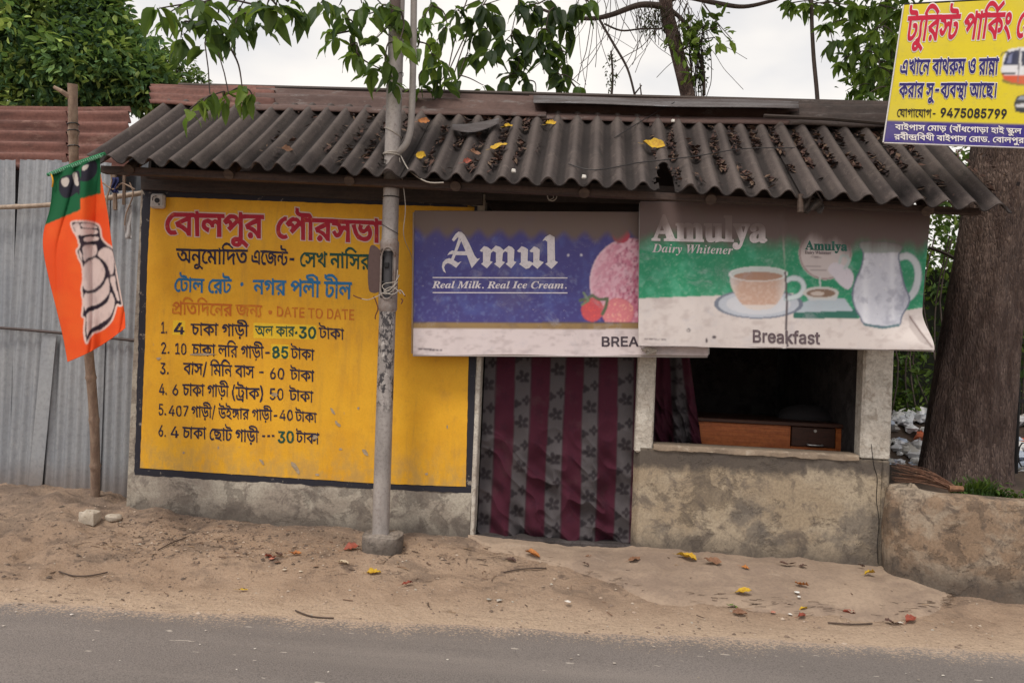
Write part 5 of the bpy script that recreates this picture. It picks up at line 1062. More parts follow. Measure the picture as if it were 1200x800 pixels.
lettering('w4a', 201, 307, 354, 368, 358, 371, YL, 'l_faded', st, 16, label='faded orange words')
lettering('w4b', 313, 416, 359, 370, 363, 375, YL, 'l_faded', st, 16, H=HI, label='faded orange english words')
px_poly('paint_patch', [(203, 375), (217, 376), (217, 393), (202, 392)], YL + .0014, M['l_patch'], st, .001, .01, label='fresh yellow patch under the numeral')
px_poly('paint_patch', [(297, 378), (371, 381), (371, 398), (297, 396)], YL + .0014, M['l_patch'], st, .001, .01, label='fresh yellow patch under two words')
px_poly('paint_patch', [(318, 403), (339, 404), (339, 420), (318, 420)], YL + .0014, M['l_patch'], st, .001, .01, label='fresh yellow patch under the numeral')
rows = [
 [('n1', 188, 196, 377, 390, HI), ('a4', 203, 217, 378, 391, HI), ('chg', 224, 291, 379, 392, HB, 381, 394), ('olkar', 299, 345, 382, 393, HB, 383, 394), ('d30', 345, 371, 383, 396, HI), ('taka', 374, 403, 384, 396, HB, 386, 398)],
 [('n2', 188, 199, 401, 414, HI), ('a10', 204, 219, 402, 415, HI), ('clg', 225, 318, 403, 416, HB, 407, 420), ('d85', 318, 339, 406, 419, HI), ('taka', 341, 368, 408, 420, HB, 410, 422)],
 [('n3', 187, 198, 425, 438, HI), ('bmb', 215, 311, 425, 438, HB, 430, 443), ('d60', 315, 334, 431, 444, HI), ('taka', 340, 368, 433, 445, HB, 435, 447)],
 [('n4', 186, 196, 449, 462, HI), ('a6', 201, 210, 450, 463, HI), ('chg', 214, 268, 450, 463, HB, 452, 465), ('trk', 270, 310, 453, 466, HB, 455, 468), ('d50', 315, 333, 455, 468, HI), ('taka', 339, 367, 457, 469, HB, 459, 471)],
 [('n5', 185, 195, 473, 486, HI), ('a407', 197, 222, 475, 487, HI), ('wng', 224, 327, 476, 488, HB, 481, 493), ('d40', 327, 344, 480, 492, HI), ('taka', 346, 371, 482, 493, HB, 484, 495)],
 [('n6', 185, 195, 498, 511, HI), ('a4', 199, 210, 499, 512, HI), ('sml', 214, 303, 500, 513, HB, 505, 518), ('dsh', 306, 323, 504, 517, HB), ('e30', 325, 345, 505, 518, HI), ('taka', 347, 374, 507, 518, HB, 508, 520)]]
for r, row in enumerate(rows):
    for it in row:
        ln, x0, x1, tt, bb, H = it[:6]; t1, b1 = (it[6], it[7]) if len(it) > 6 else (tt + .3, bb + .3)
        green = ln in ('d85', 'd30', 'e30', 'olkar')
        bold = 30 if (ln in ('d85', 'd30', 'e30') or (r == 0 and ln == 'a4')) else 14
        lettering(ln, x0, x1, tt, bb, t1, b1, YL - (.0004 if green or r == 0 else 0), 'l_green' if green else 'l_navy', st, bold, H, label='dark green figures' if green else None, wob=12)
# little chips and drips of bare plaster on the yellow field
for k, (x, y, w, h) in enumerate(((390, 482, 3, 9), (396, 497, 5, 8), (346, 548, 6, 14), (307, 541, 4, 7), (428, 530, 5, 10), (238, 415, 30, 3), (322, 462, 9, 5), (369, 512, 6, 6), (420, 478, 3, 3), (215, 530, 3, 3), (500, 555, 4, 3), (372, 556, 5, 3), (524, 500, 2, 4), (186, 420, 5, 4), (399, 526, 4, 3))):
    pts = []
    for a in range(9):
        an = a / 9 * 6.283; q = random.uniform(.35, .6)
        pts.append((x + w * q * math.cos(an) + (h * .3 * math.sin(an) if h > 6 else 0), y + h * q * math.sin(an)))
    px_poly('paint_chip', pts, YL - .0006, worn('chipped_plaster', (.36, .27, .17), (.46, .37, .27), None, 30, 90) if k == 0 else bpy.data.materials['chipped_plaster'], st, 0, .02, th=.0008)

# ------------------------------------------------------------------ printed hoardings
def P_in(PX, PY, pts):
    ins = np.zeros(PX.shape, bool); n = len(pts)
    for i in range(n):
        x0, y0 = pts[i - 1]; x1, y1 = pts[i]
        if y0 == y1: continue
        c = ((y0 <= PY) != (y1 <= PY)) & (PX < x0 + (PY - y0) / (y1 - y0) * (x1 - x0))
        ins ^= c
    return ins
def D_line(PX, PY, pts, closed=False):
    d = np.full(PX.shape, 1e9); q = list(zip(pts, pts[1:] + (pts[:1] if closed else [])))
    if not closed: q = q[:len(pts) - 1]
    for (x0, y0), (x1, y1) in q:
        dx, dy = x1 - x0, y1 - y0; L2 = dx * dx + dy * dy + 1e-9
        t = np.clip(((PX - x0) * dx + (PY - y0) * dy) / L2, 0, 1)
        d = np.minimum(d, np.hypot(PX - x0 - t * dx, PY - y0 - t * dy))
    return d
def E_(PX, PY, cx, cy, rx, ry): return ((PX - cx) / rx) ** 2 + ((PY - cy) / ry) ** 2
def cr2(pts, n=5, closed=False):
    P = [Vector((x, y, 0)) for x, y in pts]
    if closed:
        P2 = [P[-1]] + P + [P[0], P[1]]; out = []
        for i in range(1, len(P2) - 2):
            a, b, c, d = P2[i - 1], P2[i], P2[i + 1], P2[i + 2]
            for k in range(n):
                t = k / n; out.append(.5 * ((2 * b) + (c - a) * t + (2 * a - 5 * b + 4 * c - d) * t * t + (3 * b - a - 3 * c + d) * t ** 3))
        return [(p.x, p.y) for p in out]
    return [(p.x, p.y) for p in curve_pts(P, n)]
def put(C, m, col):
    m = np.asarray(m, float)[..., None] if np.asarray(m).dtype == bool else np.clip(m, 0, 1)[..., None]
    C[:] = C * (1 - m) + np.array(col) * m

def soot(t, col, z0, z1, amp, seed=0, sc=(7, 1, .15), colr=(.085, .062, .056), scal=0.0):
    xyz = t.sep()
    n = t.noise(1.0, 4, .6, t.vec(sc, (seed, 0, 0))); n2 = t.noise(6, 5, .7)
    zz = t.math('ADD', xyz[2], t.math('MULTIPLY_ADD', n, amp, -amp / 2))
    if scal:
        zz = t.math('ADD', zz, t.math('MULTIPLY', t.math('SINE', t.math('MULTIPLY', xyz[0], 6.283 / PITCH)), scal))
    f = t.ramp(zz, z0, z1)
    f = t.math('MULTIPLY', f, t.ramp(n2, .1, .5, .82, 1.0))
    return t.mix(f, col, colr)
def print_mat(name, z0, z1, amp, seed=0, colr=(.12, .088, .078), scal=0.0, base=None, speck=True, fade=.0):
    t = NT(name)
    col = t.attr() if base is None else None
    if base is not None:
        t2 = t.mix(0.0, base, base); col = t2
    n = t.noise(45, 6, .75); n2 = t.noise(7, 6, .7, None, .5)
    if speck:
        col = t.mix(t.ramp(n2, .52, .75, 0, .38), col, (.42, .42, .48))
        col = t.mix(t.ramp(n, .62, .72, 0, .40), col, (.55, .55, .58))
        col = t.mix(t.ramp(t.noise(60, 5, .8, t.vec((1, 1, 1), (9, 9, 2))), .62, .70, 0, .45), col, (.10, .09, .10))
        col = t.mix(t.ramp(t.noise(3, 4, .6, t.vec((1, 1, .4), (2, 0, 0))), .5, .8, 0, .35), col, (.22, .19, .19))
    elif fade:
        col = t.mix(t.ramp(n, .45, .7, 0, fade), col, (.3, .28, .3))
    col = soot(t, col, z0, z1, amp, seed, colr=colr, scal=scal)
    t.done(col, .5, 0, t.bump(n2, .004, .25))
    return t.m

def banner(name, corners, Ys, parent, mat, painter, step=.85, warp=None, th=.004, label=None):
    """corners tl,tr,br,bl in survey pixels; Ys their depths"""
    (ax, ay), (bx, by), (cx, cy), (dx, dy) = corners
    nu = int(abs(bx - ax) / step); nv = int(abs(dy - ay) / step)
    U_, V_ = np.meshgrid(np.linspace(0, 1, nu), np.linspace(0, 1, nv), indexing='ij')
    bl = lambda a, b, c, d: a * (1 - U_) * (1 - V_) + b * U_ * (1 - V_) + c * U_ * V_ + d * (1 - U_) * V_
    PX = bl(ax, bx, cx, dx); PY = bl(ay, by, cy, dy); YY = bl(*Ys)
    if warp: PX, PY, YY = warp(U_, V_, PX, PY, YY)
    C = blur(painter(PX, PY), 1)
    P = at_np(PX, PY, YY)
    return sheet(P[:, ::-1], th, name, mat, parent, smooth=True, sharp=50, colors=C[:, ::-1].reshape(-1, 3), label=label)

# --- blue ice cream hoarding
YB = -.145
bb = thing('blue_hoarding', at(486, 416, YB), 'blue printed ice cream hoarding with white bottom strip over the doorway', 'signboard')
zb = lambda y, Y=YB: at(600, y, Y).z
M['p_blue'] = print_mat('blue_hoarding_print', zb(282), zb(269), .05, 3, (.155, .112, .098), scal=.022)
def paint_blue(PX, PY):
    C = np.zeros(PX.shape + (3,)); C[:] = rgb(72, 68, 132)
    n = fbm(PX / 14, PY / 14, 5, 3); n2 = fbm(PX / 3, PY / 3, 3, 8)
    put(C, sm(.5, .8, n) * .5, rgb(86, 98, 165)); put(C, sm(.62, .75, n2) * sm(290, 330, PY) * .35, rgb(125, 140, 190))
    # scoop
    cx, cy, rx_, ry_ = 739, 331, 48, 52
    q = E_(PX, PY, cx, cy, rx_, ry_)
    lobe = (q < 1) | (P_in(PX, PY, [(702, 350), (745, 350), (770, 378), (728, 378)]))
    tex = fbm(PX / 3.2 + PY / 9, PY / 4.2, 3, 21)
    r = sm(690, 760, PX)
    put(C, lobe, rgb(232, 186, 202))
    put(C, lobe * sm(.35, .7, tex) * (.35 + .5 * r), rgb(196, 92, 128))
    put(C, lobe * sm(.62, .72, fbm(PX / 2.2, PY / 3.0, 2, 31)) * (.2 + .7 * r), rgb(150, 52, 92))
    put(C, lobe * sm(.85, 1.0, q) * (1 - r) * .6, rgb(240, 215, 225))
    top = E_(PX, PY, 728, 276, 10, 9) < 1
    put(C, top, rgb(186, 66, 88))
    for cx, cy, rx_, ry_ in ((694, 363, 13, 14), (724, 366, 19, 17)):
        b = E_(PX, PY, cx, cy, rx_, ry_) < 1
        put(C, b, rgb(206, 88, 96) if cx < 710 else rgb(222, 132, 142)); put(C, b * sm(.8, 1.1, E_(PX, PY, cx, cy, rx_, ry_)) * .5, rgb(150, 30, 50))
        seeds = vnoise(PX / 1.5 + cy, PY / 1.5, 17) > .74
        put(C, b & seeds, rgb(240, 178, 160) if cx > 700 else rgb(228, 96, 92))
    put(C, D_line(PX, PY, [(680, 352), (688, 350), (694, 346), (702, 351), (712, 350), (710, 360), (706, 368)]) < 1.8, rgb(96, 110, 84))
    put(C, D_line(PX, PY, [(684, 343), (690, 352), (682, 357)]) < 1.3, rgb(120, 140, 110))
    band = 377 + (PX - 485) * .002
    put(C, PY > band, rgb(150, 124, 84)); put(C, (PY > band) & (PY < band + 1.2), rgb(96, 84, 90))
    put(C, sm(.45, .7, n) * (PY > band) * .5, rgb(120, 100, 84))
    w = PY > band + 8
    put(C, w, rgb(214, 202, 204)); put(C, w * sm(.5, .75, fbm(PX / 9, PY / 4, 4, 12)) * .5, rgb(172, 158, 160))
    put(C, (D_line(PX, PY, [(490, 409), (517, 410)]) < .9) & (vnoise(PX, PY, 2) > .35), rgb(80, 72, 80))
    for x, y in ((666, 299), (681, 299)): put(C, np.hypot(PX - x, PY - y) < 1.4, rgb(220, 215, 225))
    return C
def warp_blue(U_, V_, PX, PY, YY):
    PY = PY + np.where(V_ > .9, np.sin(U_ * 14) * .6 + sm(.7, 1, U_) * -1.0, 0)
    YY = YY + .006 * np.sin(U_ * 7 + V_ * 3) + .02 * sm(.93, 1, U_) * 0
    return PX, PY, YY
banner('printed_face', [(486, 247), (829, 249), (830, 417), (484, 415)], [YB, YB, YB - .02, YB - .02], bb, M['p_blue'], paint_blue, warp=warp_blue)
m = MB()
for (a, b) in (((486, 249), (828, 251)), ((484, 414), (829, 415)), ((486, 249), (484, 414)), ((828, 251), (829, 415)), ((655, 250), (655, 414))):
    m.tube([at(*a, YB + .022), at(*b, YB + .022)], .013, 4)
m.build('frame', M['metal'], bb)
kn = random.Random(6); m = MB()
for k in range(9):
    c_ = Vector((kn.uniform(-.06, .06), kn.uniform(-.012, .012), kn.uniform(-.02, .02))); q = at(762, 411, YB - .05)
    m.tube(curve_pts([q + c_, q + Vector((kn.uniform(-.05, .05), -.018, kn.uniform(-.022, .022))), q + Vector((kn.uniform(-.06, .06), 0, kn.uniform(-.022, .02)))], 4), [.006 + .004 * math.sin(i * .39) for i in range(9)], 6)
m.build('tie_knot', M['wire_light'], bb)
m = MB(); m.tube([at(484, 416.5, YB - .022), at(829, 418, YB - .022)], .005, 5); m.build('bottom_edge', flat('dirty_white_edge', (.4, .36, .36), .6), bb)
def surf_blue(px_, py_, Y):
    u = (px_ - 486) / 343; v = (py_ - 248) / 168
    return at_np(px_, py_, YB - .02 * v + .006 * np.sin(u * 7 + v * 3) - .0012 - Y * .2)
M['t_white'] = print_mat('white_print', zb(279), zb(262), .05, 3, (.26, .21, .19), scal=.02, base=rgb(222, 216, 222), speck=False, fade=.4)
M['t_grey'] = print_mat('dark_grey_print', 9, 10, .05, base=rgb(66, 56, 66), speck=False, fade=.3)
def shape_px(name, polys, mat, parent, surf, Y=.004, label=None):
    cs = []
    for p in polys:
        a = sum(x0 * y1 - x1 * y0 for (x0, y0), (x1, y1) in zip(p, p[1:] + p[:1]))
        cs.append([(x * 10, y * 10) for x, y in (p if a > 0 else p[::-1])])
    gv, gf = tri_mesh(cs, 0)
    V = np.array(gv) / 10.0
    P3 = surf(V[:, 0], V[:, 1], Y); FF = []
    for f in gf:
        a, b, c = (P3[i] for i in f[:3]); n = np.cross(b - a, c - a)
        FF.append(f if n[1] < 0 else f[::-1])
    return make(name, P3, FF, mat, parent, label=label)
Z = lambda pts: [(500 + x / 6.667, 250 + y / 6.667) for x, y in pts]
logo = [
 Z([(225, 162), (248, 143), (272, 146), (296, 168), (335, 240), (375, 330), (395, 355), (418, 350), (352, 428), (332, 375), (300, 285), (265, 205), (243, 188), (212, 220), (196, 206)]),
 Z([(250, 190), (270, 215), (230, 318), (204, 385), (186, 365), (214, 300)]),
 Z([(160, 328), (178, 302), (200, 290), (225, 297), (322, 296), (335, 328), (230, 326), (205, 318), (184, 320)]),
 Z([(196, 355), (245, 386), (272, 374), (230, 426), (190, 397), (165, 388), (147, 398), (136, 422), (150, 466), (130, 452), (119, 418), (126, 382), (150, 358), (176, 350)]),
 # m
 Z([(414, 292), (448, 256), (474, 262), (505, 285), (495, 372), (516, 379), (470, 430), (425, 394), (440, 384), (440, 300), (428, 300)]),
 Z([(490, 300), (540, 252), (572, 262), (598, 284), (590, 372), (612, 382), (570, 428), (526, 394), (541, 384), (541, 305), (520, 295), (495, 315)]),
 Z([(585, 300), (640, 254), (668, 264), (686, 285), (681, 372), (702, 380), (660, 430), (617, 394), (632, 384), (632, 305), (612, 296), (590, 316)]),
 # u
 Z([(706, 294), (742, 256), (772, 268), (792, 282), (788, 370), (822, 395), (775, 434), (722, 396), (736, 384), (736, 304), (720, 304)]),
 Z([(803, 294), (838, 258), (866, 268), (884, 284), (880, 368), (915, 382), (865, 434), (818, 396), (833, 384), (833, 304), (816, 304)]),
 Z([(780, 385), (800, 372), (836, 388), (800, 428), (775, 434)]),
 # l
 Z([(904, 216), (926, 186), (962, 164), (1000, 186), (1003, 370), (1026, 382), (975, 434), (926, 394), (944, 384), (942, 222), (926, 210)])]
shape_px('lettering', logo, M['t_white'], bb, surf_blue, .003, label='white blackletter name')
lettering('r1', 507, 665, 329.5, 337.5, 329.7, 338, .003, M['t_white'], bb, 8, 680, label='white italic slogan', surf=surf_blue)
for y in (324.6, 342.2):
    a_ = [(507 + 158 * i / 40, y + .01 * i) for i in range(41)]
    V = np.array(a_ + [(x_, y_ + 1.2) for x_, y_ in a_]); P3 = surf_blue(V[:, 0], V[:, 1], .003)
    make('rule_line', P3, [(i, i + 41, i + 42, i + 1) for i in range(40)], M['t_white'], bb)
lettering('r2', 704, 804, 394.5, 405.5, 395, 406, .003, M['t_grey'], bb, 26, HI, label='grey capital letters', surf=surf_blue)

# --- green tea hoarding
YG = -.235
gb = thing('green_hoarding', at(750, 405, YG), 'green and white printed tea hoarding with a cup and a jug, sooty along its top', 'signboard')
M['p_green'] = print_mat('green_hoarding_print', zb(291, YG), zb(266, YG), .19, 7, (.125, .088, .085), scal=.010)
cup_rim = 322
def paint_green(PX, PY):
    C = np.zeros(PX.shape + (3,)); C[:] = rgb(40, 138, 100)
    n = fbm(PX / 10, PY / 10, 5, 5); n2 = fbm(PX / 2.5, PY / 2.5, 3, 6)
    put(C, sm(.45, .75, n) * .55, rgb(84, 168, 138)); put(C, sm(.6, .75, n2) * .3, rgb(150, 195, 175))
    put(C, ((PX > 1000) & (PX < 1085)) * .3, rgb(20, 120, 80))
    tab = PY > np.where(PX < 930, 349.5 - (PX - 750) * .035, np.where(PX < 1006, 373, 373 - (PX - 1006) * .17))
    put(C, tab, rgb(205, 196, 194)); put(C, tab * sm(.5, .8, fbm(PX / 12, PY / 7, 4, 9)) * .45, rgb(166, 152, 150))
    put(C, P_in(PX, PY, [(930, 365), (1005, 362), (1005, 373), (930, 373)]), rgb(48, 104, 92))
    put(C, P_in(PX, PY, [(932, 358), (960, 347), (990, 350), (1000, 364), (930, 366)]), rgb(170, 182, 192))
    # saucer and cup
    q = E_(PX, PY, 889, 356, 51, 17); put(C, q < 1, rgb(178, 184, 196)); put(C, (q > .86) & (q < 1.05), rgb(110, 118, 134)); put(C, (q < .55), rgb(196, 198, 206))
    hd = D_line(PX, PY, cr2([(918, 331), (928, 326), (938, 328), (942, 337), (936, 346), (922, 350)])); put(C, hd < 3.2, rgb(196, 208, 212)); put(C, (hd > 2.4) & (hd < 3.3), rgb(150, 168, 172))
    bowl = P_in(PX, PY, cr2([(855, 322), (857, 336), (866, 352), (876, 361), (888, 363), (904, 361), (914, 351), (921, 336), (922, 322)]) + [(888, 316)])
    put(C, bowl, rgb(190, 158, 142)); put(C, bowl * sm(.45, .7, n2) * .4, rgb(214, 192, 180))
    put(C, bowl * (sm(906, 922, PX) + sm(868, 855, PX)) * .6, rgb(214, 214, 214)); put(C, bowl * (PY > 357), rgb(206, 196, 192))
    q = E_(PX, PY, 888.5, 321, 33.5, 8.5); put(C, q < 1, rgb(196, 204, 202)); put(C, E_(PX, PY, 888.5, 324, 29, 5.6) < 1, rgb(168, 132, 112)); put(C, (E_(PX, PY, 888.5, 321, 33.5, 8.5) < 1.08) & (q > .9), rgb(220, 222, 222))
    # tin, spoon, small dish
    q = E_(PX, PY, 967, 297, 31, 31); put(C, q < 1, rgb(196, 186, 186)); put(C, (q > .86) & (q < .95), rgb(150, 126, 126))
    for yy, xa, xb in ((301, 950, 962), (312, 944, 962), (316, 950, 968)): put(C, D_line(PX, PY, [(xa, yy), (xb, yy + .5)]) < .5, rgb(120, 110, 112))
    put(C, P_in(PX, PY, cr2([(970, 316), (976, 308), (984, 309), (994, 314), (1000, 322), (999, 333), (994, 339), (986, 335), (977, 325)], 5, True)), rgb(206, 200, 210))
    put(C, D_line(PX, PY, cr2([(984, 308), (986, 300), (992, 300), (995, 306), (990, 314)])) < 1.5, rgb(176, 190, 190))
    put(C, D_line(PX, PY, [(961, 325), (961, 342)]) < .9, rgb(190, 200, 198))
    q = E_(PX, PY, 962, 343, 21, 7.2); put(C, P_in(PX, PY, [(942, 343), (983, 343), (980, 352), (948, 352)]), rgb(188, 192, 196)); put(C, q < 1, rgb(198, 196, 192)); put(C, E_(PX, PY, 962, 343.5, 17, 5) < 1, rgb(132, 108, 92)); put(C, E_(PX, PY, 958, 344, 8, 2.6) < 1, rgb(196, 182, 172))
    # jug
    jug = cr2([(1010, 284), (1012, 297), (1009, 314), (1002, 330), (999, 346), (1002, 360), (1008, 371), (1013, 379), (1030, 382), (1053, 381), (1057, 370), (1066, 352), (1060, 335), (1056, 318), (1053, 300), (1054, 287)], 4, True)
    hd = D_line(PX, PY, cr2([(1053, 302), (1064, 300), (1073, 308), (1076, 322), (1073, 338), (1066, 348), (1058, 350)])); put(C, hd < 4.6, rgb(190, 196, 202)); put(C, (hd > 3.6) & (hd < 4.6), rgb(130, 156, 156))
    j = P_in(PX, PY, jug); put(C, j, rgb(196, 198, 210)); put(C, j * (np.exp(-((PX - 1014) / 4.5) ** 2) * .6 + np.exp(-((PX - 1046) / 3.5) ** 2) * .4), rgb(228, 230, 238)); put(C, j * sm(1044, 1062, PX) * .5, rgb(150, 154, 172)); put(C, j * sm(.45, .75, fbm(PX / 7, PY / 9, 4, 14)) * .55, rgb(140, 142, 160)); put(C, j * sm(.62, .75, n2) * .5, rgb(214, 216, 222))
    put(C, D_line(PX, PY, jug, True) < .9, rgb(104, 112, 132)); put(C, j & (PY < 296), rgb(150, 160, 158)); put(C, (D_line(PX, PY, [(1013, 380), (1034, 384), (1053, 381)]) < 1.5), rgb(90, 116, 124))
    put(C, (D_line(PX, PY, [(756, 397), (780, 398)]) < .8) & (vnoise(PX, PY, 2) > .35), rgb(110, 100, 104))
    # torn seam down the face and scuffs
    sd_ = D_line(PX, PY, [(914, 246), (917, 262), (919, 300), (921, 330), (922, 352), (921, 380), (923, 408)])
    put(C, (sd_ < .9) * sm(340, 250, PY) * 1.0, rgb(190, 178, 176)); put(C, (sd_ < 1.2) & (PY > 318), rgb(88, 80, 84))
    for x, y, w, h in ((828, 399, 1.2, 3), (837, 395, 2.6, 1.8), (807, 387, 2.2, 2.2)):
        q = E_(PX, PY, x, y, w, h); put(C, (q < 1) & (q > .35 if x == 807 else q > -1), rgb(64, 54, 58))
    put(C, P_in(PX, PY, [(1064, 366), (1072, 376), (1082, 392), (1094, 408), (1078, 400), (1066, 384)]) * .35, rgb(120, 104, 104))
    put(C, D_line(PX, PY, [(1066, 371), (1078, 388), (1092, 406)]) < .8, rgb(118, 102, 100))
    return C
def warp_green(U_, V_, PX, PY, YY):
    PX = PX + 14 * sm(.72, 1.0, V_) * sm(.86, 1.0, U_) - 3 * sm(.0, .7, V_) * sm(.9, 1, U_) * (1 - sm(.72, 1, V_))
    YY = YY - .10 * sm(.74, 1.0, V_) * sm(.80, 1.0, U_) - .03 * sm(.4, 1, V_) + .008 * np.sin(U_ * 9 + V_ * 2)
    YY = YY - .012 * np.exp(-((PX - 920) / 6) ** 2)
    PY = PY + 1.0 * np.sin(U_ * 5) * sm(.8, 1, V_)
    return PX, PY, YY
banner('printed_face', [(750, 236), (1091, 240), (1081, 411), (748, 404)], [YG, YG, YG, YG], gb, M['p_green'], paint_green, warp=warp_green)
m = MB()
for (a, b) in (((751, 238), (1088, 243)), ((751, 238), (750, 402)), ((1086, 243), (1074, 372)), ((918, 240), (920, 404))):
    m.tube([at(*a, YG + .024), at(*b, YG + .012)], .012, 4)
m.build('frame', M['metal'], gb)
m = MB(); m.tube(curve_pts([at(749, 405, YG - .033), at(920, 407, YG - .034), at(1060, 410, YG - .07), at(1094, 411.5, YG - .135)], 5), .005, 5); m.build('bottom_edge', bpy.data.materials['dirty_white_edge'], gb)
def surf_green(px_, py_, Y):
    u = (px_ - 750) / 341; v = (py_ - 238) / 168
    return at_np(px_, py_, YG - .10 * sm(.74, 1, v) * sm(.8, 1, u) - .03 * sm(.4, 1, v) + .008 * np.sin(u * 9 + v * 2) - .012 * np.exp(-((px_ - 920) / 6) ** 2) - .0014 - Y * .2)
M['t_white_g'] = print_mat('white_print_on_green', zb(280, YG), zb(258, YG), .15, 7, (.16, .12, .115), scal=.010, base=rgb(214, 206, 210), speck=False, fade=.5)
M['t_green'] = print_mat('deep_green_print', 9, 10, .05, base=rgb(22, 92, 80), speck=False, fade=.2)
M['t_grey_g'] = print_mat('grey_print', 9, 10, .05, base=rgb(92, 78, 84), speck=False, fade=.4)
lettering('r5', 765, 899, 252, 281, 254, 283.5, .003, M['t_white_g'], gb, 26, 690, label='large faded white name lost in soot', surf=surf_green)
lettering('r4', 765, 859, 285.6, 295.4, 288, 298, .003, M['t_white_g'], gb, 0, 680, label='white italic words', surf=surf_green)
lettering('r5', 944, 993, 282.2, 292.2, 283.5, 294, .003, M['t_green'], gb, 22, 690, label='dark green name on the round tin', surf=surf_green)
lettering('r6', 943, 974, 293.6, 297.4, 294.2, 298.2, .003, M['t_grey_g'], gb, 0, 690, surf=surf_green)
lettering('r3', 881, 961, 386.5, 400.5, 389, 403, .004, M['t_grey_g'], gb, 26, HI, label='grey word along the bottom', surf=surf_green)

# --- yellow parking board hung on the tree
YP = -.66
yb = thing('parking_board', at(1040, 168, YP), 'yellow parking board with red and blue Bengali lettering hung before the big tree', 'signboard')
t = NT('parking_board_print'); n = t.noise(30, 5, .7)
c = t.mix(t.ramp(n, .5, .75, 0, .2), t.attr(), (.3, .27, .12)); c = t.mix(t.ramp(t.noise(3, 4, .6), .4, .7, 0, .12), c, (.5, .48, .3)); t.done(c, .45); M['p_park'] = t.m
# board continues out of the picture to the right
def paint_park(PX, PY):
    C = np.zeros(PX.shape + (3,)); C[:] = rgb(222, 204, 42)
    put(C, sm(.4, .7, fbm(PX / 30, PY / 30, 3, 4)) * .4, rgb(206, 190, 52))
    band = 141 + (PX - 1040) * .03
    put(C, PY > band, rgb(58, 44, 132))
    b = P_in(PX, PY, [(1173, 84), (1176, 66), (1182, 58), (1200, 55), (1240, 57), (1248, 64), (1248, 92), (1200, 99), (1186, 97), (1176, 93)])
    put(C, E_(PX, PY, 1212, 95, 38, 6) < 1, rgb(140, 128, 60)); put(C, b, rgb(226, 228, 234))
    put(C, b & (PY > 88 + (PX - 1176) * .02), rgb(214, 92, 58)); put(C, P_in(PX, PY, [(1175, 77), (1180, 62), (1195, 58), (1193, 77)]), rgb(52, 58, 88)); put(C, P_in(PX, PY, [(1197, 60), (1244, 62), (1244, 76), (1197, 78)]), rgb(52, 58, 88))
    put(C, P_in(PX, PY, [(1182, 66), (1187, 62), (1185, 74), (1180, 75)]), rgb(122, 130, 168)); put(C, P_in(PX, PY, [(1174, 85), (1190, 85), (1190, 88), (1174, 87)]), rgb(40, 40, 50)); put(C, D_line(PX, PY, [(1195, 57), (1193, 96)]) < .7, rgb(120, 120, 130))
    put(C, D_line(PX, PY, [(1173, 66), (1175, 62), (1182, 61)]) < .8, rgb(60, 60, 70))
    c2 = P_in(PX, PY, [(1188, 122), (1192, 113), (1204, 110), (1240, 111), (1252, 122), (1252, 131), (1200, 133), (1190, 131)]); put(C, c2, rgb(46, 50, 62)); put(C, P_in(PX, PY, [(1191, 117), (1196, 113), (1214, 113), (1214, 118)]), rgb(150, 160, 176)); put(C, P_in(PX, PY, [(1190, 122), (1210, 122), (1210, 126), (1191, 126)]), rgb(210, 212, 220))
    return C
banner('printed_face', [(1060, 6), (1330, -9), (1318, 178), (1036, 166)], [YP] * 4, yb, M['p_park'], paint_park, step=1.0, th=.003)
m = MB(); cs = [(1060, 6), (1330, -9), (1318, 178), (1036, 166)]
for a, b in zip(cs, cs[1:] + cs[:1]): m.tube([at(*a, YP + .015), at(*b, YP + .015)], .010, 4)
m.tube([at(1150, 3, YP + .03), at(1150, 172, YP + .03)], .012, 4)
m.build('frame', M['iron'], yb)
m = MB()
for y in (40, 130): m.tube([at(1230, y, YP + .02), at(1230, y, .2)], .012, 6)
m.build('bracket', M['iron'], yb)
m = MB(); m.tube([at(1036, 167.5, YP - .004), at(1200, 173.5, YP - .004), at(1318, 179, YP - .004)], .004, 4); m.tube([at(1059, 6, YP - .004), at(1035, 167, YP - .004)], .004, 4)
m.build('edge_strip', flat('white_edge_strip', (.7, .68, .68)), yb)
surf_p = lambda px_, py_, Y: at_np(px_, py_, YP - Y)
M['t_pred'] = flat('red_sign_print', rgb(200, 30, 62), .5); M['t_pblue'] = flat('navy_sign_print', rgb(44, 36, 112), .5); M['t_pwhite'] = flat('white_sign_print', rgb(232, 228, 226), .5, amt=.05); M['t_pblack'] = flat('black_sign_print', rgb(34, 30, 40), .5)
lettering('s1', 1061, 1213, 20, 48, 14, 43, .0018, M['t_pwhite'], yb, 56, HB, surf=surf_p, shear=4, label='pale outline of the red heading')
lettering('s1', 1061, 1213, 20, 48, 14, 43, .0036, M['t_pred'], yb, 25, HB, surf=surf_p, shear=4, label='red heading')
for ln, x0, x1, t0, b0, t1, b1 in (('s2', 1054, 1169, 71, 87, 69, 87), ('s3', 1053, 1168, 98, 114, 98, 114)):
    lettering(ln, x0, x1, t0, b0, t1, b1, .0022, M['t_pwhite'], yb, 60, HB, surf=surf_p, shear=1.5, label='pale outline of the dark blue words')
    lettering(ln, x0, x1, t0, b0, t1, b1, .0036, M['t_pblue'], yb, 26, HB, surf=surf_p, shear=1.5, label='dark blue words')
lettering('s4a', 1051, 1098, 128, 137, 129, 138, .0026, M['t_pblack'], yb, 12, HB, surf=surf_p)
lettering('s4b', 1101, 1180, 127, 137, 128.5, 139, .0026, M['t_pblack'], yb, 34, HI, surf=surf_p, shear=1, label='black telephone number')
lettering('s5', 1049, 1197, 146, 152, 151, 157, .0026, M['t_pwhite'], yb, 16, HB, surf=surf_p, label='white words on the purple band')
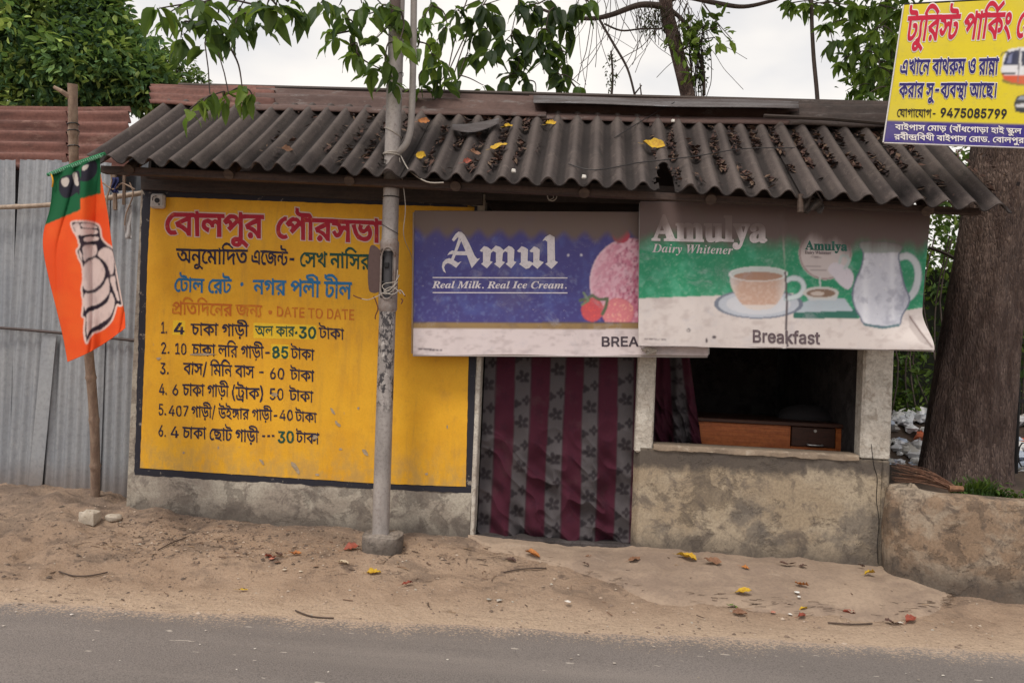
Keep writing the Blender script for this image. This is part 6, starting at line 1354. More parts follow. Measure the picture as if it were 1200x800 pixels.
lettering('s6', 1048, 1203, 157.5, 163.5, 162, 168, .0026, M['t_pwhite'], yb, 16, HB, surf=surf_p, label='white words on the purple band')

# ------------------------------------------------------------------ curtains
t = NT('curtain_cloth'); n = t.noise(220, 3, .7); n2 = t.noise(6, 4, .6)
c = t.mix(t.ramp(n, .35, .7, 0, .3), t.attr(), (.02, .015, .02)); c = t.mix(t.ramp(n2, .5, .75, 0, .2), c, (.10, .07, .07))
t.done(c, .95, 0, t.bump(n, .001, .3)); M['curtain'] = t.m
def curtain_col(U_, V_, ncell, hpx=212.0):
    """U across in stripe pairs, V from top (0) to hem (1)"""
    a = U_ * ncell; ph = a - np.floor(a)
    C = np.zeros(U_.shape + (3,)); C[:] = (.058, .008, .021)
    grey = ph < .47
    put(C, grey, (.080, .072, .078))
    y = V_ * hpx
    cell = np.floor(a)
    yy = (y + cell * 9) % 50.0 - 25; xx = (ph - .235) * 42
    ang = np.arctan2(yy, xx); r = np.hypot(xx, yy)
    petal = 9.0 * np.abs(np.cos(ang * 2.5 + 1.57)) ** .5
    fl = (r < petal) & (r > 1.2) & (yy < 5)
    xx2 = xx - 5; yy2 = (y + cell * 9 + 25) % 50 - 25
    fl2 = (np.hypot(xx2, yy2) < 4.6 + np.cos(np.arctan2(yy2, xx2) * 4) * 1.4) & (np.hypot(xx2, yy2) > .9)
    fl3 = (np.hypot(xx + 6, yy2 - 4) < 4.0 + np.cos(np.arctan2(yy2 - 4, xx + 6) * 3) * 1.2)
    for f in (fl, fl2, fl3): put(C, (grey & f) * .9, (.018, .014, .018))
    y4 = (y + cell * 17) % 34 - 17; x4 = (ph - .735) * 42
    put(C, ((~grey) & (np.hypot(x4, y4) < 4.5 + np.cos(np.arctan2(y4, x4) * 5) * 1.6)) * .55, (.040, .006, .018))
    put(C, (np.abs(ph - .47) < .025) * .7, (.04, .01, .02)); put(C, (ph < .02) * .7, (.04, .01, .02))
    return C
def curtain(name, pts_top, pts_bot, Y, ncell, lab, folds=7, amp=.022, seed=1, phase=0.0, sway=0.0):
    (xa, ya), (xb, yb_) = pts_top; (xc, yc), (xd, yd) = pts_bot
    nu = int((xb - xa) / .75); nv = int((yc - ya) / 1.0)
    U_, V_ = np.meshgrid(np.linspace(0, 1, nu), np.linspace(0, 1, nv), indexing='ij')
    PX = (xa + (xb - xa) * U_) * (1 - V_) + (xc + (xd - xc) * U_) * V_
    PY = (ya + (yb_ - ya) * U_) * (1 - V_) + (yc + (yd - yc) * U_) * V_
    YY = Y + amp * np.sin(U_ * 6.283 * folds + 1.2 * np.sin(V_ * 3 + seed)) * (.45 + .55 * V_) + amp * .8 * np.sin(U_ * 6.283 * folds * .37 + 2 * V_ + seed)
    # diagonal creases of bunched cloth low down
    w = fbm(U_ * 3.4 + V_ * 3, (V_ * 7 - U_ * 6), 2, seed); YY = YY - .018 * (1 - np.abs(np.sin((V_ * 9 - U_ * 7 + 2 * w) * 1.6))) ** 3 * sm(.3, .6, V_)
    YY = YY + .11 * (np.abs(w - .5) * 2) * sm(.2, .85, V_)
    YY = YY - sway * V_
    C = blur(curtain_col(U_ + phase + .004 * np.sin(V_ * 6 + U_ * 9), V_, ncell), 1)
    P = at_np(PX, PY, YY)
    o = thing('door_curtain', at((xa + xb) / 2, ya, Y), lab, 'curtain', None)
    sheet(P[:, ::-1], .003, 'cloth', M['curtain'], o, smooth=True, colors=C[:, ::-1].reshape(-1, 3))
    m = MB(); m.tube([at(xa - 12, ya + 1, Y) + Vector((0, 0, .01)), at(xb + 12, yb_ + 1, Y) + Vector((0, 0, .01))], .008, 8)
    m.build('curtain_rod', M['iron'], o)
    return o
curtain('c', ((569, 410), (746, 414)), ((559, 633), (741, 636)), .07, 4.42, 'maroon and grey striped flowered curtain closing the doorway', 5, .012, 1, .93)
curtain('c', ((766, 400), (806, 402)), ((764, 545), (826, 548)), .42, 1.35, 'narrow striped curtain bunched inside the counter window beside the pillar', 3, .02, 5, .30)

# ------------------------------------------------------------------ desk inside
dk = thing('wooden_desk', at(905, 600, .62), 'brown varnished wooden desk with one small drawer standing behind the counter', 'desk')
a = at(824, 488, .50); b = at(998, 492, .50)
ztop = at(905, 495, .50).z
def dbox(name, x0, x1, z0, z1, y0, y1, mat, bev=.004, par=None): return MB().box((x0, y0, z0), (x1, y1, z1), bev).build(name, mat, par or dk)
X0 = at(815, 500, .5).x - .25; X1 = at(996, 500, .5).x
zt = at(905, 497.5, .50).z; zb2 = at(905, 525, .52).z
dbox('desk_top', X0 - .02, X1 + .025, zt, zt + .028, .485, 1.10, M['desk_dark'])
xd0 = at(927, 510, .52).x; xd1 = at(979, 510, .52).x
dbox('apron', X0, xd0 - .003, zb2, zt - .002, .52, .545, M['desk'])
dbox('apron', xd1 + .003, X1 - .036, zb2, zt - .002, .52, .545, M['desk'])
dbox('drawer_rail', xd0 - .002, xd1 + .002, zb2, zb2 + .022, .522, .545, M['desk'], .002)
dr = dbox('drawer', xd0 + .002, xd1 - .002, zb2 + .025, zt - .006, .512, .80, M['desk_dark'])
xm = (xd0 + xd1) / 2 + .01
m = MB(); zz = zb2 + .045
m.tube(curve_pts([(xm - .05, .512, zz), (xm - .045, .488, zz - .004), (xm + .045, .488, zz - .004), (xm + .05, .512, zz)], 4), .006, 6); m.build('handle', M['metal'], dr)
m = MB(); m.tube([(xm, .514, zt - .03), (xm, .506, zt - .03)], .011, 10); m.build('lock', M['metal'], dr)
for x in (X0, X1 - .035):
    for y in (.515, 1.03): dbox('leg', x, x + .035, .17, zt - .002, y, y + .04, M['desk'])
bg = thing('dark_bundle', at(958, 485, .85), 'dark soft bundle lying on the desk in the shade', 'bundle')
m = MB(); 
P = np.zeros((24, 12, 3)); cx = at(945, 480, .85).x
for i in range(24):
    for j in range(12):
        th = i / 23 * 6.2832; ph = j / 11 * 1.5
        r = 1 + .18 * float(fbm(math.cos(th) * 2 + 5, math.sin(th) * 2 + ph * 2, 3, 4))
        P[i, j] = (cx + .20 * r * math.cos(th) * math.cos(ph), .85 + .13 * r * math.sin(th) * math.cos(ph), zt + .028 + .10 * r * math.sin(ph))
make('cloth', P.reshape(-1, 3), grid_faces(24, 12), M['dark_cloth'], bg, smooth=True)

# ------------------------------------------------------------------ small white electric box on the wall
jb = thing('electric_box', at(187, 247, -.02), 'small white square electric box on the top left corner of the yellow board', 'electric box')
c0 = at(187, 236, -.02); wbx = flat('yellowed_white_plastic', (.50, .47, .44), .5, 0, 40, .4)
MB().box((c0.x - .056, -.052, c0.z - .054), (c0.x + .050, -.0125, c0.z + .050), .012).build('housing', wbx, jb)
m = MB(); m.tube([(c0.x + .002, -.0515, c0.z + .0), (c0.x + .002, -.058, c0.z)], .018, 16); m.build('dial', M['iron'], jb)
m = MB(); m.tube([(c0.x + .018, -.0515, c0.z - .028), (c0.x + .018, -.056, c0.z - .028)], .006, 10); m.build('screw', M['iron'], jb)
m = MB(); m.tube(curve_pts([(c0.x - .034, -.0535, c0.z - .002), (c0.x - .03, -.0535, c0.z + .025), (c0.x - .005, -.0535, c0.z + .032)], 4), .0025, 5); m.build('scratch_ring', M['iron'], jb)
m = MB(); m.tube(curve_pts([(c0.x, -.03, c0.z + .05), (c0.x + .005, -.03, c0.z + .15), (c0.x - .02, -.06, c0.z + .26)], 4), .0025, 5); m.build('cable', M['wire_dark'], jb)

# rag and hooks under the eave
rg = thing('hanging_rag', at(952, 236, -.5), 'scrap of dark cloth and broken board hanging under the roof above the tea hoarding', 'rag')
P = np.zeros((10, 8, 3))
for i in range(10):
    for j in range(8):
        p = at(942 + i * 2.6 - abs(j - 4) * .5, 230 + j * 2.6 + 2 * math.sin(i), -.47 + .03 * math.sin(i * 1.3 + j))
        P[i, j] = p
sheet(P[:, ::-1], .004, 'cloth', flat('grey_rag', (.10, .085, .08), .9), rg, smooth=True)
m = MB(); m.tube([at(938, 228, -.52), at(938, 249, -.53)], .018, 8); m.build('wood_peg', M['log_end'], rg)
hk = thing('wire_coil', at(647, 230, -.2), 'small coil of wire hooked on the beam above the blue hoarding', 'wire coil')
m = MB(); m.tube([at(647 + 5.5 * math.cos(a / 12 * 6.283), 230 + 5.5 * math.sin(a / 12 * 6.283), -.19) for a in range(13)], .004, 5)
m.tube([at(647, 226, -.19), at(649, 232, -.19), at(643, 235, -.19)], .003, 5); m.build('coil', M['wire_light'], hk)

# ------------------------------------------------------------------ corrugated fence at the left
fn = thing('corrugated_fence', at(60, 580, .3), 'grey galvanised corrugated sheet fence left of the yellow wall', 'fence')
def tin_panel(x0, x1, zb0, zt0, y, tilt=0.0, mat='galv', pitch=.078, amp=.011, name='tin_sheet', warp=.01, zt1=None):
    n = int((x1 - x0) / pitch * 8) + 2; nv = 14
    P = np.zeros((n, nv, 3)); zt1 = zt0 if zt1 is None else zt1
    for i in range(n):
        s = i / (n - 1); x = x0 + (x1 - x0) * s
        for j in range(nv):
            k = j / (nv - 1); top = zt0 + (zt1 - zt0) * s
            z = zb0 + (top - zb0) * k
            P[i, j] = (x + tilt * k, y + amp * math.cos(6.283 * x / pitch) + warp * math.sin(x * 3 + k * 3), z + (.004 * math.sin(x * 40) if j == 0 else 0))
    return sheet(P, .0015, name, M[mat], fn, smooth=True, sharp=60)
XF = lambda px_, py_, Y=.30: at(px_, py_, Y).x
tin_panel(XF(-140, 500), XF(12, 560), .12, 2.78, .315, -.10)
tin_panel(XF(2, 560), XF(50, 560), .12, 2.78, .300, .02)
tin_panel(XF(43, 560), XF(116, 580), .14, 2.76, .285, -.02)
tin_panel(XF(108, 575), XF(168, 580), .14, 2.55, .300, -.03)
tin_panel(XF(-420, 500), XF(-130, 500), .10, 2.78, .30, -.10)
# a loose flat strip leaning on the sheets
m = MB(); a = at(50, 392, .262); b = at(38, 582, .262)
m.add([a + Vector((-.0, 0, 0)), at(66, 392, .262), at(48, 582, .262), at(32, 582, .262), a + Vector((0, .004, 0)), at(66, 392, .266), at(48, 582, .266), at(32, 582, .266)], [(3, 2, 1, 0), (4, 5, 6, 7), (0, 1, 5, 4), (1, 2, 6, 5), (2, 3, 7, 6), (3, 0, 4, 7)])
m.build('flat_strip', M['galv'], fn)
def bamboo(pts, r0, r1, mat, name, parent, nodes=6, n=10):
    P = curve_pts(pts, 8); L = len(P); rs = []
    m = MB()
    out = []; rr = []
    for i, p in enumerate(P):
        s = i / (L - 1); out.append(p); rr.append(r0 + (r1 - r0) * s)
    fine = []; fr = []
    for i in range(len(out) - 1):
        for k in range(4):
            s = (i + k / 4) / (len(out) - 1)
            q = (s * nodes) % 1.0
            bulge = 1 + .26 * math.exp(-((min(q, 1 - q)) / .03) ** 2) - .04 * math.sin(q * 3.14)
            fine.append(out[i].lerp(out[i + 1], k / 4)); fr.append((r0 + (r1 - r0) * s) * bulge)
    fine.append(out[-1]); fr.append(r1)
    m.tube(fine, fr, n)
    return m.build(name, mat, parent, smooth=True, sharp=50)
bamboo([at(-150, 246, .22), at(0, 243, .22), at(80, 238, .22), at(176, 225, .24)], .017, .020, M['bamboo'], 'bamboo_rail', fn, 5)
bamboo([at(-150, 378, .25), at(0, 384, .25), at(160, 399, .25)], .013, .013, M['rail_dark'], 'lower_rail', fn, 1, 6)
m = MB(); m.tube([at(134, 195, .05), at(135, 246, .05)], .016, 7); m.tube([at(146, 200, .1), at(145, 240, .1)], .012, 6); m.build('short_post', M['bamboo_dark'], fn)
rp = thing('rope_scraps', at(128, 235, .0), 'rope ends and cloth scraps tied at the corner between fence and stall', 'rope')
m = MB(); m.tube(curve_pts([at(127, 196, .0), at(131, 212, .0), at(125, 235, .0), at(128, 258, .0)], 5), .006, 6)
m.tube(curve_pts([at(152, 214, .0), at(156, 228, .0), at(148, 250, .0), at(146, 264, .0)], 5), .005, 6)
m.tube(curve_pts([at(120, 214, .0), at(133, 222, -.01), at(143, 215, .0), at(158, 222, 0)], 5), .006, 6)
m.build('rope', M['bamboo_dark'], rp)
m = MB(); P = np.zeros((6, 8, 3))
for i in range(6):
    for j in range(8): P[i, j] = at(131 + i * 1.5 + math.sin(j), 208 + j * 2.6, -.01 + .01 * math.sin(i * 2 + j))
sheet(P[:, ::-1], .002, 'blue_scrap', flat('navy_scrap', (.02, .025, .10), .8), rp, smooth=True)
P = np.zeros((5, 9, 3))
for i in range(5):
    for j in range(9): P[i, j] = at(146 + i * 2 + .5 * math.sin(j), 240 + j * 5, .08 + .01 * math.sin(i * 2 + j))
sheet(P[:, ::-1], .002, 'pale_scrap', flat('pale_plastic_scrap', (.45, .44, .45), .6), rp, smooth=True)

# rusty shed roof behind the fence
sh = thing('rusty_shed', at(40, 300, 1.0), 'shed behind the fence with rust red corrugated roof sheets', 'shed')
def rust_sheet(pa, pb, Y0, Y1, dz=0, ribs=6):
    """pa,pb=(px,top,bottom)"""
    n = 16; nv = ribs * 9; P = np.zeros((n, nv, 3))
    for i in range(n):
        s = i / (n - 1); x = pa[0] + (pb[0] - pa[0]) * s
        B = at(x, pa[2] + (pb[2] - pa[2]) * s, Y0); T = at(x, pa[1] + (pb[1] - pa[1]) * s, Y1)
        for j in range(nv):
            k = j / (nv - 1); w = .030 * math.sin(k * 6.283 * ribs)
            P[i, j] = B.lerp(T, k) + Vector((0, -w * .8, w * .6 + dz))
    return sheet(P, .002, 'roof_sheet', M['rust'], sh, smooth=True)
rust_sheet((-200, 122, 196), (79, 125, 201), .36, .95)
rust_sheet((74, 124, 203), (152, 123, 205), .38, .98, -.012)
MB().box((-6.4, 1.0, .05), (-3.95, 2.6, 3.0), .01).build('wall', M['galv'], sh)

# ------------------------------------------------------------------ bamboo pole and flag
B0 = at(112, 586, .16); B0.z = gz(B0.x, B0.y) - .05
B1 = at(84, 99, -.62)
def bam(s): return B0.lerp(B1, s) + Vector((.02 * math.sin(s * 7), .01 * math.sin(s * 5), 0))
bp = thing('bamboo_pole', B0, 'leaning bamboo pole with a forked top carrying the flag', 'pole')
bamboo([bam(0), bam(.2), bam(.4), bam(.6), bam(.8), bam(1)], .034, .029, M['bamboo_dark'], 'culm', bp, 9, 12)
m = MB(); m.tube([at(81, 113, -.62), at(72, 107, -.66), at(63, 102, -.68)], [.018, .015, .011], 8); m.build('fork_stub', M['bamboo_dark'], bp)
m = MB()
for y in (140, 147, 163):
    s = (586 - y) / (586 - 99); c0 = bam(s)
    m.tube([c0 + Vector((.034 * math.cos(a / 8 * 6.283), .034 * math.sin(a / 8 * 6.283), .004 * math.sin(a))) for a in range(9)], .004, 5)
m.build('tie_wire', M['wire_dark'], bp)

YFL = -.74
fg = thing('party_flag', at(90, 192, YFL), 'green and orange cloth flag with a white flower emblem hanging from the bamboo pole', 'flag')
m = MB(); m.tube([at(56, 205, YFL + .01), at(90, 191, YFL + .01), at(123, 180, YFL + .01)], .011, 8); m.build('rod', flat('green_rod_cloth', rgb(40, 120, 80), .8), fg)
m = MB()
for k in range(26):
    s = k / 26; m.tube([at(59 + 62 * s + 2.2 * math.cos(a), 202.5 - 22 * s + 3.0 * math.sin(a), YFL + .01 - .014 * (1 if k % 2 else .8)) for a in (0, 1.6, 3.1)], .0045, 4)
m.build('wrapping', flat('pale_green_wrapping', rgb(110, 165, 135), .8), fg)
Lp = cr2([(60, 203), (61, 222), (58, 246), (51, 272), (51, 296), (58, 330), (66, 362), (74, 396), (79, 424)], 6)
Rp = cr2([(117, 183), (118, 204), (121, 222), (127, 256), (131, 285), (137, 318), (143, 350), (146, 366), (147, 384)], 6)
def flag_P(U_, V_):
    def ev(L, V_):
        a = np.array(L); q = V_ * (len(a) - 1); i = np.clip(q.astype(int), 0, len(a) - 2); f = q - i
        return a[i, 0] * (1 - f) + a[i + 1, 0] * f, a[i, 1] * (1 - f) + a[i + 1, 1] * f
    lx, ly = ev(Lp, V_); rx_, ry_ = ev(Rp, V_)
    PX = lx + (rx_ - lx) * U_; PY = ly + (ry_ - ly) * U_
    PY = PY + 4 * sm(.85, 1, V_) * np.sin(U_ * 3.1)
    return PX, PY
U_, V_ = np.meshgrid(np.linspace(0, 1, 110), np.linspace(0, 1, 260), indexing='ij')
PX, PY = flag_P(U_, V_)
C = np.zeros(PX.shape + (3,)); C[:] = rgb(246, 92, 38)
put(C, sm(.4, .8, fbm(PX / 30, PY / 30, 3, 3)) * .5, rgb(252, 120, 48))
g_edge = np.where(PX < 94, 262 - (PX - 56) * .42, 233 - (PX - 94) * .27)
put(C, (PY < g_edge) & (PX < 118), rgb(20, 106, 66))
# dark initials on the green band, partly folded into the rod
for poly in ([(69, 216), (70, 226), (76, 232), (84, 230), (90, 226), (93, 228), (94, 212), (92, 200), (84, 204), (72, 208)], [(95, 206), (95, 212), (104, 212), (112, 205), (114, 196), (112, 189), (104, 190), (96, 196)]):
    put(C, P_in(PX, PY, cr2(poly, 4, True)), rgb(44, 44, 60))
for poly in ([(72, 210), (73, 217), (78, 219), (81, 213), (79, 208)], [(85, 204), (88, 216), (92, 217), (90, 203)], [(97, 195), (97, 200), (102, 198), (104, 193)]):
    put(C, P_in(PX, PY, cr2(poly, 4, True)), rgb(214, 206, 200))
FZ = lambda pts: [(x / 3.2, 170 + y / 3.2) for x, y in pts]
fl_out = FZ([(268, 290), (300, 286), (345, 290), (372, 305), (380, 345), (400, 372), (428, 392), (434, 440), (440, 500), (458, 590), (448, 602), (438, 600), (420, 655), (385, 690), (345, 708), (325, 742), (316, 700), (318, 650), (308, 640), (312, 590), (306, 540), (312, 505), (308, 450), (296, 425), (288, 395), (298, 380), (290, 345), (275, 320)])
ol = cr2(fl_out, 4, True)
m_ = P_in(PX, PY, ol)
d_ = D_line(PX, PY, ol, True)
put(C, m_ | (d_ < 1.3), rgb(238, 214, 206)); put(C, m_ & (d_ > 1.0), rgb(40, 30, 48))
ink = rgb(232, 212, 208)
petals = [
 [(274, 300), (296, 294), (304, 330), (290, 338), (280, 318)], [(306, 294), (345, 296), (366, 310), (340, 312), (308, 308)],
 [(306, 314), (360, 318), (364, 332), (330, 336), (304, 340), (298, 330)], [(318, 346), (366, 344), (366, 358), (320, 362)],
 [(296, 392), (300, 420), (308, 432), (306, 408)],
 [(312, 380), (340, 374), (362, 378), (360, 412), (330, 424), (316, 434), (310, 400)],
 [(380, 390), (400, 384), (424, 402), (428, 450), (424, 480), (414, 486), (406, 460), (392, 436), (366, 412)],
 [(316, 450), (340, 430), (362, 424), (384, 446), (394, 478), (384, 512), (356, 538), (330, 546), (312, 530), (312, 480)],
 [(316, 560), (352, 554), (384, 530), (404, 496), (410, 520), (408, 556), (376, 592), (330, 608), (318, 620)],
 [(412, 500), (430, 492), (436, 530), (448, 578), (440, 582), (432, 560), (424, 540)],
 [(328, 630), (370, 612), (404, 586), (416, 552), (430, 590), (414, 640), (378, 668), (340, 690), (326, 716), (324, 670)]]
for p in petals: put(C, P_in(PX, PY, cr2(FZ(p), 4, True)), ink)
put(C, m_ * sm(.5, .8, fbm(PX / 4, PY / 9, 3, 2)) * .25, rgb(150, 124, 128))
C = blur(C, 1)
YY = YFL + .026 * np.sin(U_ * 9 + V_ * 2.5) * (.3 + V_) + .016 * (1 - np.abs(np.sin(U_ * 6 + V_ * 4))) ** 4 + .035 * sm(.55, .95, U_) * np.sin(V_ * 3) - .05 * V_ + .012 * np.sin(U_ * 15 + V_ * 5)
t = NT('flag_cloth'); n = t.noise(260, 2, .6); c = t.mix(t.ramp(n, .3, .7, 0, .1), t.attr(), (.1, .06, .05)); t.done(c, .8, 0, t.bump(t.noise(14, 4, .6), .006, .3))
tr = t.n.new('ShaderNodeBsdfTranslucent'); ms = t.n.new('ShaderNodeMixShader'); ms.inputs[0].default_value = .28
t.l.new(c, tr.inputs[0]); t.l.new(t.b.outputs[0], ms.inputs[1]); t.l.new(tr.outputs[0], ms.inputs[2]); t.l.new(ms.outputs[0], t.out.inputs[0])
M['flag'] = t.m
Pf = at_np(PX, PY, YY)
sheet(Pf[:, ::-1], .0012, 'cloth', M['flag'], fg, smooth=True, colors=C[:, ::-1].reshape(-1, 3))
m = MB(); m.tube(curve_pts([at(60, 203, YFL), at(62, 212, YFL - .01), at(61, 219, YFL)], 3), .005, 5); m.build('tassel', flat('yellow_thread', rgb(220, 160, 40)), fg)

# ------------------------------------------------------------------ steel utility pole with a hatch and conduit
YPL = -.33
def pole_c(py): 
    s = (py - 0) / 640.0
    return at(465.5 - 20 * s, py, YPL)
t = NT('galvanised_pole'); n1 = t.noise(4, 6, .65, t.vec((2, 2, .6))); n2 = t.noise(50, 5, .7); xyz = t.sep()
c = t.mix(t.ramp(n1, .35, .65), (.30, .275, .265), (.42, .385, .37)); c = t.mix(t.ramp(n2, .45, .75, 0, .5), c, (.14, .12, .115))
post = t.ramp(t.noise(16, 7, .78, t.vec((1.4, 1.4, 1), (2, 2, 2)), ), .50, .55)
zone = t.math('MULTIPLY', t.ramp(xyz[2], .95, 1.15), t.ramp(xyz[2], 1.74, 1.68))
c = t.mix(t.math('MULTIPLY', post, zone), c, (.06, .055, .06)); c = t.mix(t.math('MULTIPLY', t.ramp(t.noise(20, 7, .75, t.vec((1, 1, 1), (5, 5, 5))), .6, .63), zone), c, (.55, .52, .5))
c = t.mix(t.ramp(t.noise(7, 6, .7, t.vec((1, 1, .4), (1, 7, 7))), .62, .72, 0, .6), c, (.12, .07, .05))
M['pole'] = t.done(c, .6, .25, t.bump(n2, .002, .3, t.bump(post, .002, .3)))
up = thing('utility_pole', at(445, 640, YPL), 'grey steel street pole with an open hatch in front of the yellow wall', 'pole')
zs = list(range(-60, 641, 20)) + [290, 295, 300, 345, 350, 355]
zs = sorted(set(zs))
n = 36; V = []; F = []; rr = []
for py in zs:
    c0 = pole_c(py); r = .050 + .006 * (py / 640)
    for k in range(n):
        an = 2 * math.pi * k / n; V.append((c0.x + r * math.cos(an), c0.y + r * math.sin(an), c0.z))
slot = lambda py, k: 293 <= py <= 350 and abs(((k + .5) / n * 360) - 268) < 38
for i in range(len(zs) - 1):
    for k in range(n):
        if slot((zs[i] + zs[i + 1]) / 2, k): continue
        F.append((i * n + k, (i + 1) * n + k, (i + 1) * n + (k + 1) % n, i * n + (k + 1) % n)[::-1])
make('shaft', V, F, M['pole'], up, smooth=True)
m = MB(); m.tube([pole_c(285), pole_c(360)], .040, 20, False); m.build('inner_tube', flat('dark_pole_inside', (.07, .068, .075), .7, .3), up)
m = MB(); m.tube([pole_c(286), pole_c(289), pole_c(363), pole_c(366)], [.055, .0605, .0615, .056], 36, False); cl = m
# collar has the same opening
V2 = []; F2 = []; zz = [280, 284, 288, 293, 300, 310, 320, 330, 340, 350, 356, 362, 366]
for py in zz:
    c0 = pole_c(py); r = .0615 if 280 < py < 366 else .052
    for k in range(n):
        an = 2 * math.pi * k / n; V2.append((c0.x + r * math.cos(an), c0.y + r * math.sin(an), c0.z))
for i in range(len(zz) - 1):
    mid = (zz[i] + zz[i + 1]) / 2; wdt = 38 if 296 < mid < 346 else 30 if 292 < mid < 350 else 0
    for k in range(n):
        if abs(((k + .5) / n * 360) - 268) < wdt: continue
        F2.append((i * n + k, i * n + (k + 1) % n, (i + 1) * n + (k + 1) % n, (i + 1) * n + k))
make('hatch_collar', V2, F2, worn('rusty_collar', (.22, .17, .15), (.32, .29, .28), (.13, .075, .05), 9, 60, .6), up, smooth=True)
# raised rim round the hatch
rim = []
for a in range(33):
    an = a / 32 * 6.2832; cx_, cy_ = 456.5 + 7.8 * max(-1, min(1, 1.25 * math.cos(an))), 321 + 30 * (abs(math.sin(an)) ** .75) * (1 if math.sin(an) > 0 else -1)
    c0 = pole_c(cy_); d = (cx_ - 456.0) / 175.0
    rim.append(Vector((c0.x + d + .004, YPL - math.sqrt(max(1e-4, .0635 ** 2 - d * d)), c0.z)))
m = MB(); m.tube(rim, .0055, 6, False); m.build('hatch_rim', bpy.data.materials['rusty_collar'], up)
m = MB(); c0 = pole_c(312); m.box((c0.x - .018, YPL - .05, c0.z - .015), (c0.x + .012, YPL - .036, c0.z + .02), .004); m.build('fuse_block', M['iron'], up)
# cover plate hanging beside the hatch
m = MB(); cov = [(433, 292), (437, 287), (443, 291), (446, 298), (446, 334), (443, 342), (436, 343), (432, 338), (431, 316)]
Pc = [at(x, y, YPL - .055 + .0012 * (x - 431)) for x, y in cr2(cov, 3, True)]
nn = len(Pc); Vc = [tuple(p) for p in Pc] + [(p.x, p.y + .006, p.z) for p in Pc]
m.add(Vc, [tuple(range(nn)), tuple(range(nn, 2 * nn))[::-1]] + [(i, (i + 1) % nn, (i + 1) % nn + nn, i + nn)[::-1] for i in range(nn)])
m.build('hatch_cover', flat('rust_brown_plate', (.10, .062, .058), .6, .1), up)
m = MB(); m.tube([at(446, 298, YPL - .04), at(450, 299, YPL - .05)], .005, 5); m.tube([at(446, 330, YPL - .04), at(450, 331, YPL - .05)], .005, 5); m.build('hinge', M['iron'], up)
m = MB(); rng2 = random.Random(4)
for pts in ([(466, 316), (464, 330), (455, 341), (448, 336), (452, 332), (463, 330), (468, 322)], [(466, 330), (458, 338), (444, 346), (432, 351), (424, 350)], [(470, 344), (460, 336), (450, 341), (460, 345), (469, 340), (474, 346)], [(447, 343), (455, 344), (465, 336)]):
    m.tube(curve_pts([at(x, y, YPL - .07 - .006 * rng2.random()) for x, y in pts], 5), .0028, 5)
m.build('loose_wire', M['wire_light'], up, label='pale tangled wires at the hatch')
m = MB()
for pts in ([(424, 350), (418, 348), (414, 346)], [(438, 347), (441, 354), (443, 362), (440, 370), (440, 374)], [(468, 339), (472, 343), (475, 347)], [(470, 350), (472, 352), (470, 356)]):
    m.tube(curve_pts([at(x, y, YPL - .07) for x, y in pts], 4), .004, 5)
m.build('wire_end', flat('brown_wire', (.12, .04, .03)), up)
# conduit pipe that bends into the pole
cp = curve_pts([at(486, -60, YPL - .0), at(485, 0, YPL), at(484, 80, YPL - .01), at(482, 140, YPL - .015), at(478, 164, YPL - .02), at(470, 176, YPL - .02), at(462, 181, YPL)], 6)
m = MB(); m.tube(cp, .022, 12); m.build('conduit_pipe', flat('grey_conduit', (.33, .30, .285), .6), up, smooth=True)
m = MB(); m.tube([at(463, -60, YPL - .06), at(463, 12, YPL - .055), at(462, 27, YPL - .045)], [.040, .036, .02], 12); m.build('cable_bundle', flat('brown_grey_cable', (.15, .11, .10), .7), up, smooth=True)
def ring(py, r, tilt=.02, turns=1, mat='wire_light', w=.0035, name='tie_wire'):
    c0 = pole_c(py); m = MB()
    m.tube([(c0.x + r * math.cos(a / 14 * 6.283), c0.y + r * math.sin(a / 14 * 6.283), c0.z + tilt * math.cos(a / 14 * 6.283) + .003 * a / 14) for a in range(14 * turns + 1)], w, 5)
    return m.build(name, M[mat], up)
ring(181, .058, .004, 2); ring(183, .060, -.004, 2); ring(156, .056, -.03); ring(232, .057, .0, 1, 'wire_dark', .004); ring(269, .056, -.03, 1, 'wire_dark', .002); ring(95, .055, .05, 1, 'wire_dark', .002); ring(50, .055, -.05, 1, 'wire_dark', .002)
m = MB(); m.tube(curve_pts([at(470, 183, YPL - .03), at(480, 200, -.45), at(500, 213, -.55), at(520, 214, -.56)], 5), .004, 5)
m.tube(curve_pts([at(468, 185, YPL - .06), at(475, 240, YPL - .05), at(473, 275, YPL - .02), at(482, 300, -.03), at(484, 318, -.02)], 6), .0025, 4); m.build('stay_wire', M['wire_light'], up)
m = MB()
for (x0, y0, h, w) in ((457, 372, 26, 7), (460, 398, 26, 8), (452, 440, 26, 9)):
    pass
cbm = plaster('pole_footing_cement', (.34, .29, .25), (.20, .17, .15), (.42, .37, .33), 5, True)
bc = at(446, 645, YPL - .0); nb = 28; Vb = []; Fb = []
prof = [(.122, -.09), (.128, -.01), (.132, .05), (.128, .095), (.112, .103), (.02, .106)]
gb0 = gz(bc.x, YPL) + .005
for j, (r, z) in enumerate(prof):
    for k in range(nb):
        an = k / nb * 6.283; q = 1 + .07 * (float(fbm(math.cos(an) * 1.5 + 3, math.sin(an) * 1.5 + z * 3, 3, 6)) - .5) * 2
        sq = 1 / max(abs(math.cos(an)), abs(math.sin(an))) ** .25
        Vb.append((bc.x + .01 + r * q * sq * math.cos(an) * 1.02, YPL + r * q * sq * math.sin(an), gb0 + z + .006 * math.sin(an * 3)))
for j in range(len(prof) - 1):
    for k in range(nb): Fb.append((j * nb + k, j * nb + (k + 1) % nb, (j + 1) * nb + (k + 1) % nb, (j + 1) * nb + k))
Fb.append(tuple((len(prof) - 1) * nb + k for k in range(nb)))
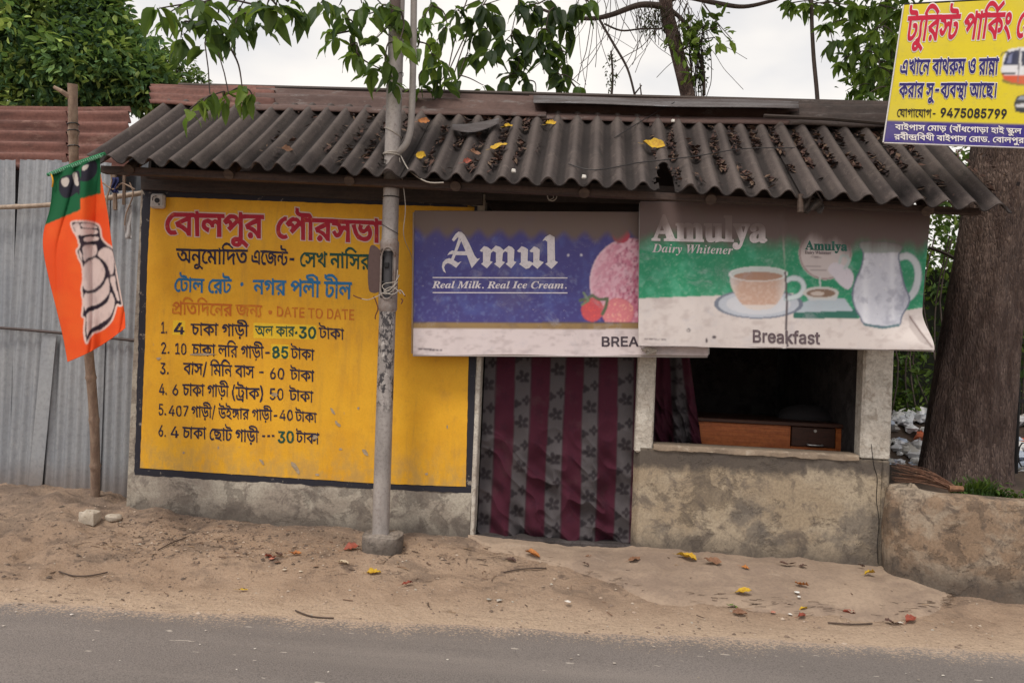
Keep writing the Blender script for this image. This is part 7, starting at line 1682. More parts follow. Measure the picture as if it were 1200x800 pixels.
make('concrete_footing', Vb, Fb, cbm, up, smooth=True, sharp=45)

# ------------------------------------------------------------------ planter wall round the tree
pl = thing('tree_planter', (2.3, 0, .1), 'low curved plastered planter wall round the foot of the big tree', 'planter')
line = [(2.10, .13), (2.0, .03), (1.955, -.07), (1.985, -.18), (2.17, -.32), (2.45, -.39), (2.80, -.42), (3.3, -.38), (3.75, -.20), (4.05, .2), (4.1, .9), (3.9, 1.5)]
ln_ = [Vector((x, y, 0)) for x, y in line]; ln_ = curve_pts(ln_, 12)
prof = [(0.0, -.12), (.0, .0), (-.012, .12), (-.012, .30), (-.008, .45), (.0, .535), (.018, .558), (.06, .566), (.12, .564), (.15, .55), (.155, .40)]
P = np.zeros((len(ln_), len(prof) * 3 - 2, 3)); 
for i, p in enumerate(ln_):
    d = (ln_[min(i + 1, len(ln_) - 1)] - ln_[max(i - 1, 0)]).normalized(); inn = Vector((-d.y, d.x, 0))
    for j in range(P.shape[1]):
        a = prof[j // 3]; b = prof[min(j // 3 + 1, len(prof) - 1)]; f = (j % 3) / 3
        o = a[0] + (b[0] - a[0]) * f; z = a[1] + (b[1] - a[1]) * f
        q = (float(fbm(i * .13, z * 4 + o * 5, 4, 22)) - .5) * .05 * (1 if z > .02 else .4)
        r = p + inn * (o + q + (.03 if j == 0 else 0)); P[i, j] = (r.x, r.y, z + .125 + (float(fbm(i * .11, 2, 3, 5)) - .5) * .02)
sheet(P, .03, 'planter_wall', M['planter'], pl, smooth=True)
m = MB()
for pts in ([(1100, 592), (1097, 615), (1104, 640), (1110, 655)], [(1165, 640), (1180, 650), (1188, 660), (1200, 640)], [(1178, 606), (1172, 630), (1180, 648)]):
    for a, b in zip(pts, pts[1:]): pass
so = []
for i in range(20):
    for j in range(12):
        x = 2.0 + 2.05 * i / 19; y = -.26 + 1.8 * j / 11
        y = max(y, -.30 + .35 * abs(x - 2.9) ** 2 * .5)
        so.append((x, y, .60 + .05 * float(fbm(x * 4, y * 4, 3, 2)) + .05 * math.exp(-((x - 2.72) ** 2 + (y - .55) ** 2) * 4)))
make('planter_soil', so, grid_faces(20, 12), M['soil'], pl, smooth=True)
# weeds in the planter
t = NT('leaf_green'); at_ = t.attr(); n = t.noise(3, 3, .5)
c = t.mix(t.ramp(n, .3, .7, 0, .35), at_, t.mix(.5, at_, (.01, .02, .01)))
def leafy(t, c, trans=.35, rough=.6):
    t.done(c, rough)
    tr = t.n.new('ShaderNodeBsdfTranslucent'); ms = t.n.new('ShaderNodeMixShader'); ms.inputs[0].default_value = trans
    cc = t.mix(.45, c, (.22, .34, .03))
    t.l.new(cc, tr.inputs[0]); t.l.new(t.b.outputs[0], ms.inputs[1]); t.l.new(tr.outputs[0], ms.inputs[2]); t.l.new(ms.outputs[0], t.out.inputs[0]); return t.m
M['leaf'] = leafy(t, c)
def tuft(cx, cy, z, n, h, spread, name, parent, seed, cols=((.05, .10, .02), (.09, .15, .03), (.03, .06, .015))):
    r = random.Random(seed); V = []; F = []; C = []
    for _ in range(n):
        a = r.uniform(0, 6.283); d = r.uniform(0, spread); x = cx + d * math.cos(a); y = cy + d * math.sin(a) * .7
        hh = h * r.uniform(.4, 1); lean = r.uniform(.1, .7) * hh; w = r.uniform(.004, .009); la = r.uniform(0, 6.283); c = r.choice(cols)
        pts = [(x + lean * k * k * math.cos(la), y + lean * k * k * math.sin(la), z + hh * (k - .25 * k * k)) for k in (0, .4, .75, 1)]
        b = len(V); px_, py_ = -math.sin(la), math.cos(la)
        for (x_, y_, z_), ww in zip(pts, (w, w * 1.1, w * .7, .0006)):
            V += [(x_ - px_ * ww, y_ - py_ * ww, z_), (x_ + px_ * ww, y_ + py_ * ww, z_)]; C += [c, c]
        for k in range(3): F.append((b + 2 * k, b + 2 * k + 1, b + 2 * k + 3, b + 2 * k + 2))
    return V, F, C
def leaf_cloud(lobes, n, size, seed, tones, clump=9, spread=.16, droop=.35, shell=.55):
    """lobes: (cx,cy,cz,rx,ry,rz,weight). returns arrays for one mesh of folded leaves in clumps"""
    r = np.random.default_rng(seed); L = np.array(lobes, float); w = L[:, 6] / L[:, 6].sum()
    nc = n // clump; li = r.choice(len(L), nc, p=w)
    d = r.normal(size=(nc, 3)); d /= np.linalg.norm(d, axis=1, keepdims=True)
    rad = shell + (1 - shell) * r.random(nc) ** .6
    rad *= .8 + .35 * vnoise(d[:, 0] * 3 + li, d[:, 2] * 3, seed)
    c = L[li, :3] + d * L[li, 3:6] * rad[:, None]
    cdir = d + r.normal(scale=.4, size=(nc, 3)); cdir[:, 2] += .1
    tone = r.integers(0, len(tones), nc); low = .55 + .9 * vnoise(c[:, 0] * 1.9 + 7, c[:, 2] * 2.1 + c[:, 1], seed + 2)
    pos = np.repeat(c, clump, 0) + r.normal(scale=spread * .5, size=(nc * clump, 3))
    dr = np.repeat(cdir, clump, 0) * .6 + r.normal(scale=.65, size=(nc * clump, 3)); dr[:, 2] -= droop
    dr /= np.linalg.norm(dr, axis=1, keepdims=True)
    sd = np.cross(dr, r.normal(scale=.5, size=dr.shape) + np.array([0, 0, 1])); sd /= np.linalg.norm(sd, axis=1, keepdims=True) + 1e-9
    up_ = np.cross(sd, dr); s = size * r.uniform(.55, 1.25, len(dr))[:, None]
    prof = [(0, 0, 0), (.35, .24, .05), (.72, .17, .02), (1, 0, -.10), (.72, -.17, .02), (.35, -.24, .05)]
    V = np.stack([pos + dr * s * a + sd * s * b + up_ * s * h for a, b, h in prof], 1).reshape(-1, 3)
    k = np.arange(len(pos))[:, None] * 6
    F = np.concatenate([k + np.array([0, 1, 2, 3]), k + np.array([0, 3, 4, 5])])
    T = np.array(tones)[np.repeat(tone, clump)] * r.uniform(.65, 1.4, (len(pos), 1)) * np.repeat(low, clump)[:, None]
    return V, F, np.repeat(T, 6, 0)

ws = [(1128, 560, .13, 60), (1150, 572, .16, 130), (1168, 560, .09, 50), (1192, 570, .07, 40), (1138, 548, .10, 30)]
for k, (x, y, h, n) in enumerate(ws):
    p = at(x, y, -.02 + .03 * (k % 3)); V, F, C = tuft(p.x, p.y, .62, n, h * 1.3, .07, 'w', None, k)
    V2, F2, C2 = leaf_cloud([(p.x, p.y, .66, .07, .05, .04, 1)], 60, .035, 50 + k, [(.05, .11, .02), (.09, .17, .03)], 6, .04)
    F = F + [tuple(i + len(V) for i in f) for f in F2.tolist()]
    V = V + [tuple(v) for v in V2]; C = C + [tuple(c) for c in C2]
    o = make('weed_tuft', V, F, M['leaf'], None, label=('small green weed at the left foot of the big trunk', 'largest green weed tuft on the planter before the big trunk', 'green weed tuft at the right side of the big trunk', 'low weeds at the right edge of the planter', 'thin weed behind the largest tuft on the planter')[k], cat='weed', group='weeds growing on the planter', origin=(p.x, p.y, .62), colors=np.array(C))
# besom broom
br = thing('twig_broom', at(1085, 565, -.02), 'worn twig broom lying on the planter beside the corner pillar', 'broom')
m = MB(); r = random.Random(3); head = at(1118, 571, -.14)
for k in range(70):
    a = Vector((head.x + r.uniform(-.01, .03), head.y + r.uniform(-.02, .02), .70 + r.uniform(-.012, .015)))
    e = at(1048 + r.uniform(-4, 26), 545 + r.uniform(0, 24), r.uniform(.02, .12)); e.z = max(e.z, .66) + r.uniform(0, .03)
    mid = a.lerp(e, .5) + Vector((0, 0, .02)) + Vector((r.uniform(-.01, .01), r.uniform(-.02, .02), r.uniform(-.01, .015)))
    m.tube([a, mid, e], [.0028, .0022, .0012], 4)
m.build('bristles', worn('broom_twigs', (.20, .10, .065), (.12, .065, .045), (.32, .2, .13), 30, 60), br)
m = MB(); m.tube([(head.x - .03, head.y, .70), (head.x + .05, head.y - .01, .705)], [.022, .017], 8); m.build('binding', worn('broom_binding', (.30, .16, .09), (.2, .1, .06), None, 30, 60), br)

# ------------------------------------------------------------------ the big tree: trunk, boughs over the stall, hanging leaves
tree = thing('roadside_tree', at(1127, 565, .55), 'big tree with a thick dark leaning trunk, its leaves hanging over the roof', 'tree')
YT = .55
rows_ = [(600, 1065, 1190), (575, 1070, 1184), (555, 1077, 1177), (520, 1083, 1178), (450, 1094, 1184), (380, 1106, 1191), (300, 1121, 1200), (240, 1131, 1206), (150, 1143, 1212), (40, 1156, 1219), (-80, 1168, 1225), (-200, 1180, 1234), (-330, 1190, 1240), (-460, 1196, 1236)]
cc = []; rrr = []
for y, a, b in rows_:
    A_ = at(a, y, YT); B_ = at(b, y, YT); cc.append((A_ + B_) / 2); rrr.append((B_ - A_).length / 2)
cs = curve_pts(cc, 8); rs = np.interp(np.linspace(0, len(rrr) - 1, len(cs)), range(len(rrr)), rrr)
nk = 96; V = np.zeros((len(cs), nk, 3))
for i, (p, r_) in enumerate(zip(cs, rs)):
    an = np.arange(nk) / nk * 2 * np.pi
    rid = (fbm(np.cos(an) * 5 + 10, np.sin(an) * 5 + p.z * .55, 4, 4) - .5) * .10 + (fbm(np.cos(an) * 16 + 30, np.sin(an) * 16 + p.z * 2.4, 3, 14) - .5) * .07
    lob = .05 * np.cos(an * 3 + 1 + p.z * .3) * math.exp(-max(p.z - .5, 0) * .7) + .03 * np.cos(an * 5 + 2)
    R_ = r_ * (1 + rid + lob)
    V[i, :, 0] = p.x + R_ * np.cos(an); V[i, :, 1] = p.y + R_ * np.sin(an); V[i, :, 2] = p.z
F = []
idx = np.arange(len(cs) - 1)[:, None] * nk + np.arange(nk)[None]
nxt = np.arange(len(cs) - 1)[:, None] * nk + (np.arange(nk)[None] + 1) % nk
F = np.stack([idx, nxt, nxt + nk, idx + nk], -1).reshape(-1, 4)
make('trunk', V.reshape(-1, 3), F, M['bark'], tree, smooth=True)
top = cs[-1]
def bough(pts, r0, r1, name='bough'):
    P = curve_pts(pts, 6); m = MB(); m.tube(P, [r0 + (r1 - r0) * i / (len(P) - 1) for i in range(len(P))], 8)
    m.build(name, M['branch'], tree, smooth=True); return P
fork = cs[int(len(cs) * .80)]
b1 = bough([fork, (2.2, -.1, 4.75), (1.0, -.6, 4.75), (-.4, -.75, 4.55), (-1.8, -.8, 4.45), (-2.8, -.85, 4.3)], .14, .03)
b2 = bough([fork + Vector((0, 0, .3)), (2.0, .9, 5.3), (.8, 1.3, 5.3), (-.5, 1.5, 5.1), (-1.6, 1.4, 4.9)], .12, .03)
b3 = bough([top, (3.0, .6, 7.2), (3.4, 1.0, 8.2)], .16, .05)
b4 = bough([cs[int(len(cs) * .9)], (4.0, .2, 6.4), (5.2, -.1, 7.0)], .12, .04)
V, F, C = leaf_cloud([(3.2, 1.2, 8.6, 1.9, 1.6, 1.0, 2), (4.8, .6, 7.6, 1.4, 1.4, .9, 1.4), (1.6, 1.9, 7.2, 1.6, 1.2, .7, 1), (-.6, 2.2, 6.6, 1.5, .9, .5, .6)], 9000, .17, 3, [(.03, .07, .02), (.05, .10, .025), (.08, .14, .03)], 9, .25)
make('crown', V, F, M['leaf'], tree, colors=C, kind='stuff')

# single leaves that hang into view
def leaf_mesh(name, wd, curl, fold, seed):
    r = random.Random(seed); nx = 9
    V = []; F = []
    for i in range(nx):
        s = i / (nx - 1); w = wd * (math.sin(math.pi * s ** .72)) ** .85 * (1 - .12 * s); z = -curl * s * s + .02 * math.sin(s * 8 + seed)
        for sg, k in ((-1, 1), (-.5, .5), (0, 0), (.5, .5), (1, 1)):
            V.append((.08 + s * .92, sg * w, z + fold * w * abs(sg) + .014 * math.sin(s * 14 + sg * 3 + seed)))
    for i in range(nx - 1):
        for j in range(4): F.append((i * 5 + j, i * 5 + j + 1, (i + 1) * 5 + j + 1, (i + 1) * 5 + j))
    b = len(V); V += [(0, -.008, .02), (0, .008, .02), (.1, .008, 0), (.1, -.008, 0)]; F.append((b, b + 3, b + 2, b + 1))
    me = bpy.data.meshes.new(name); me.from_pydata(V, [], F); me.polygons.foreach_set('use_smooth', [True] * len(F)); return me
def leaf_mat(name, cols):
    t = NT(name); rd = t.rand(); cr_ = t.n.new('ShaderNodeValToRGB'); cr_.color_ramp.interpolation = 'LINEAR'
    e = cr_.color_ramp.elements; e[0].color = (*cols[0], 1); e[1].color = (*cols[-1], 1)
    for i, c_ in enumerate(cols[1:-1]): q = e.new((i + 1) / (len(cols) - 1)); q.color = (*c_, 1)
    t.l.new(rd, cr_.inputs[0])
    tc = t.n.new('ShaderNodeTexCoord'); sp = t.sep(tc.outputs['Object'])
    vein = t.math('ABSOLUTE', sp[1]); c = t.mix(t.ramp(vein, .004, .02, .35, 0), cr_.outputs[0], (.16, .22, .08))
    side = t.math('SINE', t.math('MULTIPLY', t.math('ADD', sp[0], t.math('MULTIPLY', vein, -.6)), 60)); c = t.mix(t.ramp(side, .8, 1, 0, .18), c, (.14, .2, .07))
    return leafy(t, c, .5, .55)
M['hang'] = leaf_mat('hanging_leaf', [(.032, .065, .034), (.055, .11, .032), (.10, .17, .035), (.04, .075, .04), (.18, .26, .04)])
M['hang2'] = leaf_mat('bright_hanging_leaf', [(.09, .17, .04), (.18, .28, .045), (.06, .12, .035), (.26, .37, .06), (.05, .10, .035)])
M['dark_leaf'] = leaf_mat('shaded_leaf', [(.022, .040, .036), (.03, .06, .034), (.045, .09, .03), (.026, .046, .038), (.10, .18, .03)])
for key_, cl_ in (('hang', ((.03, .06, .025), (.05, .09, .024))), ('hang2', ((.09, .16, .03), (.05, .10, .03))), ('dark_leaf', ((.022, .045, .026), (.035, .06, .024)))):
    t = NT(key_ + '_leaf_mass'); n = t.noise(9, 3, .6); M[key_ + '_mass'] = leafy(t, t.mix(t.ramp(n, .35, .65), *cl_), .5, .55)
LM = []
for k in range(5):
    me = leaf_mesh('leaf_blade', (.19, .22, .17, .21, .20)[k], (.16, .30, .10, .22, .36)[k], (.25, .5, .35, .15, .6)[k], k)
    LM.append(me)
LMM = {}
for key in ('hang', 'hang2', 'dark_leaf'):
    LMM[key] = []
    for me in LM:
        c_ = me.copy(); c_.materials.append(M[key]); LMM[key].append(c_)
LEAF_N = 0
extra = []
def rosette(p, key, n, size, rnd, parent=tree, mode='down', limit=300):
    global LEAF_N
    for k in range(n):
        a = rnd.uniform(0, 6.283); dip = rnd.uniform(.15, 1.25) if mode == 'down' else rnd.uniform(-.3, .6)
        d = Vector((math.cos(a) * math.cos(dip), math.sin(a) * math.cos(dip) * .8, -math.sin(dip)))
        q = d.to_track_quat('X', 'Z'); q = q @ Euler((rnd.uniform(-.6, .6), 0, 0)).to_quaternion()
        off = Vector((rnd.uniform(-.02, .02), rnd.uniform(-.03, .03), rnd.uniform(-.03, .03)))
        s = size * rnd.uniform(.65, 1.15)
        if LEAF_N >= limit or (parent is tree and size < .14 and k > 4): extra.append((rnd.choice(LMM[key]), key, parent, Vector(p) + off, q, s))
        else:
            inst(rnd.choice(LMM[key]), 'leaf', parent, Vector(p) + off, q.to_euler(), s); LEAF_N += 1
rnd = random.Random(21)
def hang_group(spots, roots, key, size, n, Yv, mode='down', rad=.0045, parent=tree, name='twig', sway=14):
    nodes = [at(x, y, Y_) for x, y, Y_ in roots]; meta = list(nodes)
    for sp in sorted(spots, key=lambda s: s[1]):
        x, y = sp[:2]; Y_ = sp[2] if len(sp) > 2 and sp[2] is not None else Yv + rnd.uniform(-.15, .15); kk = sp[3] if len(sp) > 3 else key; nn_ = sp[4] if len(sp) > 4 else n
        p = at(x, y, Y_)
        best = min((q for q in meta if q.z > p.z + .02), key=lambda q: (q - p).length, default=meta[0])
        mid = best.lerp(p, .5) + Vector((rnd.uniform(-.04, .04), rnd.uniform(-.04, .04), rnd.uniform(.0, .05)))
        m = MB(); m.tube(curve_pts([best, mid, p], 4), [rad * (1.6 - .1 * i) for i in range(9)], 5); m.build(name, M['branch'], parent, smooth=True)
        meta.append(p); meta.append(mid)
        rosette(p, kk, nn_, size, rnd, parent, mode)
# over the left part of the roof
hang_group([(186, 10), (212, 44), (240, 52, None, 'hang2', 4), (300, 6), (324, 6), (200, 14), (228, 6), (222, 26), (252, 24), (246, 6), (262, 40), (282, 8), (276, 28), (297, 32), (312, 10), (338, 2), (352, 12)], [(210, -70, -.8), (300, -75, -.85), (360, -70, -.8)], 'hang', .185, 6, -.82)
hang_group([(236, 122), (262, 112), (284, 104), (248, 112), (296, 112), (222, 128, None, 'hang2', 3)], [(258, 56, -.85), (270, 56, -.8)], 'hang2', .155, 5, -.85)
hang_group([(468, 50, None, 'hang2'), (405, 22), (444, 80, None, 'hang2'), (462, 96), (410, 54), (470, 14), (398, 6), (412, 36), (392, 42, None, 'hang2'), (428, 18), (440, 46), (418, 62, None, 'hang2'), (452, 66), (436, 82, None, 'hang2'), (458, 30), (376, 4), (424, 4), (448, 6)], [(420, -70, -.6), (470, -70, -.6)], 'hang', .165, 6, -.5)
hang_group([(524, 30), (484, 60, None, 'hang2'), (506, 64), (520, 76, None, 'hang2'), (488, 36), (496, 20, None, 'hang2'), (512, 48, None, 'hang2'), (500, 78, None, 'hang2'), (516, 96), (492, 100, None, 'hang2'), (505, 4)], [(500, -70, .2)], 'hang', .18, 7, .55)
# beyond the ridge, darker
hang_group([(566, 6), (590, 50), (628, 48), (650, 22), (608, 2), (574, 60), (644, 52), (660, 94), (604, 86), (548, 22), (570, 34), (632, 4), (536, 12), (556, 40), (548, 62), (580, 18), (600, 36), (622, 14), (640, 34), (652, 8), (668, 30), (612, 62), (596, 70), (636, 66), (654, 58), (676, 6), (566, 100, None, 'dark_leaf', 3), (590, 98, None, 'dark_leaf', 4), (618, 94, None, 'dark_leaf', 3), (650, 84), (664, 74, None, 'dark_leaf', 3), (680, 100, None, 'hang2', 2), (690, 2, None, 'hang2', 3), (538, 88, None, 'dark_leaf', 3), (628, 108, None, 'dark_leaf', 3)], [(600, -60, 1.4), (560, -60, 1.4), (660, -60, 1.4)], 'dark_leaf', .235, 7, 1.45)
# two long bare leaders running up to the bough
m = MB()
for a, b in (((515, 108), (596, -40)), ((524, 112), (588, -40)), ((519, 112), (570, -60))):
    m.tube(curve_pts([at(*a, 1.5), at((a[0] + b[0]) / 2 - 6, (a[1] + b[1]) / 2, 1.5), at(*b, 1.5)], 5), .006, 5)
m.build('leader', M['branch'], tree)

# ------------------------------------------------------------------ vine hung tree behind the roof
vt = thing('vine_hung_tree', at(815, 250, 2.6), 'nearly bare leaning tree draped with dry vines behind the middle of the roof', 'tree')
YV = 2.6
tp = [at(838, 330, YV), at(818, 180, YV), at(806, 112, YV), at(792, 55, YV), at(781, 10, YV), at(776, -40, YV), at(770, -120, YV)]
g0 = at(845, 560, YV); g0.z = 0
m = MB(); P = curve_pts([g0] + tp, 6); m.tube(P, [.085 - .028 * i / (len(P) - 1) for i in range(len(P))], 14); m.build('trunk', M['bark'], vt, smooth=True)
def br_(pts, r0, r1, name='branch', Y_=YV):
    P = curve_pts([at(x, y, Y_) if len((x, y)) == 2 else x for x, y in pts], 6); m = MB(); m.tube(P, [r0 + (r1 - r0) * i / (len(P) - 1) for i in range(len(P))], 6); m.build(name, M['branch'], vt, smooth=True)
br_([(779, 8), (750, 6), (715, 18), (690, 22), (655, 18), (620, 5)], .035, .012)
br_([(783, 2), (800, -4), (840, 4), (872, 8), (905, 1), (930, -8)], .030, .014)
br_([(784, 10), (805, 30), (818, 62), (824, 84), (825, 112)], .022, .018)
br_([(690, -10), (700, 18), (718, 50), (735, 80), (744, 112)], .014, .012)
br_([(708, 28), (728, 36), (752, 34), (776, 34)], .010, .008)
br_([(650, 70), (665, 90), (676, 104), (690, 118)], .012, .008)
br_([(716, 118), (718, 90), (716, 60)], .016, .010)
br_([(752, 116), (750, 98)], .010, .005)
br_([(744, 110), (752, 100)], .010, .006)
m = MB(); r = random.Random(12)
for k in range(58):
    x0 = r.uniform(665, 830); y0 = r.uniform(-30, 30); x = x0; y = y0; pts = []
    dx = r.uniform(-9, 9); bend = r.uniform(-2.4, 2.4)
    Yk = YV + r.uniform(-.3, .3)
    for s in range(r.randint(4, 8)):
        pts.append(at(x, min(y, 125), Yk)); x += dx; dx += bend; y += r.uniform(8, 18)
    m.tube(curve_pts(pts, 3), r.uniform(.0022, .0045), 4, False)
for k in range(60):     # dry vine curtain on the right hand branch and under the fork
    if k < 34: x0 = r.uniform(808, 826); y0 = r.uniform(30, 60); ln2 = r.uniform(30, 90)
    else: x0 = r.uniform(745, 785); y0 = r.uniform(5, 14); ln2 = r.uniform(10, 55)
    pts = [at(x0 + r.uniform(-2, 2), min(128, y0 + ln2 * s / 4), YV + r.uniform(-.05, .1)) for s in range(5)]
    m.tube(pts, .0035, 4, False)
m.build('dry_vines', M['branch'], vt, kind='stuff')
V, F, C = leaf_cloud([(*at(822, 70, YV), .07, .08, .40, 1), (*at(768, 22, YV), .22, .1, .14, 1), (*at(716, 85, YV), .03, .05, .25, .4)], 700, .035, 9, [(.03, .028, .022), (.05, .045, .03)], 5, .05, 1.0)
make('dry_foliage', V, F, M['leaf'], vt, colors=C, kind='stuff')
for x, y in ((820, 30), (838, 30), (828, 48), (800, 60), (832, 44), (802, 48), (806, 85)):
    m = MB(); a = at(796, 62, YV - .1); b = at(x + 6, y, YV - .1); m.tube([a, a.lerp(b, .5) + Vector((0, 0, .05)), b], .006, 4); m.build('twig', M['branch'], vt)
    c0 = at(x, y, YV - .1)
    V, F, C = leaf_cloud([(c0.x, c0.y, c0.z, .14, .08, .08, 1)], 20, .13, int(x), [(.10, .18, .03), (.16, .26, .04), (.22, .32, .06)], 4, .10, .6)
    make('leaf_spray', V, F, M['leaf'], vt, colors=C, kind='stuff')

# slim tree at the right with leaves against the sky
stt = thing('slim_tree', at(958, 300, 2.2), 'slim tree with thin dark stem and green leaves behind the right roof end', 'tree')
m = MB(); g0 = at(966, 500, 2.2); g0.z = 0
P = curve_pts([g0, at(962, 200, 2.2), at(958, 118, 2.2), at(953, 60, 2.2), at(951, 0, 2.2), at(954, -70, 2.2)], 6); m.tube(P, [.022 - .006 * i / (len(P) - 1) for i in range(len(P))], 10); m.build('trunk', M['branch'], stt, smooth=True)
old = LEAF_N; LEAF_N = 0
spots = [(926, 4), (944, 6), (985, 8), (968, 30), (996, 24), (1012, 10), (1030, 6), (1004, 44), (1024, 36), (1040, 24), (1052, 12), (1000, 66), (1018, 60), (1036, 52), (1048, 40), (986, 74), (1008, 84), (1030, 78), (1044, 72), (1022, 100), (1038, 96), (1014, 112), (1048, 104), (1052, 88), (1002, 104), (968, 6), (976, 50, None, 'dark_leaf'), (1000, 8), (1040, 2)]
hang_group([(s[0], s[1], 2.2 + rnd.uniform(-.3, .5)) + (tuple(s[3:]) if len(s) > 3 else ()) for s in spots], [(960, -50, 2.2), (1020, -60, 2.3), (1060, -50, 2.3)], 'hang2', .17, 12, 2.2, parent=stt)
V, F, C = leaf_cloud([(*at(1030, 50, 3.2), .4, .4, .5, 1), (*at(1060, 90, 3.4), .5, .4, .4, 1), (*at(1010, -60, 2.6), .9, .6, .5, 1)], 1500, .12, 31, [(.03, .06, .02), (.05, .10, .02)], 7, .2)
make('crown', V, F, M['leaf'], stt, colors=C, kind='stuff')

# dense tree at the left behind the shed
lt = thing('dense_leafy_tree', at(60, 480, 4.6), 'dense bushy green tree rising behind the rusty shed at the left', 'tree')
YL_ = 4.4
lob = [(x, y, r_, w) for x, y, r_, w in ((-90, 20, 1.3, 2), (-20, 20, 1.0, 2), (40, 50, .9, 2.4), (90, 30, .75, 2), (100, 80, .7, 2), (145, 74, .52, 1.6), (165, 98, .42, 1.2), (60, 110, .8, 1.6), (-60, 110, 1.1, 1.6), (40, -60, 1.2, 2), (112, 4, .38, .8))]
L_ = []
for x, y, r_, w in lob:
    p = at(x, y, YL_ + rnd.uniform(-.2, .3)); L_.append((p.x, p.y, p.z, r_, r_ * .9, r_ * .85, w))
V, F, C = leaf_cloud(L_, 30000, .13, 5, [(.06, .13, .06), (.10, .19, .07), (.16, .26, .08), (.045, .10, .055), (.32, .42, .11)], 8, .14, .3, .6)
make('crown', V, F, M['leaf'], lt, colors=C, kind='stuff')
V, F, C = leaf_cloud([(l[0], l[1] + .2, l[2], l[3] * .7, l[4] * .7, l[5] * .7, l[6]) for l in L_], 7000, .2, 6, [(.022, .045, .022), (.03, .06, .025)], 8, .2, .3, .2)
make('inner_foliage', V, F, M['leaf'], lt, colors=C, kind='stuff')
m = MB(); p = at(60, 300, 4.6); m.tube(curve_pts([(p.x, 4.6, 0), (p.x + .1, 4.6, 1.5), (p.x, 4.6, 3.2), (p.x - .2, 4.5, 4.6)], 5), [.2, .19, .18, .17, .17, .16, .16, .15, .15, .14, .13, .12, .11, .1, .09, .08], 10); m.build('trunk', M['bark'], lt, smooth=True)
sb = thing('distant_bush_tree', at(215, 200, 7.5), 'small airy tree top showing just left of the rust red ridge tin', 'tree')
c0 = at(206, 86, 7.5); V, F, C = leaf_cloud([(c0.x, c0.y, c0.z, .55, .3, .28, 1), (c0.x - .1, c0.y, c0.z + .22, .28, .2, .2, .6), (*at(228, 96, 7.5), .3, .2, .2, .5)], 700, .12, 16, [(.05, .10, .03), (.09, .14, .04)], 5, .12)
make('crown', V, F, M['leaf'], sb, colors=C, kind='stuff')
m = MB(); m.tube([(c0.x, 7.5, 0), (c0.x + .05, 7.5, c0.z * .6), (c0.x, 7.5, c0.z + .2)], [.06, .05, .02], 7); m.build('trunk', M['branch'], sb)
m = MB()
for a, b in (((240, 50), (246, 110)), ((256, 62), (268, 110))): m.tube([at(*a, -.85), at((a[0] + b[0]) / 2 + 1, (a[1] + b[1]) / 2, -.86), at(*b, -.85)], .004, 5)
m.build('bare_twig', M['branch'], tree)

# joined leaves
by = {}
for me, key, par, p, q, s in extra: by.setdefault((key, par), []).append((me, p, q, s))
for (key, par), lst in by.items():
    V = []; F = []
    for me, p, q, s in lst:
        b = len(V); mq = q.to_matrix()
        V += [tuple(p + mq @ (v.co * s)) for v in me.vertices]; F += [tuple(b + i for i in f.vertices) for f in me.polygons]
    make('foliage', V, F, M[key + '_mass'], par, smooth=True, kind='stuff')

# ------------------------------------------------------------------ greenery, rubbish and railing behind the planter
hd = thing('creeper_hedge', (3.2, 2.4, 0), 'dark green creeper covered hedge behind the trunk at the right', 'hedge')
V, F, C = leaf_cloud([(2.7, 2.9, 1.4, .7, .5, 1.3, 2), (3.5, 3.0, 1.5, .9, .6, 1.5, 2.4), (4.8, 3.0, 1.6, 1.2, .7, 1.6, 2.4), (2.5, 2.9, 2.7, .6, .4, .85, 1.8), (3.4, 3.2, 3.1, .9, .5, .8, 1.6), (4.6, 3.4, 3.3, 1.0, .5, .8, 1.2), (6.5, 3.2, 1.7, 1.4, .8, 1.7, 1.5), (3.0, 2.5, .8, .6, .3, .5, .8)], 17000, .085, 41, [(.07, .13, .035), (.12, .20, .04), (.20, .29, .06), (.14, .22, .045), (.05, .10, .03)], 7, .14, .3, .55)
make('creeper_foliage', V, F, M['leaf'], hd, colors=C, kind='stuff')
m = MB(); m.box((2.35, 3.2, 0), (8.5, 3.4, 2.5), .02); m.build('overgrown_wall', flat('mossy_wall', (.035, .04, .03), .95), hd)
m = MB(); r = random.Random(8)
for k in range(26):
    x = r.uniform(2.3, 4.5); pts = [(x + r.uniform(-.1, .1), 2.35 + r.uniform(-.1, .2), z) for z in (.3, .9, 1.5, 2.1, 2.7)]; m.tube(curve_pts(pts, 3), .007, 5, False)
m.build('stems', M['branch'], hd, kind='stuff')
m = MB(); m.tube(curve_pts([at(1088, 290, .9), at(1110, 298, .9), at(1130, 310, .9)], 4), .012, 6); m.build('bare_bough', M['branch'], hd)
P = np.zeros((20, 10, 3))
for i in range(20):
    for j in range(10):
        x = 2.08 + i * .2; y = 1.25 + j * .16; P[i, j] = (x, y, .40 * min(1, j / 1.0) + .55 * float(sm(1.4, 2.2, y)) + .06 * float(fbm(x * 3, y * 3, 3, 2)))
make('earth_bank', P.reshape(-1, 3), grid_faces(20, 10), M['soil'], smooth=True, kind='structure')
V = []; F = []; r = random.Random(14); C = []
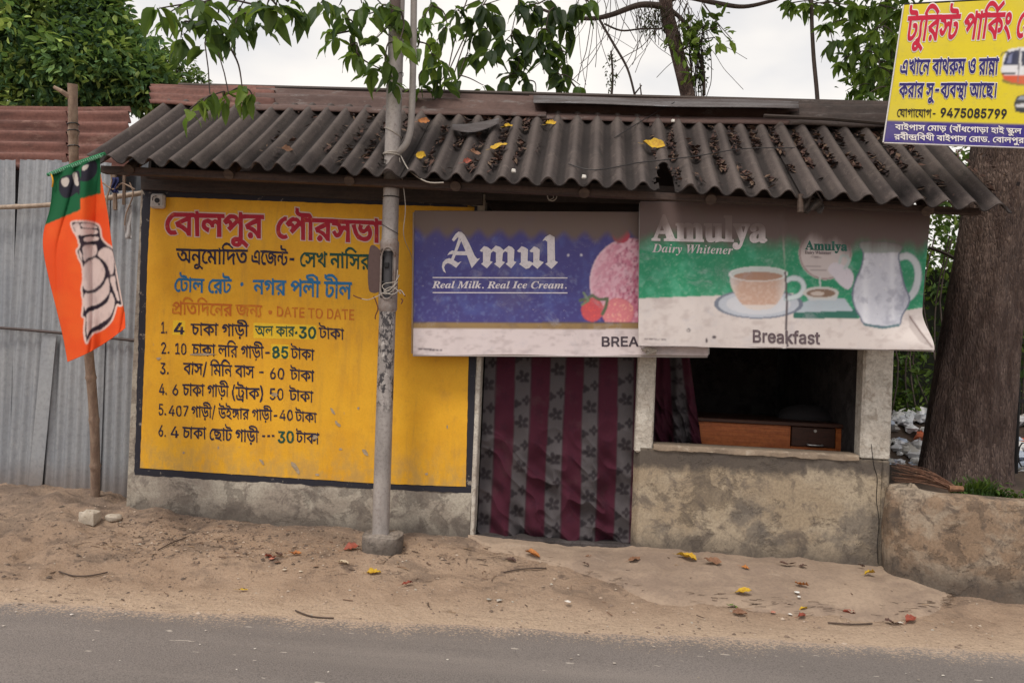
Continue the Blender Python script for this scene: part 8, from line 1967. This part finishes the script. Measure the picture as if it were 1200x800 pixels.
for k in range(420):
    x = r.uniform(2.15, 4.6); y = r.uniform(1.5, 2.4); z = .42 + .55 * float(sm(1.4, 2.2, y)) + r.uniform(0, .06); s = r.uniform(.03, .085)
    c_ = r.choice([(.75, .75, .78), (.62, .64, .68), (.5, .48, .45), (.8, .8, .8), (.35, .33, .32), (.55, .62, .75), (.70, .20, .10) if r.random() < .25 else (.6, .6, .62)])
    b = len(V); nu = 7; nv = 5
    for i in range(nu):
        for j in range(nv):
            th = i / nu * 6.283; ph = (j / (nv - 1) - .5) * 3.1; q = s * (1 + r.uniform(-.4, .4))
            V.append((x + q * math.cos(th) * math.cos(ph), y + q * math.sin(th) * math.cos(ph), z + q * .6 * math.sin(ph))); C.append(c_)
    for i in range(nu):
        for j in range(nv - 1): F.append((b + i * nv + j, b + ((i + 1) % nu) * nv + j, b + ((i + 1) % nu) * nv + j + 1, b + i * nv + j + 1))
t = NT('plastic_litter'); t.done(t.attr(), .45); M['litter'] = t.m
make('rubbish_heap', V, F, M['litter'], None, label='heap of white and pale plastic rubbish between the stall corner and the trunk', cat='rubbish', kind='stuff', origin=(2.3, 1.5, .05), colors=np.array(C))
ir = thing('iron_railing', (3.1, 1.35, .1), 'black iron railing with upright bars right of the big trunk', 'railing')
for k in range(16):
    x = 3.18 + k * .11; m = MB(); m.tube([(x, 1.35, .1), (x, 1.35, 1.35)], .015, 6); m.tube([(x, 1.35, 1.35), (x, 1.35, 1.42)], [.014, .002], 6); m.build('bar', M['iron'], ir)
for z in (.3, 1.2):
    m = MB(); m.box((3.12, 1.335, z), (4.95, 1.345, z + .03), .002); m.build('rail', M['iron'], ir)
for k in range(15):
    x = 3.235 + k * .11; m = MB(); m.tube([(x + .04 * math.cos(a / 10 * 6.283), 1.352, .78 + .10 * math.sin(a / 10 * 6.283)) for a in range(11)], .006, 5); m.build('scroll', M['iron'], ir)
# far belt of trees all round the back
V, F, C = leaf_cloud([(x, 17 + (i % 3), 1.8, 2.6, 1.5, 1.5, 1) for i, x in enumerate(range(-34, 36, 4))], 9000, .42, 61, [(.03, .06, .03), (.045, .08, .035), (.06, .10, .04)], 8, .6)
make('far_tree_belt', V, F, M['leaf'], None, label='far low belt of trees beyond the stall', cat='trees', kind='stuff', origin=(0, 17, 0), colors=C)

def on_ground(px_, py_):
    lo, hi = .32, -.05                      # heights: the ray meets the ground between them
    for _ in range(24):
        mid = (lo + hi) / 2; p = atz(px_, py_, mid)
        if gz(p.x, p.y) < mid: lo = mid
        else: hi = mid
    return Vector((p.x, p.y, gz(p.x, p.y)))
# ------------------------------------------------------------------ stones, leaves, twigs, pebbles
def rock(name, px_, py_, sx, sy, sz, mat, label, seed, box=.6, group=None):
    p0 = on_ground(px_, py_)
    r = random.Random(seed); V = []; F = []; nu, nv = 18, 11
    for i in range(nu):
        for j in range(nv):
            th = i / nu * 6.283; ph = (j / (nv - 1) - .5) * math.pi
            d = Vector((math.cos(th) * math.cos(ph), math.sin(th) * math.cos(ph), math.sin(ph)))
            mx = max(abs(d.x), abs(d.y), abs(d.z)); k = (1 - box) + box / mx
            k *= 1 + (float(fbm(d.x * 2 + seed, d.y * 2 + d.z * 2, 3, seed)) - .5) * .35
            V.append((p0.x + d.x * k * sx, p0.y + d.y * k * sy, p0.z + sz * .45 + d.z * k * sz))
    for i in range(nu):
        for j in range(nv - 1): F.append((i * nv + j, ((i + 1) % nu) * nv + j, ((i + 1) % nu) * nv + j + 1, i * nv + j + 1))
    return make(name, V, F, mat, None, smooth=True, sharp=35, label=label, cat='stone', group=group, origin=p0)
stm = worn('pale_stone', (.42, .36, .29), (.52, .46, .39), (.30, .24, .19), 14, 60)
rock('stone', 105, 610, .058, .05, .05, stm, 'squared pale stone block at the foot of the bamboo pole', 3, .75, 'stones by the bamboo pole')
rock('stone', 133, 608, .055, .04, .026, stm, 'small flat brown stone right of the squared block', 5, .3, 'stones by the bamboo pole')
def leaf_curl(seed, L, W, curl, up):
    r = random.Random(seed); nx = 10; V = []; F = []
    for i in range(nx):
        s = i / (nx - 1); w = W * math.sin(math.pi * (s * .96 + .02)) ** .8 * r.uniform(.78, 1.1); tw = .5 * math.sin(s * 3 + seed)
        for sg in (-1, -.5, 0, .5, 1):
            V.append(((s - .5) * L, sg * w * (1 - .3 * curl * abs(sg)), .004 + curl * w * abs(sg) ** 1.6 * 1.3 + abs(tw) * w * .6 + tw * sg * w * .6 + up * L * (2 * abs(s - .5)) ** 2 * .5 + r.uniform(-.003, .003) * (1 + abs(sg))))
    for i in range(nx - 1):
        for j in range(4): F.append((i * 5 + j, (i + 1) * 5 + j, (i + 1) * 5 + j + 1, i * 5 + j + 1))
    b = len(V); V += [(-.5 * L - .03, -.001, .006), (-.5 * L - .03, .001, .006), (-.5 * L + .01, .0015, .006), (-.5 * L + .01, -.0015, .006)]; F.append((b, b + 3, b + 2, b + 1))
    return V, F
def lm(name, a, b): return worn(name, a, b, None, 60, 120, .6)
DM = {'yellow': lm('yellow_dry_leaf', (.62, .42, .03), (.50, .28, .03)), 'orange': lm('orange_dry_leaf', (.50, .20, .05), (.34, .12, .04)), 'red': lm('red_dry_leaf', (.34, .08, .05), (.22, .06, .04)),
      'brown': lm('brown_dry_leaf', (.20, .10, .06), (.28, .15, .09)), 'dark': lm('dark_dry_leaf', (.085, .05, .042), (.13, .07, .055)), 'green': lm('green_fallen_leaf', (.16, .26, .05), (.10, .18, .04)), 'pale': lm('pale_dry_leaf', (.60, .50, .36), (.45, .36, .26))}
G1 = 'leaves fallen on the ground before the stall'
fall = [(412, 644, 'red', .10, 'curled red brown leaf against the left side of the pole footing'), (438, 673, 'yellow', .085, 'yellow leaf lying below the pole footing'), (477, 686, 'red', .07, 'small red leaf right of the yellow one below the pole footing'),
 (402, 661, 'pale', .08, 'pale dry leaf left of the pole footing near the picture middle left'), (285, 693, 'yellow', .05, 'tiny yellow leaf on the sand below the left part of the yellow wall'), (345, 651, 'orange', .08, 'long orange leaf below the yellow wall beside the litter'),
 (599, 658, 'dark', .07, 'dark curled leaf below the left edge of the curtain'), (623, 656, 'orange', .11, 'larger orange leaf below the curtain'), (690, 655, 'brown', .045, 'small brown leaf below the right half of the curtain'), (686, 667, 'dark', .045, 'small dark leaf nearest the road below the curtain'),
 (743, 661, 'brown', .085, 'brown leaf in front of the left corner of the counter wall'), (804, 659, 'yellow', .13, 'long yellow brown leaf at the foot of the counter wall'), (834, 664, 'brown', .12, 'brown leaf touching the long yellow one at the counter wall'),
 (873, 671, 'orange', .05, 'small orange leaf below the middle of the counter wall'), (923, 667, 'dark', .10, 'dark brown leaf at the foot of the counter wall'), (941, 669, 'dark', .05, 'thin dark leaf right of the dark brown one at the counter wall'),
 (1019, 678, 'yellow', .09, 'folded yellow and brown leaf before the corner pillar'), (1009, 669, 'dark', .04, 'tiny dark leaf just behind the folded yellow one'), (871, 700, 'yellow', .10, 'bright yellow leaf on the apron below the counter wall'),
 (858, 712, 'green', .065, 'greenish leaf on the apron edge below the bright yellow leaf'), (867, 721, 'brown', .08, 'flat brown leaf on the sand below the greenish one'), (939, 692, 'orange', .08, 'orange brown leaf on the apron left of the folded yellow one'),
 (941, 716, 'yellow', .055, 'small yellow green leaf at the broken edge of the apron'), (939, 724, 'red', .06, 'red brown leaf just below the small yellow green one'), (995, 721, 'red', .085, 'dark red leaf on the apron edge'), (1068, 729, 'red', .085, 'red brown leaf farthest right near the road'),
 (1045, 732, 'dark', .08, 'thin dark leaf left of the farthest right red brown leaf'), (926, 712, 'dark', .05, 'small upright dark leaf at the apron edge'), (1180, 705, 'dark', .05, 'small dark leaf at the foot of the planter wall'),
 (316, 655, 'red', .07, 'crumpled reddish leaf in the litter below the yellow wall'), (326, 652, 'dark', .06, 'dark leaf in the litter below the yellow wall')]
rl = random.Random(77)
def apron_up(px_, py_): return .03 if (px_ > 600 and 655 < py_ < 712 and px_ < 1108) else .008
for k, (x, y, kd, L, lab) in enumerate(fall):
    V, F = leaf_curl(k, L, L * rl.uniform(.24, .34), rl.uniform(.1, .6), rl.uniform(.0, .25))
    me = bpy.data.meshes.new('fallen_leaf'); me.from_pydata(V, [], F); me.materials.append(DM[kd]); me.polygons.foreach_set('use_smooth', [True] * len(F))
    o = bpy.data.objects.new('fallen_leaf', me); p = on_ground(x, y)
    o.location = p + Vector((0, 0, apron_up(x, y))); o.rotation_euler = (rl.uniform(-.3, .3), rl.uniform(-.25, .25), rl.uniform(-.5, .5) + (0 if kd != 'red' else .4))
    link(o, lab, 'leaf', G1)
G2 = 'leaves fallen on the roof'
def roof_from_px(x, y):
    lo, hi = -.55, .5; c0 = None
    for _ in range(30):
        mid = (lo + hi) / 2; p = at(x, y, mid); s = (mid + .55) / 1.05; z = roof_pt(p.x / (1 + .035 * s), s).z
        if p.z > z: lo = mid
        else: hi = mid
    return p, s
for k, (x, y, kd, L, rz, lab) in enumerate([(497, 149, 'orange', .09, .3, 'orange leaf on the roof just right of the conduit pipe'), (495, 190, 'yellow', .10, -.7, 'narrow yellow leaf on the roof edge right of the conduit pipe'), (557, 186, 'brown', .08, .5, 'brown leaf low on the roof between two yellow ones'), (585, 179, 'yellow', .12, .2, 'ragged yellow leaf in the middle of the roof'), (595, 154, 'yellow', .08, .8, 'upper yellow leaf beside the bent tin strip on the roof'), (645, 151, 'yellow', .09, .6, 'small yellow leaf high on the roof right of the bent tin strip'), (765, 177, 'yellow', .15, .05, 'curved orange yellow leaf above the hole in the roof'), (548, 196, 'red', .06, .4, 'small reddish leaf low on the roof'), (338, 182, 'brown', .08, .3, 'pale brown leaf in a trough left of the pole')]):
    V, F = leaf_curl(k + 100, L, L * .34, .3, .25)
    me = bpy.data.meshes.new('roof_leaf'); me.from_pydata(V, [], F); me.materials.append(DM[kd]); me.polygons.foreach_set('use_smooth', [True] * len(F))
    o = bpy.data.objects.new('roof_leaf', me); p, s = roof_from_px(x, y); o.location = p + Vector((0, -.02, .025)); o.rotation_euler = (.85, rl.uniform(-.3, .3), rz); link(o, lab, 'leaf', G2)
# litter lying in the troughs of the roof
V = []; F = []; C = []; r = random.Random(5)
for k in range(4800):
    t_ = r.random()
    if t_ < .55: x = r.gauss(-.25, .75)
    elif t_ < .9: x = r.gauss(1.3, .6)
    else: x = r.uniform(-2.6, 2.3)
    tr = (math.floor((x + 3.27) / PITCH) + .5) * PITCH - 3.27 + r.gauss(0, .016)
    if vnoise(tr * 3.5, k * .0, 4) < .25: continue
    s = min(.98, max(.04, r.choice([r.gauss(.8, .16), r.uniform(.1, .9), r.gauss(.35, .12)])))
    if vnoise(tr * 7, s * 6, 9) < .42: continue
    p = roof_pt(tr, s); cz = p.z - AMP * .55 + .012; a = r.uniform(0, 6.28); L = r.uniform(.012, .036); w = L * r.uniform(.25, .5)
    d = Vector((math.cos(a), math.sin(a) * .8, math.sin(a) * .6 + r.uniform(-.3, .5))); u = Vector((-math.sin(a), math.cos(a), r.uniform(-.6, .8)))
    c0 = Vector((p.x, p.y - .006, cz + r.uniform(0, .012))); b = len(V)
    V += [c0 - d * L, c0 + u * w, c0 + d * L, c0 - u * w]; F += [(b, b + 1, b + 2), (b, b + 2, b + 3)]
    cc_ = r.choice([(.045, .026, .022), (.07, .038, .032), (.10, .055, .042), (.035, .025, .025), (.13, .085, .06)]); C += [cc_] * 4
t = NT('dead_leaf_litter'); t.done(t.attr(), .9); M['dead'] = t.m
make('roof_litter', V, F, M['dead'], None, label='dark dead leaves gathered in the roof troughs', cat='leaf litter', kind='stuff', origin=(0, 0, 2.8), colors=np.array(C))
# bent tin strip and a wire on the roof
ts = thing('tin_strip', roof_from_px(557, 156)[0], 'short bent strip of grey tin lying on the roof', 'tin strip')
P = np.zeros((16, 5, 3))
for i in range(16):
    s = i / 15; x = 531 + 54 * s; y = 153 + 7 * math.sin(s * 3.0 + .3) - 4 * s
    for j in range(5):
        p, _ = roof_from_px(x, y + 6 - j * 2.2 * (.7 + .5 * math.sin(s * 3.14))); P[i, j] = p + Vector((0, -.04, .045))
sheet(P, .003, 'strip', M['tin_grey'], ts, smooth=True)
rw = thing('roof_wire', roof_from_px(700, 200)[0], 'thin dark wire lying across the roof above the hoardings', 'wire')
m = MB(); pts = []
for x, y in ((666, 199), (690, 206), (715, 204), (745, 198), (780, 194), (820, 189), (870, 181), (930, 180)):
    p, _ = roof_from_px(x, y); pts.append(p + Vector((0, -.03, .03)))
m.tube(curve_pts(pts, 4), .0035, 5)
pts = [roof_from_px(x, y)[0] + Vector((0, -.03, .03)) for x, y in ((720, 168), (745, 152), (765, 140), (790, 126))]
m.tube(curve_pts(pts, 4), .0035, 5); m.build('wire', M['wire_dark'], rw)
# white bits on the roof edge
for k, (x, y) in enumerate(((602, 206), (684, 213), (788, 147))):
    p, _ = roof_from_px(x, y); m = MB(); m.box((p.x - .012, p.y - .03, p.z + .015), (p.x + .014, p.y - .012, p.z + .036), .004, .002)
    o = m.build('paper_scrap', flat('white_scrap', (.7, .68, .64), .7), None, label=('white scrap at the roof edge above the left end of the blue hoarding', 'white scrap at the roof edge above the middle of the blue hoarding', 'white scrap high on the roof above the hole')[k], cat='scrap', group='white scraps on the roof', origin=p)
# twigs on the ground
for k, (pts, lab) in enumerate([([(185, 646), (200, 638), (218, 631)], 'straight twig lying below the left end of the plaster foot'), ([(69, 671), (85, 676), (105, 676), (126, 672)], 'long crooked twig on the sand at the left'), ([(346, 717), (365, 724), (391, 726)], 'dark twig near the road below the yellow wall'), ([(1005, 712), (1012, 719), (1026, 722)], 'thin twig on the apron edge at the right'), ([(970, 731), (1000, 733), (1022, 732)], 'thin reddish twig on the sand at the right'), ([(590, 672), (612, 668), (640, 667)], 'fine twig half buried below the curtain')]):
    P = [on_ground(x, y) + Vector((0, 0, .010)) for x, y in pts]; m = MB(); m.tube(curve_pts(P, 4), .0045, 5)
    m.build('twig', M['log_end'], None, label=lab, cat='twig', group='twigs on the ground', origin=P[0])
# pebbles, crumbs and little litter
V = []; F = []; C = []; r = random.Random(9)
def crumb(x, y, z, s, c_, flatn=.6):
    b = len(V); rot = r.uniform(0, 6.28)
    for a in range(5):
        an = rot + a / 5 * 6.283; q = s * r.uniform(.7, 1.2); V.append((x + q * math.cos(an), y + q * math.sin(an), z + r.uniform(-.1, .2) * s)); C.append(c_)
    V.append((x, y, z + s * flatn)); C.append(c_)
    for a in range(5): F.append((b + a, b + (a + 1) % 5, b + 5))
for k in range(5200):
    x = r.uniform(-4.6, 3.3) if k > 1500 else r.gauss(-2.5, .7); e_ = r.random() ** 1.3; y = road_edge(x) - .1 + e_ * 1.5
    if y > -.03 and x > -3.25: continue
    if y > .3: continue
    s = min(.016, .0018 + r.expovariate(380)); g = gz(x, y)
    c_ = r.choice([(.42, .32, .25), (.33, .25, .19), (.25, .185, .145), (.52, .42, .34), (.17, .125, .10)])
    if r.random() < .03: c_ = (.5, .46, .4)
    if k < 1500: y = max(y, r.gauss(-.45, .2))
    if y > -.03 and x > -3.25: continue
    g = gz(x, y)
    if (x < -2.2 or k < 1500) and r.random() < .45: c_ = (.12, .09, .075); s *= 1.3
    crumb(x, y, g + .001, s, c_)
for x, y, s, c_ in ((313, 652, .018, (.5, .12, .08)), (318, 656, .02, (.55, .2, .14)), (308, 657, .016, (.08, .06, .05)), (334, 669, .016, (.6, .52, .42)), (370, 665, .018, (.3, .2, .14)), (352, 711 - 40, .014, (.6, .52, .42)), (325, 660, .02, (.16, .09, .06)), (934, 700, .016, (.8, .8, .78)), (936, 705, .012, (.8, .8, .78)), (926, 721, .012, (.75, .72, .68)), (573, 704, .016, (.4, .38, .34)), (585, 705, .02, (.45, .42, .38)), (1055, 731, .015, (.7, .66, .6)), (665, 711, .02, (.75, .72, .68)), (906, 719, .02, (.5, .22, .16)), (448, 636, .012, (.6, .5, .4))):
    p = on_ground(x, y); crumb(p.x, p.y, p.z + apron_up(x, y) + .002, s, c_, .4)
for k in range(90):
    x = r.uniform(-3.6, 3.0); y = road_edge(x) - .1 - r.random() * 1.1; crumb(x, y, .03, r.uniform(.003, .009), r.choice([(.5, .45, .4), (.65, .6, .55), (.3, .26, .22)]), .4)
def straw(x, y, z, L, w, a, c_):
    b = len(V); dx, dy = math.cos(a), math.sin(a); k_ = r.uniform(-.3, .3)
    for s_ in (-.5, 0, .5):
        cx_ = x + dx * L * s_ - dy * k_ * L * (.25 - s_ * s_); cy_ = y + dy * L * s_ + dx * k_ * L * (.25 - s_ * s_)
        V.extend([(cx_ - dy * w, cy_ + dx * w, z), (cx_ + dy * w, cy_ - dx * w, z + w * 1.2)]); C.extend([c_, c_])
    for s_ in (0, 2): F.append((b + s_, b + s_ + 1, b + s_ + 3, b + s_ + 2))
for k in range(520):
    q = r.random()
    if q < .35:
        i = r.randrange(len(edge_px) - 1); f = r.random(); px_ = edge_px[i][0] * (1 - f) + edge_px[i + 1][0] * f; py_ = edge_px[i][1] * (1 - f) + edge_px[i + 1][1] * f
        p = on_ground(px_, py_ + r.gauss(3, 4)); x, y = p.x, p.y; a = r.gauss(0, .35)
    elif q < .7: x = r.uniform(-3.2, -.5); y = r.gauss(-.42, .16); a = r.uniform(0, 3.14)
    else: x = r.uniform(-3.8, 2.9); y = r.uniform(road_edge(x) + .05, -.1); a = r.uniform(0, 3.14)
    y = min(y, -.04)
    straw(x, y, gz(x, y) + (.018 if q < .35 or x > .2 else .004), r.uniform(.012, .07), r.uniform(.0008, .0035), a, r.choice([(.13, .075, .05), (.20, .12, .08), (.09, .06, .045), (.28, .19, .12), (.07, .045, .035)]))
t = NT('grit'); n = t.noise(300, 2, .5); c = t.mix(t.ramp(n, .3, .7, 0, .3), t.attr(), (.1, .08, .06)); t.done(c, .95); M['grit'] = t.m
make('grit_and_crumbs', V, F, M['grit'], None, label='scattered grit, crumbs and small litter on the dirt verge', cat='grit', kind='stuff', origin=(0, -.8, .1), colors=np.array(C))
